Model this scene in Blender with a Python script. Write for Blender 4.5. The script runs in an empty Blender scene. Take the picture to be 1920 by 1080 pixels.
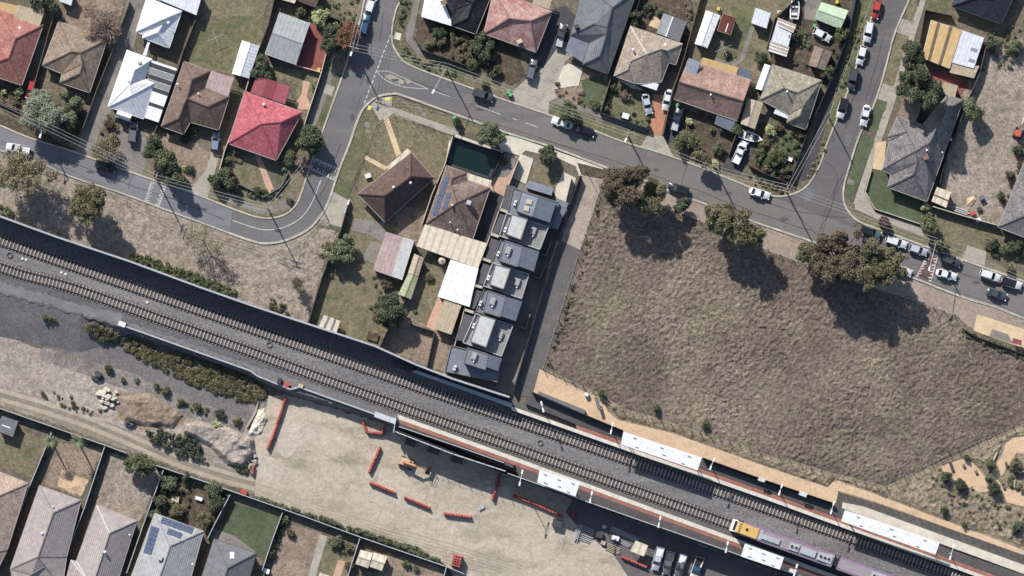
import bpy, math, random
import numpy as np
from mathutils import Vector, Matrix
random.seed(7); RNG = np.random.default_rng(7)
SC = bpy.context.scene; COL = SC.collection
# ---------------- camera, sky, sun, exposure ----------------
S = 0.115          # metres per photo pixel on the ground
H = 1500.0         # flying height of the survey camera
LEAN = 0.055       # the camera flies a little south of the place
CX, CY = 0.0, -LEAN * H
W = 1920 * S
cd = bpy.data.cameras.new('survey_camera'); cam = bpy.data.objects.new('survey_camera', cd); COL.objects.link(cam)
cam.location = (CX, CY, H); cam.rotation_euler = (0, 0, 0)
cd.sensor_width = 36; cd.lens = 36 * H / W; cd.shift_y = LEAN * H / W
cd.clip_start = 10; cd.clip_end = 8000
SC.camera = cam
SUN_EL = math.radians(36.5); SHD = Vector((0.455, -0.89)).normalized()   # ground direction in which shadows fall
ld = bpy.data.lights.new('sun', 'SUN'); ld.energy = 4.4; ld.angle = math.radians(0.5); ld.color = (1.0, 0.96, 0.90)
sun = bpy.data.objects.new('sun', ld); COL.objects.link(sun)
sun.location = (0, 0, 100)
sun.rotation_euler = Vector((SHD.x * math.cos(SUN_EL), SHD.y * math.cos(SUN_EL), -math.sin(SUN_EL))).to_track_quat('-Z', 'Y').to_euler()
wd = bpy.data.worlds.new('World'); SC.world = wd; wd.use_nodes = True
nt = wd.node_tree; bg = nt.nodes['Background']
sky = nt.nodes.new('ShaderNodeTexSky'); sky.sky_type = 'NISHITA'; sky.sun_disc = False
sky.sun_elevation = SUN_EL; sky.sun_rotation = math.atan2(-SHD.x, -SHD.y)
nt.links.new(sky.outputs[0], bg.inputs[0]); bg.inputs[1].default_value = 0.1
SC.view_settings.view_transform = 'Standard'; SC.view_settings.look = 'None'
SC.view_settings.exposure = 0.78; SC.view_settings.gamma = 1; SC.view_settings.use_curve_mapping = False
GAIN = 1.56        # shown value of a sunlit level surface / its base colour

# ---------------- plan helpers ----------------
TOP = [(-3000, -500), (0, 548), (235, 614), (470, 697), (484, 707), (545, 732), (702, 778), (745, 795), (960, 882), (1440, 1059), (4500, 2190)]
TOE = [(-3000, -415), (0, 632), (150, 662), (225, 640), (245, 627), (468, 705), (482, 715), (545, 741), (702, 787), (745, 804), (960, 891), (1440, 1068), (4500, 2199)]
LOW = -2.5
def interp(line, x):
    for (a, b), (c, d) in zip(line, line[1:]):
        if a <= x <= c: return b + (d - b) * (x - a) / (c - a)
    return line[-1][1]
def gz(px, py):
    t = interp(TOP, px); b = interp(TOE, px)
    if py <= t: return 0.0
    if py >= b: return LOW
    return LOW * (py - t) / max(b - t, .01)
def P(px, py, z=0.0):
    """photo plan position of a point known to stand z metres high"""
    gx, gy = (px - 960) * S, (540 - py) * S
    k = (H - z) / H
    return Vector((CX + (gx - CX) * k, CY + (gy - CY) * k, z))
def lin(c): 
    c = c / 255.0
    return c / 12.92 if c <= 0.04045 else ((c + 0.055) / 1.055) ** 2.4
def A(r, g, b, k=1.0):
    """base colour of a thing from the colour it shows in full sun"""
    m = .3 * r + .55 * g + .15 * b
    r, g, b = (m + (v - m) * .84 for v in (r, g, b))
    return tuple(min(0.84, lin(v) / GAIN * k) for v in (r, g, b)) + (1,)

class MB:
    def __init__(s): s.v = []; s.f = []; s.m = []; s.uv = {}
    def add(s, pts, faces, m=0):
        o = len(s.v); s.v += [tuple(p) for p in pts]
        for f in faces: s.f.append(tuple(i + o for i in f)); s.m.append(m)
    def poly(s, pts, m=0): s.add(pts, [tuple(range(len(pts)))], m)
    def prism(s, pts, z0, z1, m=0, bottom=False):
        """pts: ground points (x, y), any winding"""
        a = sum(p[0] * q[1] - q[0] * p[1] for p, q in zip(pts, pts[1:] + pts[:1]))
        if a < 0: pts = pts[::-1]
        n = len(pts)
        vs = [(p[0], p[1], z0) for p in pts] + [(p[0], p[1], z1) for p in pts]
        fs = [(i, (i + 1) % n, n + (i + 1) % n, n + i) for i in range(n)] + [tuple(range(n, 2 * n))]
        if bottom: fs.append(tuple(range(n - 1, -1, -1)))
        s.add(vs, fs, m)
    def box(s, c, d, rz=0, m=0, tilt=None):
        x, y, z = d[0] / 2, d[1] / 2, d[2] / 2
        R = Matrix.Rotation(rz, 3, 'Z')
        if tilt is not None: R = R @ tilt
        vs = [Vector(c) + R @ Vector((i * x, j * y, k * z)) for k in (-1, 1) for i, j in ((-1, -1), (1, -1), (1, 1), (-1, 1))]
        s.add(vs, [(3, 2, 1, 0), (4, 5, 6, 7), (0, 1, 5, 4), (1, 2, 6, 5), (2, 3, 7, 6), (3, 0, 4, 7)], m)
    def bar(s, a, b, w, h, m=0):
        a, b = Vector(a), Vector(b); d = b - a
        if d.length < 1e-6: return
        q = d.to_track_quat('X', 'Z').to_matrix()
        L = d.length / 2; c = (a + b) / 2
        vs = [c + q @ Vector((i * L, j * w / 2, k * h / 2)) for k in (-1, 1) for i, j in ((-1, -1), (1, -1), (1, 1), (-1, 1))]
        s.add(vs, [(3, 2, 1, 0), (4, 5, 6, 7), (0, 1, 5, 4), (1, 2, 6, 5), (2, 3, 7, 6), (3, 0, 4, 7)], m)
    def tube(s, a, b, r0, r1=None, n=8, m=0, cap=True):
        a, b = Vector(a), Vector(b); r1 = r0 if r1 is None else r1
        q = (b - a).to_track_quat('Z', 'Y').to_matrix(); vs = []
        for p, r in ((a, r0), (b, r1)):
            vs += [p + q @ Vector((r * math.cos(2 * math.pi * i / n), r * math.sin(2 * math.pi * i / n), 0)) for i in range(n)]
        fs = [(i, (i + 1) % n, n + (i + 1) % n, n + i) for i in range(n)]
        if cap: fs += [tuple(range(n, 2 * n)), tuple(range(n - 1, -1, -1))]
        s.add(vs, fs, m)
    def dome(s, c, rx, ry, rz, n=10, k=4, m=0):
        vs = []; fs = []
        for j in range(k):
            t = j / k * math.pi / 2
            vs += [(c[0] + rx * math.cos(t) * math.cos(2 * math.pi * i / n), c[1] + ry * math.cos(t) * math.sin(2 * math.pi * i / n), c[2] + rz * math.sin(t)) for i in range(n)]
        vs.append((c[0], c[1], c[2] + rz))
        for j in range(k - 1): fs += [(j * n + i, j * n + (i + 1) % n, (j + 1) * n + (i + 1) % n, (j + 1) * n + i) for i in range(n)]
        fs += [((k - 1) * n + i, (k - 1) * n + (i + 1) % n, k * n) for i in range(n)]
        s.add(vs, fs, m)
    def mesh(s, name, mats, off=(0, 0, 0), smooth=False, slope_uv=False):
        me = bpy.data.meshes.new(name)
        o = Vector(off); me.from_pydata([tuple(Vector(p) - o) for p in s.v], [], s.f)
        for m in (mats if isinstance(mats, (list, tuple)) else [mats]): me.materials.append(m)
        if any(s.m): me.polygons.foreach_set('material_index', s.m)
        if smooth: me.polygons.foreach_set('use_smooth', [True] * len(s.f))
        if slope_uv:
            uvl = me.uv_layers.new(name='slope')
            for p in me.polygons:
                n = p.normal
                u = Vector((-n.y, n.x, 0)); u = u.normalized() if u.length > .02 else slope_uv_dir
                v = n.cross(u)
                for li in p.loop_indices:
                    co = Vector(s.v[me.loops[li].vertex_index]); uvl.data[li].uv = (co.dot(u), co.dot(v))
        me.update(); return me
slope_uv_dir = Vector((0.942, -0.335, 0))
def link(name, me, parent=None, loc=None):
    o = bpy.data.objects.new(name, me); COL.objects.link(o)
    if parent: o.parent = parent
    if loc is not None: o.location = loc
    return o
def tag(o, label, cat, group=None, kind=None):
    if label: o['label'] = label
    if cat: o['category'] = cat
    if group: o['group'] = group
    if kind: o['kind'] = kind
    return o
def thing(name, label, cat, loc, group=None, rz=0):
    o = bpy.data.objects.new(name, None); COL.objects.link(o); o.location = loc; o.rotation_euler = (0, 0, rz); o.empty_display_size = .3
    return tag(o, label, cat, group)
def part(name, mb, mats, root, off=None, **k):
    """mb in world coordinates; the part is stored relative to its thing"""
    off = root.location if off is None else off
    return link(name, mb.mesh(name, mats, off, **k), root)
def dup(root, loc, label, rz=None, group=None, local=True):
    r = root.copy(); COL.objects.link(r); r.location = loc
    if rz is not None: r.rotation_euler = (0, 0, rz)
    r['label'] = label
    if group: r['group'] = group
    for ch in root.children:
        c = ch.copy(); COL.objects.link(c); c.parent = r
        for g in ch.children:
            d = g.copy(); COL.objects.link(d); d.parent = c
    return r
def inset(pts, d):
    """shrink a closed plan polygon [(x, y)] by d"""
    a = sum(p[0] * q[1] - q[0] * p[1] for p, q in zip(pts, pts[1:] + pts[:1]))
    s = 1 if a > 0 else -1; n = len(pts); out = []
    for i in range(n):
        p0, p1, p2 = Vector(pts[i - 1][:2]), Vector(pts[i][:2]), Vector(pts[(i + 1) % n][:2])
        e1 = (p1 - p0).normalized(); e2 = (p2 - p1).normalized()
        n1 = Vector((-e1.y, e1.x)) * s; n2 = Vector((-e2.y, e2.x)) * s
        b = n1 + n2; k = b.length_squared
        q = p1 + b * (2 * d / k if k > .3 else d) if k > .3 else p1 + n1 * d
        out.append((q.x, q.y))
    return out
def ribbon(pts, w):
    """plan polyline -> list of (left, right) offset points"""
    out = []
    for i, p in enumerate(pts):
        a = Vector(pts[max(i - 1, 0)][:2]); b = Vector(pts[min(i + 1, len(pts) - 1)][:2])
        d = (b - a).normalized(); nrm = Vector((-d.y, d.x)); p = Vector(p[:2])
        out.append((p + nrm * w / 2, p - nrm * w / 2))
    return out
def smoothline(pts, n=4):
    out = []
    for i in range(len(pts) - 1):
        p0 = np.array(pts[max(i - 1, 0)], float); p1 = np.array(pts[i], float); p2 = np.array(pts[i + 1], float); p3 = np.array(pts[min(i + 2, len(pts) - 1)], float)
        for k in range(n):
            t = k / n
            out.append(tuple(.5 * (2 * p1 + (p2 - p0) * t + (2 * p0 - 5 * p1 + 4 * p2 - p3) * t * t + (3 * p1 - p0 - 3 * p2 + p3) * t ** 3)))
    return out + [tuple(pts[-1])]

# ---------------- materials ----------------
class NT:
    def __init__(s, name):
        s.m = bpy.data.materials.new(name); s.m.use_nodes = True; s.t = s.m.node_tree; s.b = s.t.nodes['Principled BSDF']
        s.m.diffuse_color = (.5, .5, .5, 1)
    def n(s, typ, **k):
        x = s.t.nodes.new('ShaderNode' + typ)
        for a, v in k.items():
            if a.startswith('i_'): x.inputs[a[2:]].default_value = v
            else: setattr(x, a, v)
        return x
    def l(s, a, b): s.t.links.new(a, b)
    def coord(s, uv=False):
        t = s.n('TexCoord'); return t.outputs['UV' if uv else 'Object']
    def noise(s, co, scale, detail=4, rough=.6, dist=0):
        x = s.n('TexNoise'); x.inputs['Scale'].default_value = scale; x.inputs['Detail'].default_value = detail; x.inputs['Roughness'].default_value = rough; x.inputs['Distortion'].default_value = dist
        s.l(co, x.inputs['Vector']); return x.outputs['Fac']
    def ramp(s, fac, stops):
        r = s.n('ValToRGB'); e = r.color_ramp.elements
        while len(e) < len(stops): e.new(.5)
        for q, (p, c) in zip(e, stops): q.position = p; q.color = c if len(c) == 4 else tuple(c) + (1,)
        s.l(fac, r.inputs[0]); return r.outputs[0]
    def mix(s, fac, a, b, mode='MIX'):
        x = s.n('Mix', data_type='RGBA', blend_type=mode)
        for v, i in ((fac, 0), (a, 6), (b, 7)):
            if hasattr(v, 'node'): s.l(v, x.inputs[i])
            else: x.inputs[i].default_value = v
        return x.outputs[2]
    def math(s, op, a, b=0.0):
        x = s.n('Math', operation=op)
        for i, v in enumerate((a, b)):
            if hasattr(v, 'node'): s.l(v, x.inputs[i])
            else: x.inputs[i].default_value = v
        return x.outputs[0]
    def grey(s, fac, lo, hi, p0=.3, p1=.7): return s.ramp(fac, [(p0, (lo, lo, lo)), (p1, (hi, hi, hi))])
    def bump(s, h, dist, strength=1.0):
        b = s.n('Bump'); b.inputs['Strength'].default_value = strength; b.inputs['Distance'].default_value = dist
        s.l(h, b.inputs['Height']); s.l(b.outputs[0], s.b.inputs['Normal'])
    def done(s, col, rough=.85, spec=.25, metal=0):
        if hasattr(col, 'node'): s.l(col, s.b.inputs['Base Color'])
        else: s.b.inputs['Base Color'].default_value = col
        s.b.inputs['Roughness'].default_value = rough; s.b.inputs['Specular IOR Level'].default_value = spec; s.b.inputs['Metallic'].default_value = metal
        return s.m
def plain(name, c, rough=.6, spec=.4, metal=0, var=.12, sc=1.5):
    t = NT(name); co = t.coord(); f = t.noise(co, sc, 5)
    return t.done(t.mix(1.0, c, t.grey(f, 1 - var, 1 + var), 'MULTIPLY'), rough, spec, metal)
def ground(name, c1, c2, c3=None, big=.06, mid=.5, fine=4.0, grain=.3, bump=.05, rough=.95, streak=None, mott=0):
    t = NT(name); co = t.coord()
    if streak:
        mp = t.n('Mapping'); mp.inputs['Rotation'].default_value = (0, 0, streak[0]); mp.inputs['Scale'].default_value = (streak[1], streak[2], 1); t.l(co, mp.inputs[0]); co2 = mp.outputs[0]
    else: co2 = co
    a = t.noise(co2, big, 6, .65, .6); b = t.noise(co2, mid, 5, .65); f = t.noise(co, fine, 3, .7); g = t.noise(co, fine * .33, 3, .7)
    col = t.mix(t.ramp(a, [(.35, (0, 0, 0)), (.62, (1, 1, 1))]), c1, c2)
    if c3: col = t.mix(t.ramp(b, [(.52, (0, 0, 0)), (.68, (1, 1, 1))]), col, c3)
    else: col = t.mix(1, col, t.grey(b, .86, 1.14), 'MULTIPLY')
    col = t.mix(1, col, t.grey(f, 1 - grain, 1 + grain), 'MULTIPLY')
    col = t.mix(1, col, t.grey(g, 1 - grain * .8, 1 + grain * .8), 'MULTIPLY')
    if mott:
        col = t.mix(1, col, t.grey(t.noise(co, .045, 5, .62, 1.2), 1 - mott, 1 + mott, .38, .62), 'MULTIPLY')
        col = t.mix(t.ramp(t.noise(co, .11, 5, .7), [(.60, (0, 0, 0)), (.70, (.6, .6, .6))]), col, A(118, 116, 86))
        col = t.mix(t.ramp(t.noise(co, .16, 5, .7, .8), [(.63, (0, 0, 0)), (.72, (.7, .7, .7))]), col, A(152, 138, 122))
    if bump: t.bump(t.math('ADD', g, t.math('MULTIPLY', f, .5)), bump)
    return t.done(col, rough, .15)
def tiles(name, c1, c2, line=.25, per=.34, lich=None, grain=.2, rough=.9, ribs=0, spec=.12):
    """roof: courses across the slope (v), or ribs running down it (u)"""
    t = NT(name); uv = t.coord(True); ob = t.coord()
    br = t.n('TexBrick'); br.inputs['Scale'].default_value = 1; br.inputs['Brick Width'].default_value = .33; br.inputs['Row Height'].default_value = per
    br.inputs['Mortar Size'].default_value = 0; br.inputs['Color1'].default_value = (1 - grain,) * 3 + (1,); br.inputs['Color2'].default_value = (1 + grain,) * 3 + (1,); br.inputs['Bias'].default_value = 0
    t.l(uv, br.inputs[0])
    col = t.mix(t.ramp(t.noise(ob, .35, 6, .7), [(.38, (0, 0, 0)), (.62, (1, 1, 1))]), c1, c2)
    col = t.mix(1, col, br.outputs[0], 'MULTIPLY')
    sx = t.n('SeparateXYZ'); t.l(uv, sx.inputs[0])
    fr = t.math('FRACT', t.math('DIVIDE', sx.outputs[0 if ribs else 1], ribs or per))
    ln = t.ramp(fr, [(0, (1 - line,) * 3), (.3, (1, 1, 1)), (.8, (1, 1, 1)), (1, (1 - line,) * 3)])
    col = t.mix(1, col, ln, 'MULTIPLY')
    if lich: col = t.mix(t.ramp(t.noise(ob, 2.2, 6, .8), [(.55, (0, 0, 0)), (.7, (1, 1, 1))]), col, lich)
    col = t.mix(1, col, t.grey(t.noise(ob, 1.1, 5, .7), .8, 1.17), 'MULTIPLY')
    mp = t.n('Mapping'); mp.inputs['Scale'].default_value = (2.6, .22, 1); t.l(uv, mp.inputs[0])     # run-off streaks down the slope
    col = t.mix(1, col, t.grey(t.noise(mp.outputs[0], 1.0, 5, .7), 1 - grain * .9, 1 + grain * .5, .35, .7), 'MULTIPLY')
    t.bump(t.math('PINGPONG', fr, .5), .06, .5)
    return t.done(col, rough, spec)
def leaf(name, c1, c2, c3=None):
    t = NT(name); g = t.n('NewGeometry'); r = g.outputs['Random Per Island']
    st = [(0, c1), (.75, c2)] + ([(1, c3)] if c3 else [])
    col = t.ramp(r, st); co = t.coord()
    col = t.mix(1, col, t.grey(t.noise(co, .8, 3), .7, 1.3), 'MULTIPLY')
    return t.done(col, .7, .2)
M = {}
M['base'] = ground('ground_dry', A(132, 118, 100), A(110, 102, 86), A(96, 96, 70), .08, .35, 3, .36, .08)
M['road'] = ground('asphalt', A(112, 109, 109), A(121, 118, 117), None, .05, .12, 9, .16, .01, streak=(.35, .35, 2.2))
M['road_east'] = ground('pale_asphalt', A(121, 116, 114), A(129, 124, 121), A(113, 108, 107), .04, .08, 9, .16, .01, streak=(.35, .35, 2.2))
M['road_old'] = ground('old_asphalt', A(138, 136, 142), A(126, 125, 130), None, .05, .2, 9, .16, .01, streak=(.35, .35, 2.2))
M['road_side'] = ground('brown_asphalt', A(114, 109, 109), A(107, 103, 104), A(122, 117, 115), .06, .12, 9, .16, .01, streak=(1.2, .35, 2.2))
M['patch'] = ground('asphalt_patch', A(112, 111, 113), A(120, 118, 118), None, .3, .6, 9, .12, .01)
M['conc'] = ground('concrete', A(186, 176, 160), A(168, 160, 147), A(150, 142, 130), .25, .5, 6, .13, .01)
M['pale'] = ground('pale_concrete', A(226, 214, 192), A(212, 202, 184), None, .2, .6, 6, .1, .01)
M['grey_conc'] = ground('grey_concrete', A(150, 143, 134), A(133, 127, 120), A(115, 110, 104), .25, .5, 6, .15, .01)
M['cream_path'] = ground('cream_path', A(228, 200, 160), A(214, 184, 142), None, .3, .8, 6, .1, .01)
M['kerb'] = ground('kerb_concrete', A(204, 196, 178), A(180, 172, 156), None, .3, .8, 5, .15, .01)
M['verge'] = ground('dry_verge', A(168, 152, 138), A(152, 137, 122), A(132, 124, 104), .07, .3, 2.4, .42, .12)
M['pinkdirt'] = ground('pinkish_gravel', A(172, 152, 138), A(158, 140, 124), None, .12, .5, 4, .2, .03)
M['lawn'] = ground('green_lawn', A(92, 100, 68), A(122, 118, 86), A(136, 124, 96), .15, .35, 3, .34, .07)
M['lush'] = ground('lush_lawn', A(84, 96, 68), A(98, 107, 78), None, .12, .3, 3, .2, .04)
M['dryl'] = ground('dry_lawn', A(138, 126, 100), A(124, 114, 88), A(104, 106, 74), .12, .3, 3, .36, .08)
M['tan'] = ground('brown_yard', A(164, 142, 122), A(148, 128, 110), A(124, 114, 92), .12, .4, 3, .34, .08)
M['mulch'] = ground('garden_bed', A(104, 88, 74), A(84, 75, 62), A(122, 106, 88), .3, .8, 3, .44, .1)
M['site'] = ground('site_dirt', A(198, 184, 164), A(178, 164, 143), A(158, 146, 126), .045, .16, 3, .2, .03, streak=(.3, .5, 1.3))
M['paledirt'] = ground('pale_dirt', A(182, 168, 156), A(166, 151, 140), A(144, 132, 116), .06, .3, 2.6, .32, .07, streak=(.4, .6, 1.5))
M['track'] = ground('wheel_track', A(188, 174, 154), A(176, 162, 143), None, .1, .4, 4, .15, .02)
M['trackmid'] = ground('track_middle', A(140, 128, 114), A(150, 138, 122), None, .2, .6, 4, .22, .04)
M['gravel'] = ground('dark_gravel', A(124, 119, 118), A(112, 108, 109), A(132, 124, 120), .08, .5, 4, .3, .08)
M['ballast'] = ground('ballast', A(103, 101, 101), A(115, 112, 111), None, .05, .25, 5, .4, .08, streak=(.34, .3, 2.0))
M['ballast_pale'] = ground('pale_ballast', A(136, 133, 131), A(120, 117, 117), None, .05, .25, 5, .4, .08, streak=(.34, .3, 2.0))
M['track_bed'] = ground('track_bed', A(122, 111, 104), A(108, 100, 96), A(92, 86, 85), .06, .3, 5, .4, .08, streak=(.34, .3, 1.6))
M['access'] = ground('access_gravel', A(134, 131, 130), A(122, 119, 120), None, .1, .4, 6, .2, .03)
M['sand'] = ground('orange_sand', A(226, 190, 152), A(216, 180, 144), A(198, 170, 140), .12, .4, 4, .14, .03)
M['hump_red'] = ground('hump_red', A(120, 92, 88), A(108, 84, 82), None, .3, .8, 5, .16, .01); M['crack'] = ground('crack_seal', A(74, 72, 74), A(80, 78, 80), None, .3, .8, 5, .1, 0); M['stain'] = ground('oil_stain', A(94, 90, 90), A(100, 97, 97), None, .3, .8, 5, .2, 0); M['lane_asphalt'] = ground('lane_asphalt', A(112, 107, 106), A(104, 100, 100), A(122, 116, 112), .1, .3, 6, .18, .01)
M['blend'] = ground('gravel_blend', A(146, 136, 128), A(126, 119, 114), A(162, 149, 138), .15, .5, 3, .36, .08)
M['lane'] = ground('gravel_lane', A(186, 168, 150), A(172, 155, 140), A(150, 136, 124), .1, .3, 5, .2, .03)
M['redpave'] = ground('red_paving', A(168, 96, 88), A(146, 84, 78), None, .3, .8, 5, .18, .01)
M['orpave'] = ground('orange_paving', A(206, 142, 112), A(190, 126, 98), None, .3, .8, 5, .16, .01)
M['salmon'] = ground('salmon_concrete', A(214, 172, 146), A(204, 160, 136), None, .3, .8, 5, .1, .01)
M['darkpave'] = ground('dark_paving', A(92, 88, 90), A(80, 78, 82), None, .3, .8, 6, .16, .01)
M['field'] = ground('field_grass', A(132, 116, 103), A(113, 98, 87), A(133, 122, 100), .025, .07, 3.2, .5, .1, mott=.17)
M['rough'] = ground('rough_grass', A(156, 140, 116), A(138, 122, 102), A(122, 116, 86), .1, .3, 2.6, .46, .12)
M['paint'] = ground('road_paint', A(214, 212, 206), A(188, 186, 180), None, .6, 1.5, 6, .14, 0)
M['yellow'] = plain('yellow_pad', A(232, 214, 110), .8)
M['water'] = NT('pool_water').done(A(22, 46, 40), .06, .5)
M['timber'] = plain('grey_timber', A(104, 94, 86), .9, .2)
M['darkfence'] = plain('dark_fence', A(58, 58, 62), .8, .2)
M['wallcap'] = plain('wall_cap', A(176, 178, 184), .7)
M['wallc'] = plain('wall_concrete', A(96, 98, 104), .85)
M['creamfence'] = plain('cream_fence', A(206, 190, 162), .8)
M['whitewall'] = plain('white_wall', A(232, 228, 220), .8)
M['brick'] = plain('brick_wall', A(150, 108, 88), .9, var=.2, sc=5)
M['creamwall'] = plain('cream_wall', A(205, 188, 158), .85)
M['well_lift'] = plain('well_lift_grey', A(92, 92, 96), .85)
M['greywall'] = plain('grey_wall', A(120, 118, 118), .85)
M['darkwall'] = plain('charcoal_wall', A(66, 68, 74), .8)
M['gutter'] = plain('gutter', A(176, 168, 160), .5)
M['dkgutter'] = plain('dark_gutter', A(70, 66, 66), .5)
M['white'] = plain('white_metal', A(240, 240, 240), .45, .3, var=.04)
M['steel'] = plain('galvanised', A(190, 192, 196), .4, .5)
M['black'] = plain('black_metal', A(34, 34, 38), .5, .4)
M['rail'] = plain('rail_steel', A(58, 50, 46), .55, .4)
M['sleeper'] = plain('sleeper_concrete', A(172, 165, 160), .9, var=.3, sc=3)
M['pole'] = plain('pole_timber', A(150, 138, 124), .9)
M['trunk'] = plain('bark', A(128, 112, 96), .95, var=.25, sc=4)
M['paletrunk'] = plain('pale_bark', A(186, 176, 164), .9)
M['rock'] = plain('broken_concrete', A(214, 204, 184), .95, var=.15)
M['rock2'] = plain('grey_rubble', A(186, 178, 166), .95, var=.2)
def barrier_red():
    t = NT('red_plastic'); oi = t.n('ObjectInfo'); co = t.coord()
    col = t.ramp(oi.outputs['Random'], [(0, A(188, 66, 58)), (.5, A(210, 80, 70)), (1, A(222, 108, 96))])
    return t.done(t.mix(1, col, t.grey(t.noise(co, 4, 5), .8, 1.15), 'MULTIPLY'), .6, .35)
M['red'] = barrier_red()
M['wire'] = plain('wire', A(190, 188, 184), .5)
M['wood'] = plain('weathered_boards', A(182, 162, 140), .9, var=.25, sc=3)
M['glass'] = NT('car_glass').done((.012, .014, .018, 1), .08, .6)
M['tyre'] = plain('tyre', (.015, .015, .016, 1), .85, .2)
M['lens'] = plain('lamp_lens', A(236, 236, 232), .25, .5)
M['tail'] = plain('tail_lens', A(190, 36, 30), .3, .5)
M['panel'] = None
def solar():
    t = NT('solar_cell'); uv = t.coord(True); br = t.n('TexBrick'); br.offset = 0
    for k, v in (('Scale', 1), ('Brick Width', .5), ('Row Height', .28), ('Mortar Size', .018)): br.inputs[k].default_value = v
    br.inputs['Color1'].default_value = A(66, 82, 116); br.inputs['Color2'].default_value = A(74, 92, 126); br.inputs['Mortar'].default_value = A(128, 138, 156); t.l(uv, br.inputs[0])
    return t.done(br.outputs[0], .25, .5)
M['panel'] = solar()
# roofs
R = {}
R['red_tile'] = tiles('red_tile', A(196, 132, 122), A(176, 108, 98), .25)
R['tan_tile'] = tiles('tan_tile', A(172, 150, 130), A(150, 130, 112), .35, .4)
R['brown_tile'] = tiles('brown_tile', A(142, 118, 106), A(128, 106, 96), .28)
R['crimson'] = tiles('crimson_tile', A(214, 112, 122), A(200, 100, 110), .28)
R['pinkred'] = tiles('mottled_red_tile', A(204, 166, 158), A(178, 122, 112), .3, .34, A(120, 70, 62))
R['charcoal'] = tiles('charcoal_roof', A(130, 134, 138), A(118, 122, 126), .42, .5, None, .06)
R['tan_grey'] = tiles('stone_tile', A(190, 172, 152), A(172, 156, 138), .35, .4)
R['pink_brown'] = tiles('pink_brown_tile', A(188, 150, 136), A(164, 130, 116), .32, .36)
R['lichen'] = tiles('lichen_tile', A(178, 168, 148), A(150, 142, 126), .4, .4, A(196, 186, 150))
R['slate'] = tiles('blue_black_tile', A(74, 82, 94), A(66, 72, 84), .2)
R['grey_tile'] = tiles('grey_tile', A(146, 141, 141), A(126, 121, 123), .42, .44, A(176, 168, 152))
R['dark_brown'] = tiles('dark_brown_tile', A(116, 92, 86), A(104, 84, 78), .3, .36)
R['brown_red'] = tiles('brown_red_tile', A(156, 132, 122), A(126, 104, 96), .3, .36, A(174, 148, 134))
R['warm_grey'] = tiles('warm_grey_tile', A(184, 172, 167), A(172, 160, 155), .36, .5, A(160, 146, 140), .05)
R['cool_grey'] = tiles('cool_grey_tile', A(184, 184, 184), A(170, 170, 172), .3, .5, None, .05)
R['mid_grey'] = tiles('mid_grey_tile', A(132, 132, 136), A(124, 124, 128), .36, .5, None, .05)
R['peach'] = tiles('peach_tile', A(206, 178, 158), A(188, 162, 146), .25, .5)
R['black_tile'] = tiles('black_tile', A(66, 66, 70), A(56, 56, 60), .2, .34, A(120, 120, 118))
def metal(name, c, rib=.76, line=.16, rough=.45, c2=None): return tiles(name, c, c2 or c, line, .6, None, .02, rough, rib, .3)
R['white_m'] = metal('white_roof', A(250, 250, 250)); R['wgrey_m'] = metal('pale_grey_roof', A(224, 228, 234)); R['grey_m'] = metal('grey_roof', A(166, 170, 168), .9, .08)
R['cream_m'] = metal('cream_roof', A(232, 216, 188), 1.6, .3); R['beige_m'] = metal('beige_roof', A(196, 176, 146), .76, .1); R['khaki_m'] = metal('khaki_roof', A(176, 178, 136)); R['green_m'] = metal('mint_roof', A(190, 214, 176), .6, .1)
R['pink_m'] = metal('pink_roof', A(200, 172, 166), .9, .14, .6, A(180, 150, 146)); R['yellow_m'] = metal('yellow_roof', A(222, 182, 120), .5, .12); R['rust_m'] = metal('maroon_roof', A(112, 56, 48)); R['redm'] = metal('red_roof_sheet', A(178, 88, 98), .5, .15)
R['blue_m'] = metal('blue_grey_roof', A(148, 156, 172), .5, .12); R['navy_m'] = metal('dark_blue_roof', A(114, 122, 136), .45, .2); R['charc_m'] = metal('charcoal_sheet', A(134, 138, 150), .45, .3); R['light_m'] = metal('light_grey_sheet', A(206, 204, 200), .45, .16); R['deck_m'] = metal('grey_deck_roof', A(152, 152, 150), .5, .22)
R['strip_m'] = metal('dark_sheet', A(70, 70, 72), .5, .1); R['stripe_m'] = metal('brown_sheet', A(122, 104, 84), .5, .1)
R['canopy'] = metal('canopy_sheet', A(244, 244, 242), .55, .22)
L = {}
L['olive'] = leaf('olive_leaf', A(108, 104, 74), A(144, 138, 102), A(92, 94, 64)); L['dark'] = leaf('dark_leaf', A(60, 68, 50), A(98, 108, 78), A(136, 140, 108)); L['brown'] = leaf('brown_leaf', A(98, 86, 68), A(132, 114, 94), A(138, 128, 96))
L['green'] = leaf('green_leaf', A(80, 90, 56), A(120, 126, 84), A(148, 150, 108)); L['silver'] = leaf('silver_leaf', A(136, 142, 116), A(176, 180, 154), A(112, 120, 92)); L['lime'] = leaf('lime_leaf', A(190, 196, 126), A(222, 224, 164), A(140, 150, 80))
L['red'] = leaf('red_leaf', A(128, 84, 66), A(156, 110, 90), A(100, 92, 60)); L['rust'] = leaf('dry_leaf', A(138, 114, 100), A(160, 136, 120), A(118, 100, 88)); L['sage'] = leaf('sage_leaf', A(104, 112, 80), A(138, 146, 108), A(84, 94, 60)); L['plum'] = leaf('plum_leaf', A(84, 56, 56), A(108, 74, 70))
L['thin'] = leaf('sparse_leaf', A(136, 126, 96), A(160, 148, 118), A(112, 108, 76)); L['scrub'] = leaf('scrub_leaf', A(86, 88, 56), A(118, 114, 80), A(140, 132, 96))
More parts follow.
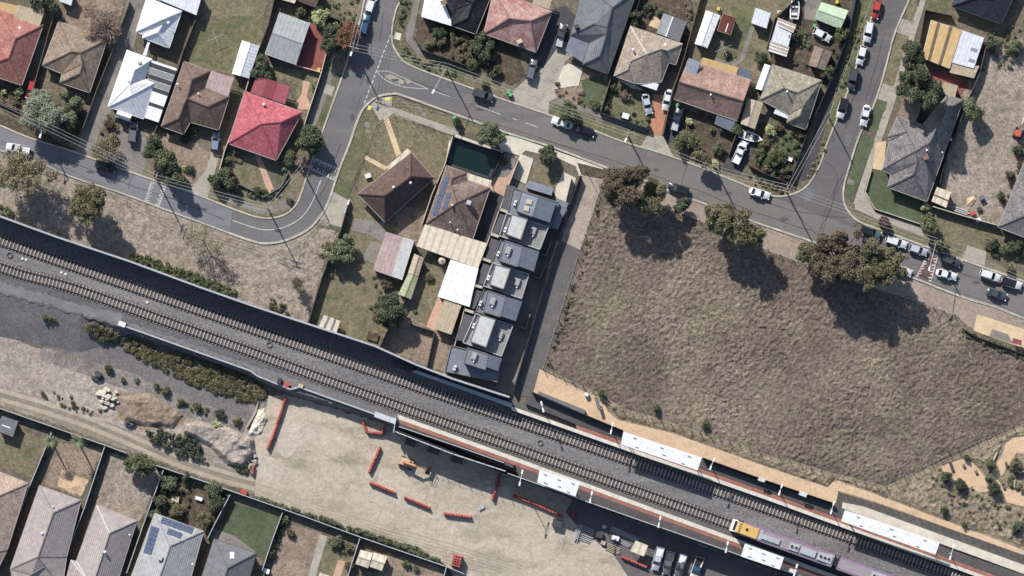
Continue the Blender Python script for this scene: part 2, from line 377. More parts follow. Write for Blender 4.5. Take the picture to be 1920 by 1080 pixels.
# ---------------- ground, roads, paths ----------------
def xy(px, py, z=0): v = P(px, py, z); return (v.x, v.y)
_far = 40000
def big_ground():
    xs = sorted(set([p[0] for p in TOP] + [p[0] for p in TOE])); 
    mb = MB(); n = len(xs)
    t = [P(x, interp(TOP, x), 0) for x in xs]; b = [P(x, interp(TOE, x), LOW) for x in xs]
    far_n = [Vector((p.x, 3500, 0)) for p in t]; far_s = [Vector((p.x, -3500, LOW)) for p in b]
    t[0].x = b[0].x = far_n[0].x = far_s[0].x = -3500; t[-1].x = b[-1].x = far_n[-1].x = far_s[-1].x = 3500
    for i in range(n - 1):
        mb.poly([far_n[i], t[i], t[i + 1], far_n[i + 1]], 0)
        mb.poly([t[i], b[i], b[i + 1], t[i + 1]], 1)
        mb.poly([b[i], far_s[i], far_s[i + 1], b[i + 1]], 0)
    o = link('ground', mb.mesh('ground', [M['base'], M['gravel']])); tag(o, None, None, None, 'structure')
big_ground()
_li = [0] * 9   # sheets laid so far in each layer
SOFT = {'verge', 'pinkdirt', 'lawn', 'lush', 'dryl', 'tan', 'mulch', 'site', 'paledirt', 'track', 'trackmid', 'gravel', 'ballast', 'ballast_pale', 'access', 'sand', 'field', 'rough', 'lane'}
def ragged(pts, amp, step=5):
    """natural ground does not end along a ruler: break the outline up"""
    rr = random.Random(len(pts) * 31 + int(pts[0][0] * 7 + pts[0][1])); out = []
    for (x0, y0), (x1, y1) in zip(pts, pts[1:] + pts[:1]):
        d = math.hypot(x1 - x0, y1 - y0); n = max(1, int(d / step)); nx, ny = -(y1 - y0) / max(d, .01), (x1 - x0) / max(d, .01)
        for i in range(n):
            t = i / n; o = rr.gauss(0, amp) if i else 0; out.append((x0 + (x1 - x0) * t + nx * o, y0 + (y1 - y0) * t + ny * o))
    return out
def region(name, pts, m, layer=1, z=None, curve=0):
    _li[layer] += 1
    if m in SOFT and layer < 4: pts = ragged(smoothline(pts + [pts[0]], curve)[:-1] if curve else pts, 1.6 if layer < 3 else 1.0); curve = 0
    if curve: pts = smoothline(pts + [pts[0]], curve)[:-1]
    cx = sum(p[0] for p in pts) / len(pts); cy = sum(p[1] for p in pts) / len(pts)
    b = gz(cx, cy) if z is None else z
    h = b + .02 + (layer - 1) * .02 + _li[layer] * .0002
    mb = MB(); mb.poly([P(x, y, h) for x, y in pts])
    if mb.mesh('t', M['base']).polygons[0].normal.z < 0: mb.f = [f[::-1] for f in mb.f]
    return tag(link(name, mb.mesh(name, M[m] if isinstance(m, str) else m)), None, None, None, 'structure')
def strip(name, pts, wpx, m, layer=4, h=None, curve=3):
    """painted line or kerb following a plan polyline (px); with h it is a raised strip"""
    _li[layer] += 1
    pl = smoothline(pts, curve) if curve and len(pts) > 2 else pts
    b = gz(*pl[len(pl) // 2]); z = b + .02 + (layer - 1) * .02 + _li[layer] * .0002
    if h: z = b + h + _li[layer] * .0002
    rb = ribbon([P(x, y, z) for x, y in pl], wpx * S); mb = MB()
    for (a, b2), (c, d) in zip(rb, rb[1:]):
        mb.add([(a.x, a.y, z), (b2.x, b2.y, z), (d.x, d.y, z), (c.x, c.y, z)], [(0, 1, 2, 3)])
        if h:
            for u, v in ((a, c), (d, b2)): mb.add([(u.x, u.y, z), (v.x, v.y, z), (v.x, v.y, z - h), (u.x, u.y, z - h)], [(0, 1, 2, 3)])
    return tag(link(name, mb.mesh(name, M[m])), None, None, None, 'structure')
# --- natural ground and yards (layer 1-2)
region('verge', [(0, 282), (75, 306), (130, 330), (225, 361), (300, 389), (357, 410), (430, 437), (480, 454), (505, 456), (537, 450), (575, 432), (597, 412), (638, 424), (605, 500), (575, 605), (375, 540), (245, 492), (107, 446), (0, 407), (-30, 396), (-30, 270)], 'verge', 1)
region('ballast', [(-30, 396), (0, 407), (107, 446), (245, 492), (375, 540), (572, 607), (705, 651), (780, 685), (955, 746), (1440, 935), (1990, 1145), (1500, 1080), (1440, 1056), (960, 879), (745, 795), (702, 778), (545, 732), (484, 707), (470, 698), (235, 616), (-30, 541)], 'ballast', 1)
region('ballast_bed', [(-30, 452), (0, 462), (120, 503), (480, 630), (755, 724), (960, 796), (1340, 931), (1600, 1022), (1900, 1128), (1860, 1140), (1360, 968), (960, 823), (620, 702), (325, 594), (140, 528), (0, 490), (-30, 478)], 'ballast_pale', 2)
strip('track_bed', [(-40, 437), (0, 451), (117, 492), (480, 619), (960, 787), (1345, 921), (1612, 1015), (1960, 1138)], 24, 'track_bed', 2)
strip('track_bed', [(-40, 487), (0, 501), (50, 517), (140, 541), (325, 607), (475, 661), (620, 715), (960, 837), (1360, 980), (1700, 1103)], 24, 'track_bed', 2)
region('access_track', [(-30, 524), (0, 528), (100, 556), (228, 590), (228, 611), (150, 588), (60, 564), (-30, 540)], 'access', 2)
region('access_track', [(245, 606), (330, 635), (470, 684), (560, 712), (700, 762), (745, 780), (745, 792), (702, 775), (545, 729), (484, 702), (470, 692), (240, 611)], 'access', 2)
region('dark_gravel', [(80, 640), (150, 650), (225, 626), (240, 618), (247, 629), (468, 707), (492, 740), (484, 770), (466, 800), (455, 796), (335, 756), (300, 738), (230, 714), (175, 690), (135, 680), (80, 662)], 'gravel', 1, LOW)
region('dirt_ground', [(-30, 606), (0, 618), (40, 642), (135, 677), (175, 690), (230, 714), (300, 738), (335, 756), (455, 796), (480, 812), (480, 905), (380, 880), (237, 842), (120, 800), (0, 760), (-30, 752)], 'paledirt', 1, LOW)
region('site_lot', [(498, 742), (545, 742), (702, 788), (745, 805), (960, 892), (1440, 1069), (1500, 1100), (862, 1100), (835, 1058), (675, 1003), (580, 968), (478, 930), (470, 880), (478, 820)], 'site', 1, LOW)
region('asphalt_yard', [(1075, 935), (1240, 996), (1440, 1070), (1500, 1100), (1190, 1100), (1150, 1040), (1085, 990), (1060, 960)], 'lane_asphalt', 2, LOW)
region('track_base', [(-30, 718), (0, 724), (110, 762), (240, 806), (330, 845), (480, 892), (476, 926), (380, 896), (230, 842), (100, 792), (0, 752), (-30, 742)], 'trackmid', 2, LOW)
for d in (-8, 9): strip('wheel_track', [(-30, 731 + d), (60, 757 + d), (150, 786 + d), (240, 823 + d), (330, 862 + d), (420, 893 + d), (480, 908 + d)], 8, 'track', 3)
region('mound_earth', [(225, 735), (290, 735), (350, 775), (330, 800), (270, 805), (230, 790), (215, 760)], 'tan', 2, LOW, 3)
M['tyre_pale'] = ground('tyre_mark_pale', A(200, 185, 169), A(192, 177, 160), None, .2, .6, 4, .2, .02); M['tyre_dark'] = ground('tyre_mark_dark', A(176, 162, 145), A(184, 169, 152), None, .2, .6, 4, .2, .02)
region('pale_dust', [(478, 850), (520, 862), (535, 880), (520, 905), (492, 900), (476, 880)], 'tyre_pale', 2, LOW, 4); region('pale_dust', [(530, 800), (575, 790), (600, 815), (560, 840), (535, 860), (520, 835)], 'tyre_pale', 2, LOW, 4); region('damp_patch', [(520, 918), (555, 922), (552, 940), (524, 936)], 'tyre_dark', 2, LOW, 4)
for k in range(9):
    rr = random.Random(k); cx0, cy0 = ((605, 895), (590, 905), (650, 880), (860, 920), (890, 1010), (1010, 1020))[k % 6]; ra = rr.uniform(16, 60); a0 = rr.uniform(0, 6.28); sp_ = rr.uniform(1.0, 3.2)
    strip('tyre_mark', [(cx0 + ra * math.cos(a0 + sp_ * i / 8), cy0 + ra * .8 * math.sin(a0 + sp_ * i / 8)) for i in range(9)], rr.uniform(.8, 1.8), 'tyre_pale', 3)
for k in range(9):
    o = k * 7 + (k % 3) * 4; strip('tyre_mark', [(480, 905 + o * .35), (600, 948 + o * .5), (720, 985 + o * .55), (830, 1015 + o * .6), (980, 1060 + o * .5)], 1.3, 'tyre_pale' if k % 2 else 'tyre_dark', 3)
region('gravel_blend', [(80, 650), (160, 674), (250, 700), (330, 738), (430, 775), (470, 790), (455, 812), (380, 790), (320, 772), (230, 728), (140, 696), (70, 672)], 'blend', 2, LOW)
region('gravel_blend', [(470, 742), (500, 745), (500, 760), (484, 790), (470, 800), (462, 790)], 'blend', 2, LOW)
# yards north of the railway
region('front_yard', [(-20, 150), (70, 165), (115, 200), (150, 240), (140, 285), (57, 259), (-20, 230)], 'mulch', 1)
region('nature_strip', [(-20, 205), (60, 238), (150, 284), (215, 312), (287, 337), (360, 361), (425, 387), (475, 403), (500, 404), (495, 372), (440, 352), (360, 335), (262, 300), (140, 262), (30, 222), (-20, 195)], 'dryl', 2)
region('concrete_lane', [(245, -20), (276, -20), (258, 60), (250, 90), (236, 130), (208, 210), (182, 262), (165, 310), (138, 298), (152, 255), (178, 180), (212, 95)], 'grey_conc', 3)
region('driveway', [(212, 235), (268, 246), (284, 290), (265, 328), (235, 318), (200, 300), (190, 290)], 'grey_conc', 3)
region('front_yard', [(268, 240), (345, 255), (400, 290), (390, 330), (360, 352), (330, 330), (285, 290)], 'tan', 2)
region('driveway', [(397, 285), (412, 290), (388, 374), (355, 360), (368, 340), (385, 320)], 'conc', 3)
region('lawn', [(425, 285), (475, 292), (510, 352), (500, 366), (450, 345), (412, 345)], 'dryl', 2)
region('garden_path', [(478, 290), (489, 293), (526, 385), (512, 398), (500, 355)], 'salmon', 3)
region('corner_verge', [(412, 348), (490, 376), (530, 358), (548, 330), (585, 310), (570, 352), (548, 388), (528, 402), (500, 406), (470, 400)], 'dryl', 3)
region('footpath', [(425, 368), (490, 390), (520, 384), (545, 360), (552, 372), (525, 398), (490, 402), (420, 378)], 'grey_conc', 4)
region('lawn', [(395, -20), (505, -20), (487, 80), (455, 78), (437, 145), (395, 132), (345, 116), (350, 95), (372, 28)], 'dryl', 2)
region('green_patch', [(380, 40), (470, 30), (478, 75), (440, 95), (432, 130), (390, 120), (360, 100)], 'lawn', 3, curve=3)
region('back_yard', [(115, -20), (240, -20), (205, 95), (150, 85), (125, 60)], 'tan', 2)
region('side_path', [(68, 68), (96, 70), (85, 118), (64, 112)], 'grey_conc', 3)
region('front_yard', [(498, 120), (550, 130), (602, 138), (575, 215), (545, 200), (560, 160), (500, 140)], 'dryl', 2)
region('garden_path', [(568, 150), (582, 155), (575, 180), (585, 205), (560, 205), (552, 196), (566, 175)], 'salmon', 3)
region('red_driveway', [(588, 46), (615, 78), (612, 105), (606, 138), (578, 134), (554, 124), (582, 44)], 'redpave', 3)
region('footpath', [(616, 124), (632, 130), (590, 242), (574, 236)], 'grey_conc', 3)
region('verge_grass', [(634, 133), (643, 137), (604, 246), (590, 241)], 'lawn', 3)
region('driveway', [(612, 158), (628, 163), (622, 180), (606, 175)], 'conc', 4)
region('verge_grass', [(620, -20), (690, -20), (672, 50), (655, 100), (644, 132), (615, 118), (640, 40)], 'dryl', 2)
# north side of the cross street
region('front_yard', [(775, 20), (840, 45), (895, 62), (970, 85), (985, 145), (960, 160), (880, 125), (785, 92)], 'mulch', 1)
region('footpath', [(778, -20), (792, -20), (778, 50), (774, 75), (792, 98), (784, 104), (762, 78), (760, 60), (772, 25)], 'grey_conc', 3)
region('verge_grass', [(752, -20), (774, -20), (764, 40), (756, 62), (740, 55), (745, 25)], 'lawn', 2)
region('pram_ramp', [(742, 60), (753, 63), (750, 76), (738, 72)], 'pale', 3)
region('verge_grass', [(742, 78), (760, 82), (766, 100), (790, 100), (872, 132), (868, 154), (780, 127), (757, 116)], 'lawn', 2)
region('verge_grass', [(872, 134), (962, 168), (962, 188), (890, 165), (868, 156)], 'dryl', 2)
region('driveway', [(962, 170), (988, 148), (1018, 128), (1045, 90), (1062, 78), (1082, 98), (1060, 116), (1040, 168), (1045, 185), (1030, 190), (1028, 216), (960, 190)], 'conc', 3)
region('pale_paving', [(1040, 167), (1056, 124), (1066, 119), (1093, 128), (1085, 160)], 'pale', 4)
region('driveway', [(1000, 30), (1060, 10), (1080, 30), (1062, 90), (1018, 140), (1000, 100), (1030, 60)], 'darkpave', 2)
region('front_yard', [(1042, 168), (1086, 160), (1095, 132), (1142, 142), (1124, 208), (1044, 184)], 'tan', 2)
region('lawn', [(1090, 150), (1130, 140), (1138, 160), (1124, 205), (1088, 196), (1094, 170)], 'lush', 3)
region('footpath', [(1044, 185), (1125, 210), (1220, 243), (1218, 252), (1122, 220), (1040, 193)], 'grey_conc', 3)
region('verge_grass', [(1030, 192), (1122, 222), (1215, 254), (1205, 276), (1120, 246), (1030, 216)], 'lawn', 2)
region('lawn', [(1142, 152), (1190, 160), (1238, 176), (1220, 242), (1126, 210)], 'lawn', 2)
region('orange_driveway', [(1226, 176), (1258, 180), (1252, 200), (1240, 256), (1217, 250)], 'orpave', 4)
region('driveway', [(1216, 251), (1244, 256), (1264, 296), (1200, 276)], 'conc', 4)
region('front_yard', [(1262, 196), (1380, 236), (1372, 300), (1350, 310), (1258, 270)], 'mulch', 2)
region('dark_driveway', [(1262, 205), (1288, 210), (1268, 270), (1244, 262)], 'darkpave', 3)
region('verge_grass', [(1262, 285), (1370, 318), (1440, 350), (1505, 352), (1500, 360), (1440, 365), (1385, 344), (1268, 297)], 'dryl', 2)
region('dark_driveway', [(1380, 250), (1420, 262), (1406, 300), (1385, 330), (1352, 318), (1366, 290)], 'darkpave', 3)
region('garden', [(1420, 230), (1512, 246), (1480, 345), (1400, 318)], 'mulch', 2)
region('lawn', [(1462, 246), (1496, 255), (1478, 290), (1460, 275)], 'lush', 3)
region('backyard_lawn', [(1285, -20), (1500, -20), (1440, 130), (1408, 150), (1300, 110), (1330, 40)], 'dryl', 2)
region('green_patch', [(1370, 0), (1425, 0), (1400, 70), (1370, 120), (1340, 105), (1372, 60)], 'lawn', 3, curve=3)
strip('garden_path', [(1411, 50), (1392, 110), (1378, 122), (1340, 112)], 8, 'grey_conc', 4, curve=0)
region('side_yard', [(1495, -20), (1600, -20), (1555, 160), (1440, 122), (1470, 40)], 'mulch', 2)
region('slab', [(1508, -5), (1540, -5), (1532, 40), (1508, 35)], 'grey_conc', 3)
region('side_yard', [(1150, -20), (1300, -20), (1290, 110), (1200, 60)], 'mulch', 2)
region('path', [(1225, 30), (1245, 40), (1235, 55), (1216, 48)], 'cream_path', 3)
region('side_path', [(1604, -20), (1616, -20), (1522, 335), (1500, 340)], 'darkpave', 3)
region('verge_grass', [(1617, -20), (1648, -20), (1634, 30), (1615, 92), (1590, 170), (1567, 225), (1548, 275), (1520, 338), (1510, 345), (1560, 180)], 'lawn', 2)
region('footpath', [(1726, -20), (1742, -20), (1706, 100), (1672, 210), (1640, 300), (1612, 384), (1600, 382), (1650, 230), (1690, 110)], 'conc', 3)
region('verge_grass', [(1704, -10), (1727, -10), (1712, 40), (1698, 34)], 'dryl', 3); region('verge_grass', [(1683, 62), (1706, 66), (1674, 164), (1655, 155)], 'dryl', 3)
region('verge_grass', [(1645, 184), (1664, 191), (1642, 251), (1624, 246)], 'lush', 3); region('verge_grass', [(1616, 254), (1640, 262), (1600, 378), (1586, 370), (1588, 350), (1605, 285)], 'lush', 3)
region('crossover', [(1690, 34), (1715, 42), (1704, 68), (1680, 60)], 'conc', 4); region('crossover', [(1655, 156), (1678, 163), (1662, 191), (1642, 184)], 'conc', 4)
region('pad', [(1590, 335), (1602, 338), (1599, 347), (1588, 345)], 'grey_conc', 4)
region('garden_path', [(1642, 268), (1662, 264), (1656, 320), (1636, 316)], 'cream_path', 4)
region('lawn', [(1634, 318), (1660, 322), (1738, 378), (1722, 420), (1638, 394), (1622, 358)], 'lush', 3)
region('footpath', [(1602, 380), (1622, 360), (1640, 397), (1724, 424), (1738, 446), (1640, 410), (1604, 392)], 'conc', 4)
region('verge_grass', [(1596, 396), (1640, 412), (1750, 452), (1808, 472), (1920, 512), (1960, 530), (1920, 528), (1845, 500), (1750, 467), (1655, 432), (1610, 415)], 'dryl', 2)
region('back_yard', [(1790, 200), (1850, 90), (1960, 60), (1960, 260), (1868, 430), (1780, 392), (1762, 372)], 'verge', 2)
region('nature_strip', [(1740, 405), (1870, 430), (1960, 460), (1960, 515), (1850, 480), (1735, 440)], 'dryl', 1)
region('driveway', [(1814, 460), (1850, 472), (1846, 499), (1804, 486)], 'conc', 3)
region('yard', [(1705, -20), (1800, -20), (1780, 12), (1785, 30), (1740, 25)], 'lawn', 2)
region('patio', [(1735, 130), (1800, 145), (1815, 165), (1790, 185), (1740, 165)], 'redpave', 2)
# block south of the cross street
region('verge_grass', [(735, 181), (860, 222), (925, 243), (925, 262), (860, 246), (738, 204)], 'dryl', 2)
region('verge_grass', [(682, 205), (716, 222), (690, 285), (658, 350), (652, 374), (626, 358), (636, 325), (655, 270), (668, 238)], 'lawn', 2)
region('footpath', [(694, 196), (710, 183), (736, 181), (734, 200), (862, 245), (858, 257), (738, 216), (712, 226)], 'conc', 3)
region('tactile_pad', [(721, 183), (732, 182), (731, 190), (721, 189)], 'yellow', 4); region('tactile_pad', [(691, 197), (698, 200), (694, 207), (688, 205)], 'yellow', 4)
for q in ([(754, 186), (764, 190), (762, 196), (752, 192)], [(782, 198), (792, 202), (790, 210), (781, 207)], [(793, 210), (800, 212), (798, 219), (790, 217)], [(685, 228), (695, 231), (692, 241), (684, 238)], [(687, 242), (696, 245), (693, 251), (685, 249)]): region('pad', q, 'grey_conc', 4)
region('fenced_yard', [(700, 232), (738, 214), (850, 258), (830, 330), (812, 335), (720, 365), (668, 362)], 'dryl', 2)
region('garden_path', [(719, 223), (728, 219), (752, 288), (743, 294)], 'cream_path', 4); region('garden_path', [(686, 291), (726, 313), (722, 320), (683, 298)], 'cream_path', 4)
region('driveway', [(622, 358), (654, 376), (640, 426), (618, 420), (598, 411), (614, 380)], 'conc', 4)
region('verge_grass', [(600, 420), (640, 424), (630, 440), (592, 430)], 'lawn', 2)
region('back_yard', [(655, 360), (700, 360), (800, 420), (776, 480), (760, 530), (745, 560), (712, 652), (578, 606), (610, 500), (640, 430)], 'dryl', 1)
region('slab', [(664, 408), (720, 418), (724, 436), (716, 454), (690, 440), (660, 432)], 'grey_conc', 3); region('slab', [(740, 380), (800, 395), (790, 450), (776, 455), (745, 435)], 'tan', 3)
region('slab', [(694, 452), (716, 456), (704, 496), (680, 485)], 'grey_conc', 3)
region('back_yard', [(745, 560), (812, 500), (850, 520), (838, 700), (712, 650)], 'tan', 1)
region('dry_lawn', [(812, 490), (845, 500), (800, 610), (770, 595)], 'dryl', 3)
region('tan_path', [(821, 556), (834, 562), (816, 622), (799, 612)], 'salmon', 4)
region('paving', [(905, 352), (948, 362), (912, 462), (880, 470)], 'darkpave', 3); region('paving', [(920, 333), (962, 290), (976, 298), (946, 368), (916, 354)], 'salmon', 3); region('paving', [(938, 286), (976, 298), (950, 332), (918, 333)], 'grey_conc', 4)
region('pool_surround', [(834, 312), (842, 265), (856, 252), (944, 284), (920, 340), (870, 325)], 'pale', 3)
region('footpath', [(925, 256), (960, 254), (1040, 282), (1132, 314), (1128, 330), (1086, 330), (1080, 312), (1045, 296), (985, 282), (975, 292), (940, 282)], 'pale', 3)
region('driveway', [(976, 288), (1000, 298), (986, 345), (958, 332)], 'pale', 4); region('lawn', [(1002, 303), (1052, 324), (1042, 354), (994, 340)], 'dryl', 3)
region('verge_grass', [(1082, 305), (1134, 318), (1130, 336), (1090, 328)], 'mulch', 4)
region('driveway', [(1056, 322), (1080, 334), (1066, 388), (1040, 374), (1042, 352)], 'pale', 4)
region('courtyard', [(958, 335), (1040, 372), (1068, 384), (1060, 430), (968, 742), (830, 702)], 'grey_conc', 2)
region('lane', [(1094, 328), (1132, 336), (1088, 470), (1052, 452), (1060, 425), (1080, 375)], 'lane', 3)
region('asphalt_lane', [(1052, 451), (1089, 469), (1020, 690), (1008, 745), (962, 742), (970, 715)], 'lane_asphalt', 3)
# field side
region('roadside_gravel', [(1128, 322), (1165, 322), (1245, 356), (1335, 388), (1440, 426), (1512, 450), (1600, 484), (1710, 521), (1765, 542), (1865, 576), (1960, 610), (1960, 660), (1830, 622), (1790, 592), (1710, 560), (1500, 495), (1420, 465), (1290, 408), (1190, 372), (1128, 352)], 'pinkdirt', 2)
region('pad', [(1832, 589), (1960, 630), (1960, 668), (1825, 620)], 'cream_path', 4)
region('rubber_mat', [(1860, 617), (1890, 627), (1900, 645), (1855, 630)], 'grey_conc', 5)
region('sand_path', [(1012, 692), (1060, 716), (1102, 738), (1128, 745), (1140, 772), (1160, 788), (1260, 812), (1440, 876), (1552, 914), (1566, 900), (1640, 926), (1750, 968), (1860, 1008), (1960, 1048), (1960, 1068), (1570, 942), (1562, 944), (1440, 904), (1315, 859), (1172, 810), (1095, 779), (1000, 736)], 'sand', 4)
region('scrub', [(1018, 690), (1110, 728), (1180, 768), (1240, 782), (1440, 842), (1660, 912), (1800, 850), (1960, 770), (1960, 1060), (1640, 930), (1440, 880), (1160, 792), (1060, 720)], 'rough', 1)
region('picnic_clearing', [(1765, 875), (1780, 868), (1812, 860), (1840, 885), (1856, 905), (1850, 922), (1800, 916), (1775, 897)], 'sand', 3, curve=3)
region('sand_path', [(1886, 830), (1905, 820), (1960, 815), (1960, 850), (1905, 850), (1880, 890), (1864, 898), (1858, 890), (1880, 850)], 'sand', 3); region('sand_path', [(1868, 898), (1885, 915), (1960, 935), (1960, 960), (1888, 942)], 'sand', 4)
# bottom yards
for nm, q, m in (('back_yard', [(-20, 790), (0, 790), (92, 826), (60, 895), (-20, 868)], 'dryl'), ('back_yard', [(100, 828), (196, 842), (152, 935), (84, 908)], 'tan'), ('sand_patch', [(115, 880), (165, 900), (152, 930), (108, 912)], 'sand'),
                 ('back_yard', [(206, 848), (304, 882), (262, 978), (180, 948)], 'verge'), ('garden', [(308, 885), (430, 930), (395, 996), (286, 962)], 'mulch'), ('lawn', [(432, 940), (530, 972), (498, 1050), (470, 1035), (405, 1005)], 'lush'),
                 ('back_yard', [(535, 980), (605, 1000), (575, 1100), (500, 1100)], 'tan'), ('lawn', [(612, 1004), (672, 1024), (650, 1100), (586, 1100)], 'dryl'), ('back_yard', [(720, 1035), (838, 1065), (830, 1100), (700, 1100)], 'tan')):
    region(nm, q, m, 2, LOW)
region('garden_path', [(600, 1001), (614, 1006), (586, 1100), (572, 1100)], 'conc', 3, LOW); region('garden_path', [(634, 1050), (648, 1053), (632, 1100), (618, 1100)], 'salmon', 3, LOW); region('patio', [(400, 990), (440, 1005), (480, 1035), (470, 1045), (395, 1010)], 'grey_conc', 3, LOW)
# --- roads
region('old_road', [(-30, 226), (0, 235), (57, 259), (140, 285), (215, 312), (287, 337), (360, 361), (425, 387), (438, 392), (431, 438), (357, 410), (300, 389), (225, 361), (130, 330), (75, 306), (0, 282), (-30, 274)], 'road_old', 3)
region('street', [(436, 391.4), (475, 405), (502, 409), (530, 404), (550, 390), (562, 370), (570, 345), (578, 322), (590, 290), (605, 245), (644, 136), (655, 100), (672, 50), (683, 0), (690, -30), (760, -30), (751, 0), (742, 20), (735, 55), (736, 82), (745, 100), (757, 115), (780, 127), (830, 146), (890, 167), (960, 192), (1035, 217), (1120, 247), (1167, 265), (1265, 295), (1385, 342), (1440, 365), (1600, 425), (1655, 432), (1750, 467), (1805, 487), (1920, 527), (1960, 541), (1960, 611), (1920, 597), (1865, 575), (1815, 560), (1760, 540), (1710, 520), (1512, 449), (1440, 425), (1405, 412), (1335, 387), (1295, 375), (1245, 355), (1217, 341), (1132, 312), (1092, 300), (1040, 277), (960, 252), (905, 234), (855, 215), (805, 195), (755, 179), (735, 176), (710, 180), (692, 192), (677, 210), (665, 240), (655, 270), (635, 320), (625, 355), (615, 380), (597, 410), (575, 432), (537, 450), (505, 456), (480, 454), (429, 437.4)], 'road', 3)
region('street_worn', [(880, 168), (960, 194), (1035, 219), (1120, 249), (1167, 267), (1265, 297), (1385, 344), (1440, 367), (1600, 427), (1655, 434), (1750, 469), (1805, 489), (1920, 529), (1960, 543), (1960, 609), (1920, 595), (1865, 573), (1815, 558), (1760, 538), (1710, 518), (1512, 447), (1440, 423), (1335, 385), (1245, 353), (1217, 339), (1132, 310), (1040, 275), (960, 250), (905, 232), (850, 212)], 'road_east', 4)
region('side_street', [(1440, 364.5), (1472, 367), (1502, 357), (1522, 337), (1540, 302), (1550, 270), (1567, 225), (1590, 170), (1615, 92), (1634, 32), (1652, -30), (1714, -30), (1704, 0), (1690, 32), (1675, 70), (1655, 147), (1637, 200), (1612, 252), (1605, 277), (1590, 320), (1582, 352), (1582, 377), (1590, 395), (1610, 415), (1600, 426)], 'road_side', 4)
for q in ([(1505, 352), (1524, 348), (1526, 372), (1506, 380)], [(1578, 398), (1600, 412), (1596, 420), (1576, 408)]): region('road_patch', q, 'patch', 5, curve=3)
region('driveway_apron', [(834, 148), (895, 168), (890, 180), (826, 158)], 'patch', 5)
rs_ = random.Random(5)
for pl in ([(1010, 258), (1120, 292), (1240, 334), (1330, 366), (1420, 398), (1520, 432)], [(1180, 268), (1196, 290), (1200, 316)], [(1290, 306), (1282, 330), (1276, 352)], [(1480, 375), (1500, 405), (1530, 440)], [(1545, 300), (1570, 330), (1560, 380), (1540, 430)], [(1440, 380), (1500, 398), (1590, 408)], [(1620, 110), (1600, 180), (1585, 240)], [(1660, 60), (1640, 130), (1622, 190)], [(700, 60), (692, 110), (675, 160)], [(720, 20), (712, 80)], [(640, 270), (618, 330), (600, 370)], [(770, 150), (850, 182), (930, 214)], [(120, 300), (220, 338), (330, 376), (420, 412)], [(250, 326), (240, 352)], [(1640, 450), (1720, 482), (1800, 512), (1900, 545)]):
    strip('crack_line', [(x + rs_.uniform(-1.5, 1.5), y + rs_.uniform(-1.5, 1.5)) for x, y in smoothline(pl, 4)], .7, 'crack', 6, curve=2)
for x, y, w, h in ((1100, 262, 7, 3), (1230, 318, 6, 3), (1365, 362, 8, 3), (1470, 410, 9, 4), (1600, 120, 4, 6), (1650, 160, 4, 7), (690, 150, 4, 8), (660, 220, 4, 8), (740, 150, 8, 3), (900, 205, 9, 3), (60, 285, 7, 3), (170, 322, 8, 3), (380, 392, 8, 3), (520, 432, 9, 3), (1560, 260, 4, 7), (1700, 484, 6, 3), (1830, 530, 7, 3)):
    region('stain', [(x + w * math.cos(a) * rs_.uniform(.7, 1.2), y + h * math.sin(a) * rs_.uniform(.7, 1.2)) for a in [i * .785 for i in range(8)]], 'stain', 6, curve=2)
for q in ([(1196, 272), (1216, 279), (1208, 296), (1190, 290)], [(1330, 340), (1352, 348), (1348, 358), (1328, 350)], [(1588, 250), (1600, 254), (1592, 276), (1580, 272)], [(662, 176), (676, 180), (668, 204), (656, 200)], [(940, 210), (962, 217), (958, 228), (937, 221)], [(110, 292), (128, 299), (124, 310), (106, 303)]): region('road_patch', q, 'patch', 6)
# kerbs
K = [([(-30, 226), (0, 235), (57, 259), (140, 285), (215, 312), (287, 337), (360, 361), (425, 387), (475, 405), (502, 409), (530, 404), (550, 390), (562, 370), (578, 322), (605, 245), (644, 136), (655, 100), (672, 50), (683, 0), (690, -30)], 3.2), ([(760, -30), (751, 0), (742, 20), (735, 55), (736, 82), (745, 100), (757, 115), (780, 127), (830, 146), (890, 167), (960, 192), (1035, 217), (1120, 247), (1167, 265), (1265, 295), (1385, 342), (1440, 365), (1472, 367), (1502, 357), (1522, 337), (1540, 302), (1550, 270), (1590, 170), (1634, 32), (1652, -30)], 3),
     ([(1714, -30), (1704, 0), (1690, 32), (1675, 70), (1655, 147), (1637, 200), (1612, 252), (1590, 320), (1582, 352), (1582, 377), (1590, 395), (1610, 415), (1655, 432), (1750, 467), (1805, 487), (1920, 527), (1960, 541)], 3.4), ([(1960, 611), (1920, 597), (1865, 575), (1815, 560), (1760, 540), (1710, 520), (1512, 449), (1440, 425), (1335, 387), (1245, 355), (1217, 341), (1132, 312), (1040, 277), (960, 252), (855, 215), (755, 179), (735, 176), (710, 180), (692, 192), (677, 210), (665, 240), (655, 270), (635, 320), (615, 380), (597, 410), (575, 432), (537, 450), (505, 456), (480, 454), (430, 437)], 4), ([(430, 437), (357, 410), (300, 389), (225, 361), (130, 330), (75, 306), (0, 282), (-30, 274)], 3)]
for pl, w in K: strip('kerb', pl, w, 'kerb', 1, .2)
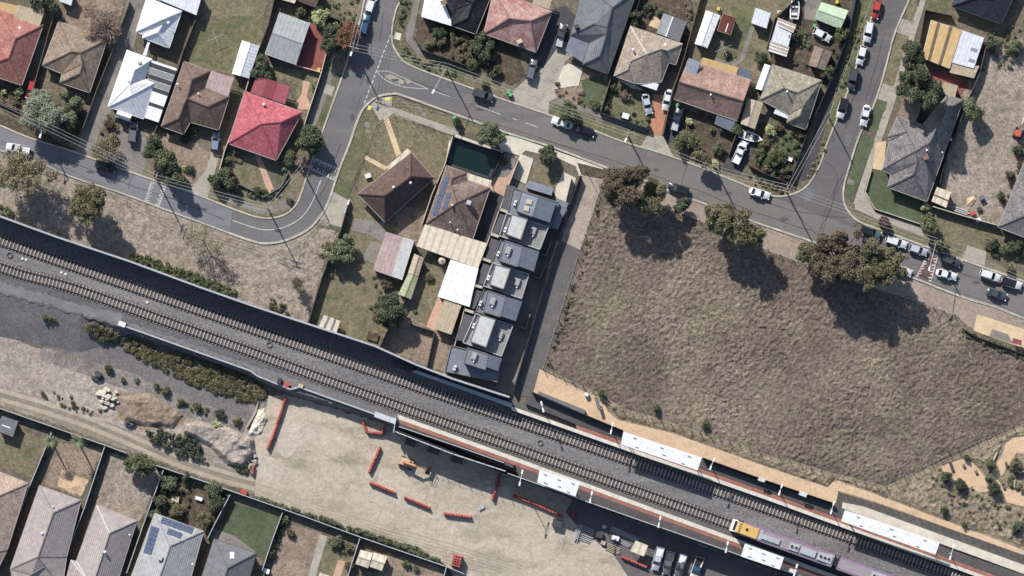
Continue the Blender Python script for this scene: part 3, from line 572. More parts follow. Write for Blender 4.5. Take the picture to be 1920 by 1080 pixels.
# markings
for i in range(14):
    t = i / 13; x, y = 731 + (684 - 731) * t, 68 + (191 - 68) * t; dx, dy = -1.7, 4.3
    strip('lane_marking', [(x - dx * .75, y - dy * .75), (x + dx * .75, y + dy * .75)], 2.1, 'paint', 5, curve=0)
for a, b in (((811, 170), (882, 194)), ((891, 198), (970, 225)), ((985, 230), (1010, 239))): strip('centre_line', [a, b], 1.3, 'paint', 5, curve=0)
strip('centre_line', [(436, 413), (480, 428), (505, 431), (530, 427), (560, 412), (578, 392), (590, 368), (602, 337)], 1.6, 'paint', 5)
for pl in ([(708, 134), (713, 142), (722, 149), (735, 156), (760, 164)], [(708, 134), (720, 133), (735, 136), (752, 144), (803, 167)], [(760, 164), (803, 167)], [(750, 150), (748, 160)]): strip('island_line', pl, 1.2, 'paint', 5, curve=2 if len(pl) > 2 else 0)
region('median_island', [(722, 140), (735, 140), (758, 152), (756, 158), (738, 153), (724, 147)], 'conc', 5); region('median_island', [(760, 150), (771, 154), (764, 158)], 'conc', 5)
def hump(a, b, c, d, n, name='hump_marking', rev=1):
    """piano-key teeth along two lines a-b and d-c across the street"""
    a, b, c, d = [Vector(p) for p in (a, b, c, d)]
    for p, q, o in ((a, b, (d - a).normalized()), (d, c, (a - d).normalized())):
        strip(name, [tuple(p), tuple(q)], 1.6, 'paint', 5, curve=0)
        for i in range(n):
            s0 = p.lerp(q, (i + .5) / n); L_ = 7.5 if i % 2 == 0 else 4.5
            strip(name, [tuple(s0), tuple(s0 + o * L_)], 2.2, 'paint', 5, curve=0)
hump((284, 340), (272, 377), (298, 387), (311, 349), 9); hump((580, 316), (627, 338), (634, 316), (590, 297), 9)
region('speed_hump', [(1736, 478), (1762, 483), (1744, 528), (1716, 516)], 'hump_red', 5); hump((1736, 484), (1717, 520), (1745, 529), (1758, 482), 8)
# --- rough grass with real relief
def vnoise(x, y, seed):
    r = np.random.default_rng(seed).random((256, 256)); xi = np.floor(x).astype(int); yi = np.floor(y).astype(int); fx = x - xi; fy = y - yi
    fx = fx * fx * (3 - 2 * fx); fy = fy * fy * (3 - 2 * fy); g = lambda a, b: r[a % 256, b % 256]
    return (g(xi, yi) * (1 - fx) + g(xi + 1, yi) * fx) * (1 - fy) + (g(xi, yi + 1) * (1 - fx) + g(xi + 1, yi + 1) * fx) * fy
def inside(px, py, poly):
    c = np.zeros(px.shape, bool)
    for (x0, y0), (x1, y1) in zip(poly, poly[1:] + poly[:1]):
        if y0 == y1: continue
        c ^= ((y0 > py) != (y1 > py)) & (px < (x1 - x0) * (py - y0) / (y1 - y0) + x0)
    return c
def edge_dist(px, py, poly):
    d = np.full(px.shape, 1e9)
    for (x0, y0), (x1, y1) in zip(poly, poly[1:] + poly[:1]):
        vx, vy = x1 - x0, y1 - y0; t = np.clip(((px - x0) * vx + (py - y0) * vy) / (vx * vx + vy * vy), 0, 1)
        d = np.minimum(d, np.hypot(px - x0 - t * vx, py - y0 - t * vy))
    return d
def relief(name, poly, m, amp, step=.24, base=0.0, z0=.03, seed=1, kind='stuff', wl=(1.6, .8, .4), holes=(), z=None):
    xs = [p[0] for p in poly]; ys = [p[1] for p in poly]
    X, Y = np.meshgrid(np.arange(min(xs) - 3, max(xs) + 4, step / S), np.arange(min(ys) - 3, max(ys) + 4, step / S))
    ins = inside(X, Y, poly)
    for h in holes: ins &= ~inside(X, Y, h)
    wx, wy = X * S + 50, Y * S + 50
    wx = wx + .35 * wl[0] * vnoise(wx / wl[0], wy / wl[0], seed + 9)
    n = sum(w * vnoise(wx / w, wy / w, seed + i) ** 1.6 for i, w in enumerate(wl)) / sum(wl)
    big = .6 + .8 * vnoise(wx / 9, wy / 9, seed + 5)
    ed = np.clip(edge_dist(X, Y, poly) * S / 1.0, 0, 1)
    b = gz(float(np.mean(xs)), float(np.mean(ys))) if z is None else z
    Z = b + z0 + base * ed + amp * n * big * (.25 + .75 * ed)
    k = (H - Z) / H; WX = CX + ((X - 960) * S - CX) * k; WY = CY + ((540 - Y) * S - CY) * k
    h, w = X.shape; idx = np.arange(h * w).reshape(h, w)
    ok = ins[:-1, :-1] & ins[1:, :-1] & ins[:-1, 1:] & ins[1:, 1:]
    q = np.stack([idx[1:, :-1], idx[1:, 1:], idx[:-1, 1:], idx[:-1, :-1]], -1)[ok]
    used = np.unique(q); rm = np.full(h * w, -1); rm[used] = np.arange(len(used)); q = rm[q]
    co = np.stack([WX.ravel(), WY.ravel(), Z.ravel()], -1)[used]
    me = bpy.data.meshes.new(name); me.vertices.add(len(co)); me.vertices.foreach_set('co', co.ravel())
    me.loops.add(q.size); me.loops.foreach_set('vertex_index', q.ravel().astype(np.int32)); me.polygons.add(len(q))
    me.polygons.foreach_set('loop_start', np.arange(0, q.size, 4, dtype=np.int32)); me.polygons.foreach_set('loop_total', np.full(len(q), 4, dtype=np.int32))
    me.materials.append(M[m]); me.update(calc_edges=True); me.validate()
    o = link(name, me); o['kind'] = kind; return o
FIELD = [(1131, 350), (1160, 352), (1190, 366), (1290, 404), (1420, 462), (1500, 492), (1600, 528), (1710, 560), (1790, 592), (1828, 622), (1880, 645), (1960, 672), (1960, 775), (1880, 812), (1800, 848), (1660, 910), (1560, 886), (1440, 850), (1240, 785), (1180, 768), (1110, 731), (1020, 690)]
tag(relief('grass_field', FIELD, 'field', .44, .13, seed=3, wl=(.62, .4, .26)), 'rough brown dry grass of the open field', 'grass')
tag(relief('rough_grass', [(1030, 698), (1110, 735), (1180, 772), (1240, 788), (1440, 853), (1560, 890), (1660, 914), (1800, 854), (1960, 780), (1960, 815), (1905, 818), (1880, 832), (1855, 890), (1812, 858), (1765, 872), (1775, 900), (1852, 926), (1868, 900), (1890, 945), (1960, 965), (1960, 1040), (1860, 1004), (1750, 964), (1640, 922), (1566, 897), (1552, 911), (1440, 873), (1260, 809), (1162, 785), (1128, 744), (1060, 714)], 'rough', .7, .17, seed=21, wl=(.8, .5, .3)), 'tussocky grass between the sand path and the field fence', 'grass')
tag(relief('verge_tufts', [(0, 290), (130, 338), (300, 396), (430, 445), (500, 464), (560, 452), (600, 425), (630, 432), (600, 520), (572, 600), (375, 532), (245, 486), (0, 400)], 'verge', .22, .22, seed=33, wl=(.8, .5, .3)), 'short dry grass on the strip between the road and the railway wall', 'grass')
tag(relief('spoil_heap', [(345, 792), (372, 788), (430, 800), (476, 822), (480, 850), (455, 880), (425, 872), (395, 840), (348, 815)], 'paledirt', 1.7, .16, .8, seed=41, wl=(2.2, 1.0, .45), z=LOW), 'clodded pale earth heap beside the wheel track', 'soil')
tag(relief('earth_heap', [(222, 742), (282, 736), (345, 778), (325, 805), (300, 800), (268, 800), (232, 788)], 'tan', 1.2, .18, .5, seed=45, wl=(2.4, .9, .4), z=LOW), 'low brown earth heap behind the broken concrete', 'soil')
tag(relief('white_rubble', [(482, 768), (496, 764), (502, 785), (490, 812), (478, 818), (464, 815)], 'rock', 1.0, .15, .1, seed=47, wl=(.9, .5, .3), z=LOW), 'white crushed rubble spread beside the red barriers', 'rubble')
# ---------------- houses ----------------
def plane_z(pts):
    """height function of photo position on the plane through three roof points (px, py, z)"""
    (x0, y0, z0), (x1, y1, z1), (x2, y2, z2) = pts
    d = (x1 - x0) * (y2 - y0) - (x2 - x0) * (y1 - y0)
    def f(x, y):
        a = ((x - x0) * (y2 - y0) - (x2 - x0) * (y - y0)) / d; b = ((x1 - x0) * (y - y0) - (x - x0) * (y1 - y0)) / d
        return z0 + a * (z1 - z0) + b * (z2 - z0)
    return f
PITCH = 1.38
def house(name, label, V, faces, outline, roof, wall='brick', gut='gutter', cap=True, eave=2.6, ridge=4.5, cat='house', extra=(), group=None):
    """V: 'a': (px, py) at the eave, (px, py, z) above it or (px, py, 'r') on the ridge"""
    vv = {}; b = gz(*V[outline[0]][:2])
    for k, p in V.items():
        z = eave if len(p) == 2 else (ridge if p[2] == 'r' else p[2]); z = eave + (z - eave) * PITCH; vv[k] = (p[0], p[1], z)
    W3 = {k: P(p[0], p[1], p[2] + b) for k, p in vv.items()}
    c = sum((W3[k] for k in outline), Vector()) / len(outline); root = thing(name, label, cat, (c.x, c.y, b), group)
    ol = [(W3[k].x, W3[k].y) for k in outline]
    mb = MB(); ins = [inset(ol, .45)][0]; mb.prism(ins, b, b + eave - .12); part('wall', mb, M[wall], root)
    rb = MB()
    for f in faces:
        pts = [W3[k] for k in f]
        a = sum(p.x * q.y - q.x * p.y for p, q in zip(pts, pts[1:] + pts[:1])); rb.poly(pts if a > 0 else pts[::-1])
    part('roof', rb, R[roof], root, slope_uv=True)
    gb = MB(); rr = ol + [ol[0]]
    for p, q, k1, k2 in zip(ol, rr[1:], outline, outline[1:] + outline[0]):
        gb.bar((p[0], p[1], b + eave - .08), (q[0], q[1], b + eave - .08), .16, .2)
    gb.prism(inset(ol, .1), b + eave - .2, b + eave - .14, bottom=True)
    part('gutter', gb, M[gut], root)
    if cap:
        cb = MB(); seen = {}
        for f in faces:
            for i in range(len(f)):
                e = frozenset((f[i], f[(i + 1) % len(f)])); seen[e] = seen.get(e, 0) + 1
        for e, n in seen.items():
            if n > 1:
                u, v = tuple(e); cb.bar(W3[u] + Vector((0, 0, .04)), W3[v] + Vector((0, 0, .04)), .24, .12)
        if cb.f: part('ridge_cap', cb, R[roof] if cap is True else M[cap], root)
    root['_'] = 0; del root['_']
    for ex in extra: add_extra(root, b, vv, ex)
    return root, vv, b
def add_extra(root, b, vv, ex):
    k = ex[0]
    if k in ('vent', 'chimney', 'box'): ex = ex[:3] + (2.6 + (ex[3] - 2.6) * PITCH,) + ex[4:]
    if k == 'vent':      # small roof vent: px, py, z, size, material
        _, x, y, z, r, m = ex; mb = MB(); p = P(x, y, z + b); mb.tube(p - Vector((0, 0, .4)), p + Vector((0, 0, .3)), r * .6, None, 8); mb.dome(p + Vector((0, 0, .28)), r, r, r * .7, 10, 3); part('roof_vent', mb, M[m], root)
    elif k == 'chimney':
        _, x, y, z, w, m = ex; mb = MB(); p = P(x, y, z + b); mb.box((p.x, p.y, p.z), (w, w * .7, 1.5), .35); mb.box((p.x, p.y, p.z + .78), (w * 1.15, w * .85, .1), .35); part('chimney', mb, M[m], root)
    elif k == 'box':     # air conditioner
        _, x, y, z, w, d, h, m = ex; mb = MB(); p = P(x, y, z + b); mb.box((p.x, p.y, p.z), (w, d, h), -.34); mb.box((p.x, p.y, p.z + h / 2 + .03), (w * .8, d * .8, .06), -.34); part('cooler_unit', mb, M[m], root)
    elif k == 'sky':
        _, x, y, tri, w, d, m = ex; f = plane_z([vv[t] for t in tri]); patch(root, b, f, [(x - w, y - d), (x + w, y - d), (x + w, y + d), (x - w, y + d)], 'skylight', M[m], .12)
    elif k == 'solar':   # corner pixels, columns, rows, the three roof points of the face
        _, q, nx, ny, tri = ex; f = plane_z([vv[t] for t in tri])
        for i in range(nx):
            for j in range(ny):
                g = .06
                def at(u, v):
                    top = (q[0][0] + (q[1][0] - q[0][0]) * u, q[0][1] + (q[1][1] - q[0][1]) * u); bot = (q[3][0] + (q[2][0] - q[3][0]) * u, q[3][1] + (q[2][1] - q[3][1]) * u)
                    return (top[0] + (bot[0] - top[0]) * v, top[1] + (bot[1] - top[1]) * v)
                patch(root, b, f, [at((i + g) / nx, (j + g) / ny), at((i + 1 - g) / nx, (j + g) / ny), at((i + 1 - g) / nx, (j + 1 - g) / ny), at((i + g) / nx, (j + 1 - g) / ny)], 'solar_panel', M['panel'], .14)
def patch(root, b, f, q, name, m, lift):
    mb = MB(); t = [P(x, y, f(x, y) + b + lift) for x, y in q]; u = [p - Vector((0, 0, .05)) for p in t]
    a = sum(p.x * r.y - r.x * p.y for p, r in zip(t, t[1:] + t[:1]))
    if a < 0: t = t[::-1]; u = u[::-1]
    mb.add(t + u, [(0, 1, 2, 3), (4, 5, 1, 0), (5, 6, 2, 1), (6, 7, 3, 2), (7, 4, 0, 3)])
    part(name, mb, m, root, slope_uv=True)
def shed(name, label, q, h, roof, kind='flat', rise=.5, wall='greywall', ridge='v', cat='shed', bands=(), skyl=(), open_sides=False, split=None, gut=None, group=None):
    """q: roof corners px (clockwise). gable 'v': ridge from the middle of side 0-1 to the middle of side 2-3; 'h' the other way"""
    b = gz(*q[0]); zt = b + h
    c = P(sum(p[0] for p in q) / 4, sum(p[1] for p in q) / 4, zt); root = thing(name, label, cat, (c.x, c.y, b), group)
    W_ = [P(x, y, zt) for x, y in q]; ol = [(p.x, p.y) for p in W_]
    mb = MB()
    if open_sides:
        for i, p in enumerate(inset(ol, .25)): mb.tube((p[0], p[1], b), (p[0], p[1], zt - .1), .06, None, 6)
        part('post', mb, M[wall], root)
    else: mb.prism(inset(ol, .18), b, zt - .06); part('wall', mb, M[wall], root)
    rb = MB(); fl = []
    def quad(mbb, a, m=0):
        s = sum(p.x * r.y - r.x * p.y for p, r in zip(a, a[1:] + a[:1])); mbb.poly(a if s > 0 else a[::-1], m)
    mats = [R[roof]]
    if kind == 'gable':
        i, j = (0, 1) if ridge == 'v' else (1, 2)
        m1 = (W_[i] + W_[j]) / 2 + Vector((0, 0, rise)); m2 = (W_[(i + 2) % 4] + W_[(j + 2) % 4]) / 2 + Vector((0, 0, rise))
        quad(rb, [W_[i], m1, m2, W_[(j + 2) % 4]]); quad(rb, [m1, W_[j], W_[(i + 2) % 4], m2])
        if split: mats.append(R[split]); rb.m[-1] = 1
        rb.poly([W_[i], W_[j], m1]); rb.poly([W_[(i + 2) % 4], W_[(j + 2) % 4], m2])
        cap = MB(); cap.bar(m1 + Vector((0, 0, .03)), m2 + Vector((0, 0, .03)), .22, .08); part('ridge_cap', cap, R[roof], root)
    else:
        W2 = [p.copy() for p in W_]
        for p in (W2[0], W2[1]): p.z += rise * .4
        quad(rb, W2)
    part('roof', rb, mats, root, slope_uv=True)
    eb = MB()
    for p, r in zip(W_, W_[1:] + W_[:1]): eb.bar(p - Vector((0, 0, .09)), r - Vector((0, 0, .09)), .12, .16)
    part('gutter', eb, M[gut] if gut else R[roof], root)
    def at(u, v):
        t = W_[0].lerp(W_[1], u); d = W_[3].lerp(W_[2], u); p = t.lerp(d, v)
        p.z += (rise * .4 * (1 - v) if kind == 'flat' else (rise * (1 - abs((u if ridge == 'v' else v) - .5) * 2))) + .05; return p
    for (u0, u1, v0, v1, m, nm) in bands:
        sb = MB(); quad(sb, [at(u0, v0), at(u1, v0), at(u1, v1), at(u0, v1)])
        t = sb.v[:]; n = len(t); sb.add([(p[0], p[1], p[2] - .05) for p in t] + t, [(i, (i + 1) % n, n + (i + 1) % n, n + i) for i in range(n)])
        part(nm, sb, m if not isinstance(m, str) else (R[m] if m in R else M[m]), root, slope_uv=True)
    return root
r_ = 'r'
house('brick_house', 'pinkish red tiled house cut by the frame edge, red car in its yard', {'a': (-60, 0), 'd': (-6, 14), 'n': (81, 47), 'b': (41, 160), 'c': (-45, 132), 'p': (29, 72, r_), 'q': (16, 108, r_)}, ['dnp', 'nbqp', 'bcq', 'cadpq'], 'adnbc', 'red_tile', extra=[('vent', 37, 53, 3.3, .35, 'white'), ('sky', 8, 70, 'dpc', 7, 4, 'darkfence')])
shed('patio_roof', 'beige flat patio roof against the pinkish red house', [(33, 9), (83, 23), (72, 56), (25, 38)], 2.9, 'beige_m', wall='gutter', cat='patio roof', open_sides=True)
shed('patio_roof', 'yellow patio roof beside the beige one', [(-8, 2), (33, 11), (27, 27), (-8, 16)], 2.7, 'yellow_m', wall='gutter', cat='patio roof', open_sides=True)
house('tiled_house', 'grey brown tiled house between the red house and the concrete lane', {'a': (110, 39), 'b': (201, 74), 'c': (168, 174), 'd': (112, 155), 'e': (116, 138), 'f': (79, 123), 'g': (135, 96, r_), 'p': (150, 99, r_), 'k': (154, 120, 4.3), 'm': (150, 137, 4.1)}, ['fga', 'agpb', 'fekpg', 'edmk', 'dcm', 'bpkmc'], 'abcdef', 'tan_tile', cap=True)
house('white_house', 'small white metal roofed house at the top end of the concrete lane', {'a': (275, -5), 'b': (341, 21), 'c': (317, 90), 'd': (267, 71), 'e': (268, 65), 'f': (255, 59), 'p': (300, 38, r_), 'k': (304, 47, 4.0), 'm': (296, 60, 3.9)}, ['fpa', 'apb', 'fekp', 'edmk', 'dcm', 'cbpkm'], 'abcdef', 'white_m', 'whitewall', 'white', extra=[('vent', 316, 43, 4.2, .35, 'white')])
shed('flat_roofed_wing', 'pale grey flat roofed building behind the small white house', [(306, -16), (380, -12), (368, 28), (296, -2)], 2.9, 'wgrey_m', wall='whitewall', cat='building')
house('white_house', 'larger white metal roofed house with a striped pergola at its side', {'a': (238, 94), 'b': (285, 111), 'c': (272, 148), 'd': (290, 155), 'e': (269, 223), 'f': (202, 200), 'g': (252, 131, r_), 'h': (243, 158, r_), 'i': (247, 178, r_)}, ['abg', 'bchg', 'cdih', 'defi', 'fagh', 'fhi'], 'abcdef', 'white_m', 'whitewall', 'white', extra=[('vent', 262, 118, 3.6, .5, 'wallcap'), ('vent', 241, 152, 4.4, .3, 'white')])
shed('entry_porch', 'little white gabled porch at the front of the larger white house', [(221, 208), (247, 216), (243, 228), (216, 218)], 2.6, 'white_m', 'gable', .7, 'whitewall', 'h', 'porch')
st = [(0, 1, a, b_, m, n) for a, b_, m, n in ((.04, .12, 'strip_m', 'dark_strip'), (.24, .32, 'strip_m', 'dark_strip'), (.44, .51, 'strip_m', 'dark_strip'), (.71, .77, 'strip_m', 'dark_strip'), (.13, .23, 'deck_m', 'grey_strip'), (.33, .43, 'deck_m', 'grey_strip'))]
shed('pergola', 'white pergola roof with dark stripes beside the larger white house', [(281, 112), (332, 129), (297, 229), (270, 220)], 2.5, 'white_m', wall='white', cat='pergola', bands=st, open_sides=True)
shed('connecting_roof', 'narrow white covered walkway between the two white houses', [(277, 79), (281, 80), (274, 104), (268, 103)], 2.3, 'white_m', wall='white', cat='walkway roof', open_sides=True)
house('brown_house', 'brown tiled house with a pale pinkish patio roof at its rear corner', {'a': (345, 115), 'b': (395, 133), 'c': (385, 165), 'd': (430, 181), 'e': (410, 244), 'f': (357, 229), 'g': (344, 252), 'h': (302, 237), 'p': (360, 149, r_), 'q': (351, 184, r_), 's': (389, 200, r_), 't': (345, 196, 4.2), 'u': (335, 222, 3.9)}, ['hapqtu', 'abp', 'bcqp', 'cdsq', 'des', 'efqs', 'ftq', 'fgut', 'ghu'], 'abcdefgh', 'brown_tile', extra=[('vent', 333, 158, 3.9, .25, 'whitewall'), ('vent', 372, 176, 4.0, .25, 'whitewall')])
shed('patio_roof', 'pale pinkish patio roof in the corner of the brown house', [(396, 133), (439, 146), (428, 181), (386, 165)], 2.75, 'pink_m', wall='gutter', cat='patio roof', open_sides=True)
shed('long_shed', 'long white shed with a ridge beside the back lawn', [(454, 76), (486, 87), (466, 147), (435, 138)], 2.3, 'white_m', 'gable', .5, 'whitewall', 'v', split='wgrey_m')
house('crimson_house', 'crimson tiled house on the street corner', {'a': (459, 171), 'b': (567, 210), 'c': (518, 301), 'd': (427, 269), 'p': (490, 232, r_), 'q': (526, 229, 4.2)}, ['dap', 'apqb', 'bcpq', 'cdp'], 'abcd', 'crimson', 'creamwall', extra=[('vent', 495, 196, 3.5, .35, 'whitewall')])
shed('patio_roof', 'red patio roof with a darker middle band behind the crimson house', [(482, 141), (544, 163), (534, 195), (470, 173)], 2.8, 'redm', wall='gutter', cat='patio roof', bands=[(.32, .62, 0, 1, plain('dull_red', A(150, 58, 66), .6), 'dark_band')], open_sides=True)
shed('grey_bungalow', 'grey metal roofed house with white gutters beside the red paved drive', [(524, 24), (581, 44), (555, 121), (497, 101)], 2.7, 'grey_m', 'gable', .8, 'greywall', 'h', 'house', gut='white')
house('corner_house', 'dark tiled house with a white metal roofed front at the street corner', {'a': (812, -30), 'b': (930, -30), 'c': (892, 64), 'd': (846, 48), 'm': (852, 17, 3.3), 'k': (877, 33, 4.0), 'l': (886, 3, 4.3), 'n': (850, -10, 4.3)}, ['dklm', 'dck', 'cblk', 'lbn', 'mlna', 'nba', 'adm'], 'abcd', 'black_tile', 'brick', extra=[('chimney', 832, 5, 3.8, 1.1, 'brick')])
shed('verandah', 'white metal roofed front of the dark tiled corner house', [(799, -16), (858, 4), (846, 48), (790, 31)], 2.75, 'white_m', wall='brick', cat='verandah')
house('mottled_house', 'mottled pink and red tiled house next to the dark corner house', {'a': (926, -20), 'b': (1035, 22), 'c': (1005, 98), 'd': (907, 63), 'p': (955, 34, r_), 'q': (994, 39, r_)}, ['dpa', 'apqb', 'bcq', 'cdpq'], 'abcd', 'pinkred', extra=[('chimney', 974, 78, 3.4, 1.0, 'creamwall')])
shed('patio_roof', 'beige patio roof behind the mottled red house', [(1005, -10), (1036, -4), (1030, 17), (998, 6)], 2.6, 'beige_m', wall='gutter', cat='patio roof', open_sides=True)
house('charcoal_house', 'charcoal roofed long house beside the concrete drive', {'a': (1094, -30), 'b': (1196, -20), 'c': (1140, 139), 'd': (1092, 121), 'e': (1105, 80), 'f': (1070, 66), 'g': (1113, 45, r_), 'h': (1138, 51, r_), 'k': (1137, 64, 4.4), 'm': (1125, 105, 4.1), 'n': (1148, 14, r_)}, ['fghna', 'anb', 'bnhkmc', 'dmke', 'cmd', 'ekhgf'], 'abcdef', 'charcoal', 'greywall', 'dkgutter', extra=[('chimney', 1081, 50, 3.2, .9, 'darkwall')])
shed('carport', 'dark grey carport on the drive side of the charcoal house', [(1070, 68), (1106, 82), (1094, 118), (1060, 95)], 2.3, 'charc_m', wall='black', cat='carport', open_sides=True)
house('stone_house', 'stone coloured tiled house with two cars on its orange drive', {'a': (1182, 49), 'b': (1280, 82), 'c': (1267, 122), 'g': (1254, 117), 'd': (1240, 154), 'e': (1191, 157), 'f': (1151, 142), 'p': (1212, 101, r_), 'q': (1252, 94, 4.0), 's': (1240, 91, 4.1), 't': (1181, 115, 3.7), 'u': (1177, 130, 3.5)}, ['futpa', 'apsqb', 'bcq', 'cgsq', 'gdps', 'detp', 'efut'], 'abcgdef', 'tan_grey', cap='gutter', extra=[('vent', 1187, 93, 4.2, .3, 'white'), ('sky', 1247, 83, 'asp', 2, 2, 'white')])
shed('awning', 'white awning at the front of the stone coloured house', [(1197, 145), (1235, 158), (1231, 169), (1192, 156)], 2.4, 'white_m', wall='white', cat='awning', open_sides=True)
shed('carport', 'dark flat porch roof left of the white awning', [(1152, 144), (1192, 160), (1207, 170), (1184, 165)], 2.2, 'slate', wall='black', cat='porch roof', open_sides=True)
shed('half_dark_shed', 'grey shed roof half pale and half dark behind the stone coloured house', [(1244, 25), (1288, 41), (1274, 78), (1231, 62)], 2.5, 'mid_grey', 'flat', .5, 'greywall', bands=[(0, .38, 0, 1, 'grey_m', 'pale_half'), (.38, .43, 0, 1, 'white', 'seam')])
house('gabled_house', 'pink brown tiled gabled house right of the orange drive', {'a': (1290, 112), 'b': (1408, 150), 'q': (1394, 189, r_), 'p': (1273, 153, r_), 'c': (1382, 227), 'd': (1264, 186)}, ['abqp', 'pqcd'], 'abcd', 'pink_brown', extra=[('vent', 1333, 178, 4.1, .25, 'whitewall')])
shed('patio_roof', 'orange beige patio roof behind the pink brown house', [(1318, 108), (1385, 127), (1380, 142), (1312, 120)], 2.6, 'yellow_m', wall='gutter', cat='patio roof', open_sides=True)
shed('blue_grey_lean_to', 'blue grey metal roof over one end of the pink brown house', [(1292, 109), (1314, 117), (1303, 146), (1283, 142)], 3.9, 'blue_m', wall='greywall', cat='roof', open_sides=True)
shed('side_porch', 'small dark porch roof at the back corner of the pink brown house', [(1386, 126), (1412, 136), (1406, 149), (1383, 140)], 2.4, 'navy_m', wall='black', cat='porch roof', open_sides=True)
shed('front_verandah', 'dark verandah roof along the front of the pink brown house', [(1345, 214), (1380, 228), (1370, 246), (1340, 232)], 2.2, 'navy_m', wall='black', cat='verandah', open_sides=True)
house('lichen_house', 'lichen stained grey tiled house on the side street corner', {'a': (1448, 121), 'b': (1541, 151), 'c': (1511, 243), 'd': (1475, 230), 'e': (1479, 215), 'f': (1425, 187), 'p': (1470, 165, r_), 'q': (1496, 174, r_), 'k': (1506, 199, 4.2), 'm': (1500, 217, 4.0)}, ['fpa', 'apqb', 'fekqp', 'edmk', 'cmd', 'bqkmc'], 'abcdef', 'lichen', extra=[('vent', 1476, 172, 4.6, .25, 'white')])
shed('awning', 'white awning at the front step of the lichen stained house', [(1456, 202), (1481, 213), (1476, 222), (1451, 212)], 2.3, 'white_m', wall='white', cat='awning', open_sides=True)
shed('side_awning', 'long white roof strip along the left side of the lichen stained house', [(1434, 120), (1453, 127), (1438, 173), (1417, 166)], 2.6, 'white_m', 'gable', .3, 'white', 'v', 'carport', split='blue_m')
shed('carport', 'grey beige carport beside the driveway with the two boats', [(1402, 185), (1431, 192), (1415, 242), (1389, 232)], 2.4, 'beige_m', 'gable', .3, 'black', 'v', 'carport', open_sides=True)
house('slate_house', 'blue black tiled house at the top frame edge', {'a': (1812, -50), 'b': (1912, -30), 'c': (1877, 45), 'd': (1784, 11), 'p': (1836, -8, r_), 'q': (1858, -2, r_)}, ['apqb', 'bqc', 'cqpd', 'dpa'], 'abcd', 'slate', 'creamwall', 'dkgutter')
shed('yellow_garage', 'yellow roofed garage with two dark stripes', [(1746, 38), (1803, 57), (1780, 128), (1729, 108)], 2.8, 'yellow_m', 'flat', .4, 'creamwall', 'v', 'garage', bands=[(.2, .3, 0, 1, 'stripe_m', 'dark_strip'), (.6, .7, 0, 1, 'stripe_m', 'dark_strip')], gut='white')
shed('white_garage', 'white roofed garage beside the yellow one', [(1804, 57), (1845, 71), (1826, 128), (1785, 117)], 2.7, 'wgrey_m', 'flat', .4, 'whitewall', 'v', 'garage', bands=[(.6, .9, .4, .5, 'blue_m', 'skylight'), (.66, .94, .74, .84, 'blue_m', 'skylight')])
shed('shed_annex', 'beige metal roofed annex below the white garage', [(1784, 118), (1836, 124), (1826, 146), (1781, 136)], 2.4, 'beige_m', 'flat', .3, 'creamwall', cat='annex')
house('long_grey_house', 'long grey tiled house with a green front lawn on the corner', {'a': (1776, 178), 'b': (1806, 188), 'c': (1738, 378), 'd': (1664, 351), 'e': (1670, 327), 'f': (1654, 318), 'g': (1668, 264), 'j': (1665, 257), 'h': (1683, 218), 'i': (1730, 234), 'k': (1700, 247, 3.9), 'r': (1717, 283, 4.9), 's': (1743, 268, 4.9), 'n': (1773, 206, 4.5), 'm': (1714, 327, 4.2), 'v': (1721, 303, 4.6)}, ['hjk', 'jgk', 'gfrk', 'hkrsi', 'ians', 'abn', 'bcmvrsn', 'fevr', 'edmv', 'dcm'], 'abcdefgjhi', 'grey_tile', 'brick', extra=[('chimney', 1736, 296, 4.9, 1.0, 'brick'), ('vent', 1738, 282, 4.9, .25, 'white'), ('vent', 1767, 286, 3.7, .2, 'white'), ('vent', 1783, 262, 3.4, .2, 'white')])
shed('flat_annex', 'brown flat roofed annex under the big dark tree', [(1697, 182), (1730, 190), (1716, 234), (1680, 221)], 2.6, 'tan_tile', wall='brick', cat='annex')
shed('flat_annex', 'small grey flat roof between the red decking and the long grey house', [(1752, 150), (1796, 161), (1790, 184), (1760, 172)], 2.5, 'beige_m', wall='creamwall', cat='annex')
house('grey_house', 'grey tiled house cut by the right frame edge', {'a': (1930, 280), 'b': (2010, 310), 'c': (1960, 460), 'f': (1871, 426), 'p': (1945, 395, r_), 'q': (1975, 330, r_)}, ['faqp', 'abq', 'bcpq', 'cfp'], 'abcf', 'grey_tile')
shed('garden_shed', 'cream garden shed with one dark stripe beside the long grey house', [(1757, 351), (1783, 361), (1774, 389), (1747, 377)], 2.3, 'cream_m', 'flat', .2, 'creamwall', bands=[(0, 1, .5, .6, 'stripe_m', 'dark_strip')])
house('hip_house', 'dark brown hip roofed house alone in the fenced corner yard', {'w': (671, 364), 'n': (771, 286), 'e': (814, 334), 's': (722, 417), 'p': (722, 367, 4.9), 'q': (770, 331, 4.9)}, ['wnqp', 'neq', 'espq', 'swp'], 'wnes', 'dark_brown', 'brick', extra=[('vent', 738, 351, 4.8, .3, 'white'), ('vent', 770, 343, 4.9, .3, 'white')])
shed('porch', 'cream porch roof on the front of the dark brown hip roofed house', [(764, 279), (772, 286), (732, 321), (724, 314)], 2.5, 'cream_m', 'flat', .1, 'creamwall', cat='porch', open_sides=True)
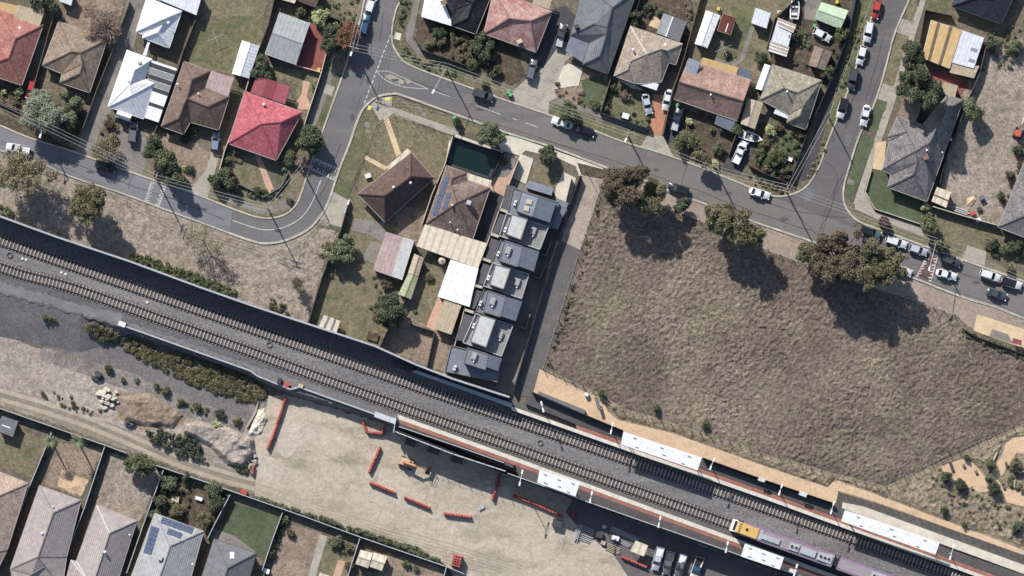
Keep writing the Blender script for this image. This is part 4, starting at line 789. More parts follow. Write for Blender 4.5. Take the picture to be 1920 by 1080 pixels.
house('solar_house', 'brown red tiled house with solar panels beside the green pool', {'a': (837, 310), 'b': (875, 324), 'c': (876, 337), 'e': (919, 352), 's': (886, 450), 'w': (799, 419), 'p': (857, 380, 4.7), 'v': (846, 347, 3.9), 't': (847, 335, 3.9)}, ['wpa', 'apvt', 'abt', 'bcvt', 'cepv', 'esp', 'swp'], 'abcesw', 'brown_red', 'brick',
      extra=[('solar', [(833, 330), (843, 332), (819, 406), (809, 402)], 2, 6, 'wpa'), ('solar', [(839, 360), (847, 361), (837, 394), (828, 391)], 2, 3, 'wpa'), ('solar', [(866, 338), (900, 348), (896, 357), (864, 347)], 5, 1, 'cep'), ('solar', [(857, 348), (881, 356), (877, 365), (854, 357)], 4, 1, 'cep'), ('box', 879, 380, 4.3, 1.0, 1.0, .8, 'steel'), ('vent', 848, 385, 4.5, .35, 'creamwall'), ('vent', 844, 417, 3.7, .2, 'white'), ('vent', 858, 431, 3.3, .2, 'white')])
shed('verandah', 'cream flat verandah strip between the pool and the solar roofed house', [(876, 325), (922, 339), (918, 351), (872, 337)], 2.5, 'cream_m', 'flat', .1, 'creamwall', cat='verandah', open_sides=True)
shed('patio_roof', 'large cream ribbed patio roof behind the solar roofed house', [(797, 421), (914, 457), (896, 503), (781, 461)], 2.7, 'cream_m', 'flat', .5, 'creamwall', 'v', 'patio roof', open_sides=True)
shed('pink_shed', 'faded pink garage with one pale side', [(724, 435), (777, 451), (754, 525), (700, 506)], 2.6, 'pink_m', 'flat', .3, 'creamwall', 'v', 'garage', bands=[(.62, 1, 0, 1, 'light_m', 'pale_sheeting')])
shed('narrow_shed', 'narrow beige shed behind the faded pink garage', [(777, 476), (794, 484), (784, 518), (765, 513)], 2.2, 'beige_m', 'gable', .35, 'creamwall', 'v')
shed('narrow_shed', 'narrow khaki green shed below the narrow beige one', [(765, 514), (784, 519), (770, 561), (747, 552)], 2.1, 'khaki_m', 'gable', .35, 'greywall', 'v')
shed('white_shed', 'large white roofed garage beside the row of townhouses', [(845, 487), (897, 504), (880, 575), (821, 556)], 2.8, 'white_m', 'flat', .4, 'whitewall', cat='garage')
shed('beige_shed', 'beige ribbed shed below the large white garage', [(833, 563), (865, 573), (846, 627), (815, 616)], 2.4, 'beige_m', 'flat', .3, 'creamwall')
# back row below the wheel track
house('pink_grey_house', 'peach and grey tiled house cut by the left frame edge', {'a': (-70, 862), 'n': (0, 885), 'b': (53, 906), 'c': (14, 1030), 'd': (-20, 1100), 'e': (-110, 1060), 'p': (-8, 932, r_), 'q': (-40, 1040, r_)}, ['anbp', 'bcqp', 'cdq', 'deq', 'eapq'], 'anbcde', 'peach', 'brick')
house('rear_house', 'warm grey tiled house with a small front gable', {'a': (74, 910), 'b': (152, 938), 'c': (125, 1044), 'g': (117, 1100), 'd': (30, 1100), 'f': (19, 1067), 'p': (100, 961, r_), 'q': (71, 1044, r_), 'k': (84, 1062, 3.7), 'm': (60, 1076, 3.6)}, ['fqpa', 'apb', 'bcqp', 'cgkq', 'gdmk', 'dfm', 'fqkm'], 'abcgdf', 'warm_grey', 'brick', extra=[('vent', 79, 1000, 4.3, .3, 'white'), ('vent', 100, 950, 4.1, .2, 'white')])
house('rear_house', 'plain warm grey tiled house without gable or panels', {'a': (181, 947), 'b': (257, 976), 'c': (214, 1110), 'd': (118, 1110), 'e': (133, 1050), 'f': (143, 1052), 'p': (205, 999, r_), 'q': (172, 1100, r_)}, ['apb', 'bcqp', 'cdq', 'deq', 'efq', 'fapq'], 'abcdef', 'warm_grey', 'brick', cap='gutter', extra=[('vent', 197, 1035, 4.5, .35, 'white'), ('vent', 243, 1003, 3.2, .2, 'white')])
house('rear_house', 'cool grey tiled house with solar panels in the bottom row', {'a': (290, 962), 'b': (382, 996), 'c': (345, 1130), 'd': (235, 1110), 'p': (319, 1024, r_), 'q': (290, 1110, r_)}, ['apb', 'bcqp', 'cdq', 'dapq'], 'abcd', 'cool_grey', 'creamwall', extra=[('solar', [(304, 968), (364, 989), (360, 1001), (300, 980)], 6, 2, 'apb'), ('solar', [(316, 990), (343, 1000), (339, 1010), (312, 1000)], 3, 2, 'apb'), ('solar', [(283, 985), (299, 990), (283, 1040), (268, 1036)], 2, 6, 'dap'), ('box', 301, 1047, 4.4, .9, .9, .7, 'steel'), ('vent', 361, 1058, 3.3, .25, 'white')])
house('rear_house', 'mid grey tiled house with a single skylight beside the green lawn', {'a': (401, 1010), 'b': (481, 1037), 'c': (455, 1130), 'd': (362, 1130), 'p': (427, 1065, r_), 'q': (405, 1130, r_)}, ['apb', 'bcqp', 'cdq', 'dapq'], 'abcd', 'mid_grey', 'brick', 'dkgutter', extra=[('sky', 435, 1041, 'apb', 4, 6, 'white')])
for lb, q in (('cream garden shed, the left one of the close pair', [(676, 1031), (699, 1037), (690, 1065), (667, 1057)]), ('cream garden shed, the right one of the close pair', [(701, 1036), (726, 1044), (716, 1070), (693, 1062)])):
    shed('garden_shed', lb, q, 2.1, 'cream_m', 'gable', .35, 'creamwall', 'h', group='pair of cream garden sheds')
shed('garden_shed', 'dark grey garden shed with a pale stripe in the bottom row yards', [(4, 780), (34, 790), (24, 819), (-4, 808)], 2.2, 'mid_grey', 'flat', .2, 'greywall', bands=[(.15, .7, .5, .6, 'wgrey_m', 'pale_strip')])
shed('house_eave', 'cream ribbed roof corner at the bottom frame edge', [(600, 1074), (618, 1080), (612, 1100), (594, 1094)], 2.4, 'cream_m', cat='roof')
shed('sheet_stand', 'three cream roof sheets on a frame beside the railway wall', [(606, 591), (638, 603), (631, 623), (596, 611)], 1.8, 'charc_m', wall='black', cat='lean to', open_sides=True, bands=[(.05, .3, -.05, 1.05, 'cream_m', 'roof_sheet'), (.42, .66, -.05, 1.05, 'cream_m', 'roof_sheet'), (.78, 1, -.05, 1.05, 'cream_m', 'roof_sheet')])
shed('pergola_roof', 'white roofed long shed in the top backyard', [(1324, 20), (1350, 29), (1326, 90), (1303, 82)], 2.4, 'white_m', 'gable', .4, 'whitewall', 'v')
shed('maroon_shed', 'maroon roofed shed with a pale rim on the back lawn', [(1356, 25), (1380, 33), (1370, 65), (1345, 57)], 2.6, 'rust_m', 'flat', .1, 'creamwall', bands=[(.55, .62, .45, .95, 'white', 'pale_streak')], gut='creamwall')
shed('white_shed', 'small square white shed at the end of the garden path', [(1417, 15), (1445, 25), (1437, 53), (1409, 43)], 2.6, 'wgrey_m', 'flat', .2, 'whitewall')
shed('mint_shed', 'mint green gabled shed by the side street', [(1540, 4), (1591, 20), (1576, 54), (1528, 35)], 2.6, 'green_m', 'gable', .6, 'creamwall', 'h')
shed('brown_shed', 'brown gabled shed with a white ridge line', [(1528, 86), (1560, 98), (1546, 132), (1516, 122)], 2.4, 'tan_tile', 'gable', .6, 'greywall', 'v', bands=[(.48, .54, 0, 1, 'white', 'ridge_strip')])
shed('timber_store', 'flat store roof covered by stacked boards', [(1458, 38), (1488, 50), (1474, 100), (1443, 88)], 2.0, 'wgrey_m', 'flat', .2, 'greywall')
def boards(label, rows, z):
    root = thing('board_stack', label, 'board stack', P(rows[0][0], rows[0][1], z))
    for (x0, y0, x1, y1, m) in rows:
        mb = MB(); mb.bar(P(x0, y0, z + random.uniform(0, .25)), P(x1, y1, z + random.uniform(0, .25)), .36, .12); part('board', mb, M[m], root)
boards('long weathered boards lying across the upper part of the timber store', [(1458 + i * .3, 34 + i * 2.6, 1493 - i, 48 + i * 2.4, ('wood', 'whitewall')[i % 3 == 2]) for i in range(6)], 2.25)
boards('long weathered boards lying across the lower part of the timber store', [(1444 - i * .6, 78 + i * 3.2, 1480 - i, 90 + i * 3.0, ('wood', 'whitewall')[i % 2]) for i in range(6)], 2.25)
shed('shade_roof', 'peach white flat roof at the top frame edge above the grey house', [(520, -20), (560, -10), (552, 6), (512, -6)], 2.5, 'cream_m', wall='creamwall', cat='roof')
shed('back_house', 'brown tiled roof corner at the top frame edge near the variegated bush', [(556, -30), (606, -20), (592, 14), (560, 2)], 2.7, 'brown_tile', 'gable', .8, 'brick', 'h', 'house')
shed('back_shed', 'white shed at the top frame edge beside the brown tiled house yard', [(110, -20), (140, -12), (133, 10), (112, 2)], 2.4, 'wgrey_m', cat='shed')
shed('work_tent', 'small red roofed play shelter on the cream pad', [(1900, 634), (1916, 639), (1914, 647), (1898, 642)], 1.6, 'redm', wall='steel', cat='shelter', open_sides=True)
# ---------------- fences and walls ----------------
def fence(label, pts, h=1.8, m='timber', t=.09, name='paling_fence', cat='fence', cap=None, posts=0, group=None, z=None):
    b = gz(*pts[0]) if z is None else z
    c = P(pts[0][0], pts[0][1], b); root = thing(name, label, cat, c, group); mb = MB(); cb = MB()
    w = [P(x, y, b) for x, y in pts]
    for p, q in zip(w, w[1:]):
        d = (q - p).normalized() * t * .5
        mb.bar(p - d + Vector((0, 0, h / 2)), q + d + Vector((0, 0, h / 2)), t, h)
        cb.bar(p + Vector((0, 0, h + .04)), q + Vector((0, 0, h + .04)), t + .09, .08)
    part('panel', mb, M[m], root); part('capping', cb, M[cap or m], root)
    if posts:
        for p, q in zip(w, w[1:]):
            n = max(1, int((q - p).length / posts))
            for i in range(n + 1):
                pb = MB(); o = p.lerp(q, i / n); pb.box((o.x, o.y, b + h / 2 + .1), (.14, .14, h + .2)); part('post', pb, M[m], root)
def wire_fence(label, pts, h=1.3, step=2.5, m='timber', rails=3, name='post_fence', r=.09, z=None, mesh=None, group=None):
    b = gz(*pts[0]) if z is None else z
    root = thing(name, label, 'fence', P(pts[0][0], pts[0][1], b), group); rb = MB(); w = [P(x, y, b) for x, y in pts]
    for p, q in zip(w, w[1:]):
        for k in range(rails): z_ = h * (1 - k / rails) - .05; rb.tube(p + Vector((0, 0, z_)), q + Vector((0, 0, z_)), .018, None, 4)
        n = max(1, int((q - p).length / step))
        for i in range(n + 1):
            o = p.lerp(q, i / n); pb = MB(); pb.tube((o.x, o.y, b), (o.x, o.y, b + h), r, None, 6); part('post', pb, M[m], root)
    part('rail', rb, M[mesh or 'wire'], root)
fence('tall concrete wall along the north side of the railway', [(-30, 396), (0, 407), (107, 446), (245, 492), (375, 540), (480, 577), (572, 607), (705, 651), (780, 685), (850, 712), (955, 746)], 4.4, 'wallc', .3, 'railway_wall', 'wall', 'wallcap')
fence('low concrete retaining wall along the south side of the railway', [(236, 613), (470, 696), (484, 706), (545, 731), (562, 727), (702, 777), (745, 794)], 2.9, 'wallc', .25, 'retaining_wall', 'wall', 'wallcap', z=LOW + .1)
T = lambda lb, pts, h=1.7, m='timber', **k: fence('timber fence ' + lb, pts, h, m, **k)
T('between the pinkish red house and the grey brown house', [(108, 8), (92, 62), (60, 178), (52, 215)])
T('along the left edge of the concrete lane', [(244, 4), (212, 95), (180, 175), (155, 245)])
T('right of the two white houses, up to the striped pergola', [(372, 26), (342, 102), (334, 130), (300, 226), (290, 250)])
T('between the brown house and the crimson house', [(487, 84), (468, 148), (446, 220), (422, 282), (412, 320)], m='creamfence')
T('left of the grey metal roofed house', [(516, -8), (504, 45), (484, 98), (497, 108)])
fence('cream fence between the corner yards and the side path', [(616, 84), (603, 136), (570, 237)], 1.6, 'creamfence')
fence('cream low fence below the red paved drive', [(554, 123), (604, 137)], 1.2, 'creamfence')
T('behind the variegated bush', [(620, 32), (640, 40), (634, 60)])
fence('low front wall around the crimson house garden', [(412, 346), (450, 346), (482, 362), (494, 370), (527, 351), (540, 325)], .9, 'greywall', name='garden_wall', cat='wall')
fence('low brick front wall of the pinkish red house', [(-20, 190), (0, 193), (34, 208)], .9, 'brick', name='garden_wall', cat='wall')
fence('long dark fence along the front of the dark corner house', [(778, 72), (790, 94), (882, 127)], 1.5, 'darkfence', posts=4)
T('between the dark corner house and the mottled red house', [(938, -20), (915, 40), (902, 66), (890, 95)])
T('between the drive and the charcoal house', [(1144, 142), (1190, 30), (1206, -20)], m='darkfence')
T('right of the stone coloured house and its orange drive', [(1318, -20), (1290, 80), (1282, 110), (1258, 180), (1243, 253)])
fence('dark front fence of the stone coloured house', [(1124, 212), (1170, 228), (1218, 243), (1218, 234)], 1.4, 'darkfence')
T('left of the stone coloured house garden', [(1146, 145), (1126, 210)])
T('right of the pink brown house garden', [(1390, 232), (1376, 262), (1366, 292)])
T('behind the timber store, left side', [(1502, -10), (1452, 36), (1438, 90)], 1.6)
T('along the side street behind the mint shed', [(1606, -10), (1592, 60), (1552, 165), (1514, 246), (1482, 340)], m='darkfence')
fence('dark front fence of the round hedge garden', [(1405, 312), (1430, 325), (1482, 345)], 1.3, 'darkfence')
T('around the yellow and white garages', [(1734, 18), (1725, 70), (1716, 105)], 1.8)
T('left of the blue black house lawn', [(1736, 20), (1784, 30)], 1.7)
T('between the garages and the bare back yard', [(1852, 70), (1836, 140), (1808, 200), (1790, 260)], 1.7)
T('right of the bare back yard', [(1950, 180), (1935, 250)], 1.7)
fence('low grey wall around the green corner lawn', [(1634, 318), (1622, 360), (1640, 392), (1724, 420)], .7, 'kerb', name='garden_wall', cat='wall')
fence('dark fence below the bare back yard', [(1748, 388), (1800, 404), (1872, 424)], 1.8, 'darkfence', cap='creamfence')
T('between the long grey house and the bare back yard', [(1808, 192), (1772, 300), (1760, 350)], 1.7, 'darkfence')
wire_fence('black tubular fence around the fenced corner yard', [(690, 285), (706, 238), (738, 214), (850, 256)], 1.5, 2.2, 'black', 3, 'tubular_fence', .05, mesh='black')
wire_fence('black tubular fence on the street side of the brown hip roofed house', [(688, 287), (664, 345), (656, 366)], 1.5, 2.2, 'black', 3, 'tubular_fence', .05, mesh='black')
fence('cream fence between the corner yard and the pool', [(850, 252), (834, 310), (810, 365), (792, 420)], 1.7, 'creamfence')
T('between the patio roof and the faded pink garage', [(780, 462), (775, 480), (755, 530)], 1.8)
fence('dark pool fence on the street side', [(852, 258), (945, 290)], 1.5, 'darkfence'); fence('dark pool fence on its right side', [(944, 288), (918, 338)], 1.2, 'darkfence')
T('between the pool house and the townhouses', [(972, 300), (948, 362), (914, 456), (886, 520), (866, 600), (838, 700)], 1.9, 'darkfence', cap='creamfence')
T('left of the back yards facing the railway verge', [(652, 385), (640, 430), (604, 520), (578, 606)], 1.9)
T('between the two back yards above the railway wall', [(762, 560), (738, 600), (712, 650)], 1.7)
T('below the beige shed, across the right back yard', [(770, 608), (815, 622), (800, 690)], 1.4)
fence('white wall stub at the driveway of the corner yard', [(655, 376), (647, 400)], 1.2, 'whitewall', .25, 'garden_wall', 'wall')
fence('dark fence along the left edge of the gravel lane', [(1088, 330), (1062, 400), (1030, 500), (990, 640), (962, 735)], 1.9, 'darkfence')
fence('black bars fence at the head of the gravel lane', [(1072, 336), (1060, 385)], 1.3, 'black')
wire_fence('steel mesh fence between the gravel lane and the field', [(1130, 338), (1096, 440), (1018, 690)], 1.8, 2.6, 'steel', 4, 'mesh_fence')
wire_fence('dark post fence along the bottom edge of the field', [(1018, 690), (1112, 733), (1150, 765), (1240, 790), (1440, 848), (1560, 890), (1662, 913)], 1.5, 2.1, 'darkfence')
wire_fence('dark post fence along the diagonal edge of the field', [(1662, 913), (1780, 850), (1900, 800), (1960, 770)], 1.5, 2.1, 'darkfence')
wire_fence('dark post fence between the field and the street trees', [(1128, 345), (1190, 372), (1290, 404), (1440, 468), (1510, 496), (1640, 540), (1730, 568), (1790, 590), (1805, 616)], 1.4, 2.4, 'darkfence')
fence('dark hedge-backed fence along the cream pad', [(1806, 618), (1830, 632), (1960, 680)], 1.2, 'darkfence')
Bk = lambda lb, pts, h=1.8, m='darkfence', **k: fence('dark metal fence ' + lb, pts, h, m, cap='wallcap', name='metal_fence', z=LOW, **k)
Bk('along the wheel track, left stretch', [(-20, 762), (0, 766), (120, 808), (200, 836), (238, 850)]); Bk('along the wheel track, right stretch below the round green tree', [(290, 872), (380, 902), (480, 937)])
Bk('behind the clipped hedge of the dirt lot', [(480, 937), (580, 972), (675, 1007), (838, 1063), (870, 1076)])
for i, (lb, q) in enumerate((('between the left lawn and the palm yard', [(98, 812), (58, 908), (20, 1010)]), ('between the palm yard and the scruffy yard', [(197, 838), (160, 950), (118, 1060), (112, 1090)]), ('between the scruffy yard and the shrub garden', [(307, 882), (275, 968), (238, 1075)]), ('between the shrub garden and the bright lawn', [(432, 928), (402, 985), (390, 1010)]), ('right of the bright green lawn', [(530, 962), (512, 1010), (492, 1070)]), ('left of the two cream garden sheds', [(675, 1010), (660, 1056), (650, 1090)]), ('right of the two cream garden sheds', [(837, 1064), (828, 1095)]))): Bk(lb, q)
# pool, tank, clothes lines
pm = MB(); pm.poly([P(x, y, .26) for x, y in [(838, 307), (853, 262), (937, 286), (917, 333)]]); pr = thing('swimming_pool', 'dark green backyard swimming pool', 'pool', P(886, 297, .1))
if True:
    part('water_surface', pm, M['water'], pr); cb = MB(); q = [P(x, y, .24) for x, y in [(838, 307), (853, 262), (937, 286), (917, 333)]]
    for a, b in zip(q, q[1:] + q[:1]): cb.bar(a, b, .45, .16)
    part('coping', cb, M['darkwall'], pr)
def tank(label, x, y, r, h, m):
    b = gz(x, y); p = P(x, y, b); t = thing('water_tank', label, 'tank', p); mb = MB(); mb.tube(p, p + Vector((0, 0, h)), r, None, 16); mb.dome(p + Vector((0, 0, h)), r, r, .35, 16, 4); part('shell', mb, M[m], t); c = MB(); c.tube(p + Vector((0, 0, h + .3)), p + Vector((0, 0, h + .45)), .25, None, 8); part('lid', c, M['greywall'], t)
tank('cream round water tank below the ribbed patio roof', 829, 490, .8, 2.0, 'creamwall')
tank('cream rolled drum on the ground behind the boat on a trailer', 1461, 24, .5, .9, 'creamwall')
def hoist(label, x, y):
    b = gz(x, y); p = P(x, y, b); t = thing('clothes_line', label, 'clothes line', p); mb = MB(); mb.tube(p, p + Vector((0, 0, 2)), .04, None, 6); part('post', mb, M['steel'], t); a = MB()
    for k in range(4): an = k * math.pi / 2 + .4; a.bar(p + Vector((0, 0, 2)), p + Vector((1.9 * math.cos(an), 1.9 * math.sin(an), 2.15)), .06, .06)
    part('arm', a, M['steel'], t)
hoist('rotary clothes line on the lawn below the maroon shed', 1356, 92); hoist('rotary clothes line on the back lawn of the white houses', 405, 72)
# ---------------- townhouse row ----------------
def flatbox(root, name, q, z0, z1, m, roofm=None, gname='parapet', par=0.0):
    w = [P(x, y, z1) for x, y in q]; ol = [(p.x, p.y) for p in w]; mb = MB(); mb.prism(ol, z0, z1 - .01); part(name, mb, M[m] if m in M else R[m], root)
    rb = MB(); a = sum(p[0] * r[1] - r[0] * p[1] for p, r in zip(ol, ol[1:] + ol[:1])); i2 = inset(ol, .08); 
    if a < 0: i2 = i2[::-1]
    rb.poly([(p[0], p[1], z1 + .02) for p in i2])
    if roofm: part('roof', rb, R[roofm], root, slope_uv=True)
    if par:
        pb = MB()
        for p, r in zip(w, w[1:] + w[:1]): pb.bar(p + Vector((0, 0, par / 2)), r + Vector((0, 0, par / 2)), .2, par)
        part(gname, pb, M['wallcap'] if par > .5 else M['greywall'], root)
def ac(root, x, y, z, m='gutter'):
    p = P(x, y, z); mb = MB(); mb.box((p.x, p.y, p.z + .28), (1.05, 1.5, .55), -.33); part('cooler_unit', mb, M['wallcap'], root); g = MB(); g.box((p.x, p.y, p.z + .58), (.8, 1.2, .06), -.33); part('cooler_grille', g, M[m], root)
    d = MB(); o = P(x - 1, y + 10, z); d.tube(o, o + Vector((0, 0, .35)), .18, None, 8); d.dome(o + Vector((0, 0, .33)), .2, .2, .12, 8, 3); part('flue', d, M['white'], root)
TG = 'townhouses in the attached row'
def off(q, dx, dy): return [(x + dx, y + dy) for x, y in q]
def condenser(root, x, y, z):
    p = P(x, y, z); mb = MB(); mb.box((p.x, p.y, p.z + .4), (.5, 1.1, .8), -.33); part('condenser_unit', mb, M['white'], root); f = MB(); f.tube(p + Vector((0, 0, .8)), p + Vector((0, 0, .84)), .2, None, 10); part('condenser_fan', f, M['greywall'], root)
    g = MB(); q = P(x + 5, y + 9, z); g.tube(q, q + Vector((0, 0, .5)), .07, None, 6); part('vent_pipe', g, M['white'], root)
def town_dark(label, lower, left, right, units, cond):
    c = lower[0]; root = thing('townhouse', label, 'townhouse', P(c[0], c[1], 0), TG); condenser(root, cond[0], cond[1], 3.2)
    flatbox(root, 'lower_storey', lower, 0, 3.2, 'darkwall', 'charc_m', par=.25)
    flatbox(root, 'upper_storey', left, 3.2, 5.7, 'darkwall', 'blue_m' if units == 'sky' else 'charc_m', par=.15); 
    # the right half slopes away
    w = [P(x, y, 5.8) for x, y in right]; w[1].z = w[2].z = 5.1; mb = MB(); a = sum(p.x * r.y - r.x * p.y for p, r in zip(w, w[1:] + w[:1])); mb.poly(w if a > 0 else w[::-1]); part('sloping_roof', mb, R['navy_m'], root, slope_uv=True)
    wl = MB(); wl.prism(inset([(p.x, p.y) for p in w], .05), 3.2, 5.05); part('upper_wall', wl, M['darkwall'], root)
    if units == 'sky':
        f = lambda x, y: 5.72
        for q in ([(988, 373), (998, 375), (996, 384), (986, 381)], [(983, 385), (993, 388), (991, 397), (981, 394)]): patch(root, 0, f, q, 'skylight', M['creamwall'], .25)
    else: ac(root, units[0], units[1], 5.75)
def town_light(label, lower, white, unit, cond):
    c = lower[0]; root = thing('townhouse', label, 'townhouse', P(c[0], c[1], 0), TG); condenser(root, cond[0], cond[1], 3.5)
    flatbox(root, 'lower_storey', lower, 0, 3.5, 'greywall', 'deck_m', par=.6)
    flatbox(root, 'upper_storey', white, 3.5, 5.9, 'whitewall', 'light_m', par=.1); ac(root, unit[0], unit[1], 3.55)
town_dark('charcoal townhouse with two skylights at the street end of the row', [(962, 352), (1048, 380), (1032, 428), (952, 400)], [(978, 358), (1010, 369), (998, 406), (968, 395)], [(1010, 369), (1043, 380), (1031, 417), (998, 406)], 'sky', (966, 381))
town_light('pale roofed townhouse, first after the skylight townhouse', [(950, 400), (1028, 426), (1012, 468), (936, 442)], [(960, 402), (989, 411), (976, 449), (949, 439)], (1000, 433), (947, 431))
town_dark('charcoal townhouse between the first and second pale roofed ones', [(940, 447), (1012, 468), (1000, 512), (922, 492)], [(946, 451), (980, 462), (970, 500), (936, 488)], [(980, 462), (1011, 471), (1001, 509), (970, 498)], (953, 470), (934, 476))
town_light('pale roofed townhouse in the middle of the row', [(924, 493), (992, 514), (978, 560), (906, 536)], [(929, 496), (957, 504), (944, 542), (918, 533)], (970, 529), (916, 521))
town_dark('charcoal townhouse between the second and third pale roofed ones', [(908, 542), (978, 560), (966, 606), (892, 584)], [(914, 545), (948, 556), (938, 594), (906, 584)], [(948, 556), (979, 565), (967, 602), (937, 592)], (924, 565), (901, 569))
town_light('pale roofed townhouse nearest the railway', [(892, 588), (962, 610), (940, 668), (868, 642)], [(900, 590), (929, 599), (911, 651), (882, 640)], (938, 628), (888, 611))
town_dark('low charcoal townhouse at the railway end of the row', [(846, 648), (942, 672), (932, 716), (834, 696)], [(876, 652), (915, 664), (910, 693), (870, 680)], [(915, 664), (941, 672), (934, 695), (911, 688)], (889, 668), (853, 690))
for t, q in zip([o for o in SC.objects if o.get('category') == 'townhouse'], ([(950, 346), (966, 350), (955, 394), (939, 391)], [(938, 400), (953, 402), (951, 413), (941, 421), (934, 439), (922, 437)], [(921, 446), (937, 449), (922, 489), (909, 485)], [(906, 494), (921, 497), (905, 533), (892, 532)], [(889, 541), (905, 545), (890, 579), (875, 578)], [(871, 588), (889, 592), (868, 640), (853, 637)])):
    mb = MB(); mb.prism([(P(x, y, 2.1).x, P(x, y, 2.1).y) for x, y in q], 0, 2.1); part('well_lift_slab', mb, M['well_lift'], t)  # slab added in each light well, raised to catch sun and look less dark
# garden walls and dark yards east of the row
for i, (lb, q) in enumerate((('first courtyard', [(1030, 424), (1043, 432), (1050, 418)]), ('second courtyard', [(1014, 478), (1024, 480), (1034, 454)]), ('third courtyard', [(1002, 520), (1012, 524), (1022, 500)]), ('fourth courtyard', [(976, 614), (986, 618), (994, 590)]))):
    fence('grey wall of the %s from the street, right of the townhouses' % lb, q, 1.9, 'greywall', .15, 'courtyard_wall', 'wall')
for lb, q in (('first', [(938, 394), (952, 399)]), ('second', [(921, 440), (935, 445)]), ('third', [(907, 487), (920, 492)]), ('fourth', [(890, 536), (904, 540)]), ('fifth', [(872, 582), (888, 587)])):
    fence('grey wall of the %s light well from the street, left of the townhouses' % lb, q, 2.6, 'greywall', .5, 'courtyard_wall', 'wall', cap='kerb')
shed('front_canopy', 'blue grey ribbed canopy on the street front of the townhouse row', [(992, 339), (1038, 353), (1034, 366), (984, 351)], 2.8, 'blue_m', wall='darkwall', cat='canopy')
shed('carport', 'dark framed carport roof right of the skylight townhouse', [(1044, 372), (1066, 381), (1046, 430), (1030, 424)], 2.5, 'charc_m', wall='black', cat='carport', open_sides=True)  # shade on the concrete paving is drawn as this dark raised sheet
# ---------------- railway ----------------
def track(label, pl, z):
    pl = smoothline(pl, 6); w = [P(x, y, z) for x, y in pl]; root = thing('railway_track', label, 'railway track', w[0], 'railway tracks')
    for s in (-1, 1):
        mb = MB(); rb = ribbon(w, 1.67)
        ln = [a if s > 0 else b for a, b in rb]
        for p, q in zip(ln, ln[1:]): mb.bar((p.x, p.y, z + .24), (q.x, q.y, z + .24), .15, .2)
        part('rail', mb, M['rail'], root)
    # sleepers at even steps along the line
    cum = [0]
    for p, q in zip(w, w[1:]): cum.append(cum[-1] + (q - p).length)
    step = .8; n = int(cum[-1] / step); pos = []; j = 0
    for i in range(n):
        d = i * step
        while cum[j + 1] < d: j += 1
        t = (d - cum[j]) / (cum[j + 1] - cum[j]); p = w[j].lerp(w[j + 1], t); dr = w[j + 1] - w[j]; pos.append((p, math.atan2(dr.y, dr.x)))
    vis = [k for k, (p, a) in enumerate(pos) if -110 < p.x < (42 if 'nearer' in label else 20)]
    st = vis[len(vis) // 2 - 50: len(vis) // 2 + 50]
    sb = MB(); sb.box((0, 0, 0), (.26, 2.5, .22)); me = sb.mesh('sleeper', M['sleeper']); rest = MB()
    for k, (p, a) in enumerate(pos):
        if k in st:
            o = link('sleeper', me, root, (p.x - root.location.x, p.y - root.location.y, .02)); o.rotation_euler = (0, 0, a)
        else: rest.box((p.x, p.y, z + .02), (.26, 2.5, .22), a)
    o = part('sleeper', rest, M['sleeper'], root); o['kind'] = 'stuff'
track('railway track nearer the tall north wall', [(-40, 437), (0, 451), (117, 492), (480, 619), (960, 787), (1345, 921), (1612, 1015), (2000, 1150)], .07)
track('railway track the purple train stands on', [(-40, 487), (0, 501), (50, 517), (140, 541), (325, 607), (475, 661), (620, 715), (960, 837), (1360, 980), (1700, 1103), (1900, 1175)], .07)
def slab(root, name, q, z0, z1, m):
    mb = MB(); mb.prism([(P(x, y, z1).x, P(x, y, z1).y) for x, y in q], z0, z1); return part(name, mb, M[m], root)
PZ = 1.1
M['platred'] = ground('platform_red', A(176, 118, 100), A(160, 106, 90), None, .3, .8, 5, .15, .01); M['platdark'] = ground('platform_asphalt', A(100, 94, 94), A(90, 86, 88), None, .1, .5, 5, .18, .01); M['platedge'] = ground('platform_edge', A(226, 218, 200), A(212, 205, 190), None, .3, 1, 5, .1, .01)
M['deck'] = ground('timber_deck', A(112, 106, 100), A(96, 92, 88), None, .3, .6, 5, .2, .02)
def edge(pts, w):  # parallel band below/above a line, px
    return pts + [(x + w * .34, y + w) for x, y in pts[::-1]]
sp = thing('station_platform', 'railway platform on the side of the dirt lot', 'platform', P(960, 880, 0))
E = [(745, 777), (960, 855), (1370, 1006), (1560, 1076), (1700, 1128)]
slab(sp, 'edge_strip', edge(E, 9), 0, PZ, 'platedge'); slab(sp, 'red_band', edge([(x + 3, y + 9.1) for x, y in E], 8.5), 0, PZ - .01, 'platred'); slab(sp, 'walkway', edge([(x + 6, y + 17.7) for x, y in E[1:]], 22), LOW, PZ - .02, 'platdark')
slab(sp, 'walkway', edge([(748, 794), (962, 872)], 6), 0, PZ - .03, 'platdark'); 
np_ = thing('station_platform', 'railway platform on the side of the open field', 'platform', P(1200, 830, 0))
N_ = [(960, 761), (1085, 805), (1192, 843), (1440, 930), (1577, 980), (1765, 1049), (1960, 1120)]
slab(np_, 'edge_strip', edge([(x - 3, y) for x, y in N_], 8), 0, PZ, 'platedge')
B_ = [(1000, 738), (1095, 781), (1172, 812), (1315, 861), (1440, 906), (1562, 946), (1640, 990)]
slab(np_, 'red_band', edge([(x - 6, y - 9.1) for x, y in N_[1:]], 9), 0, PZ - .01, 'platred')
slab(np_, 'walkway', [(1000, 738), (1172, 812), (1315, 861), (1440, 906), (1562, 946), (1760, 1022), (1960, 1092), (1954, 1110), (1759, 1040), (1571, 970), (1434, 920), (1186, 833), (1079, 795), (985, 757)], 0, PZ - .02, 'platdark')
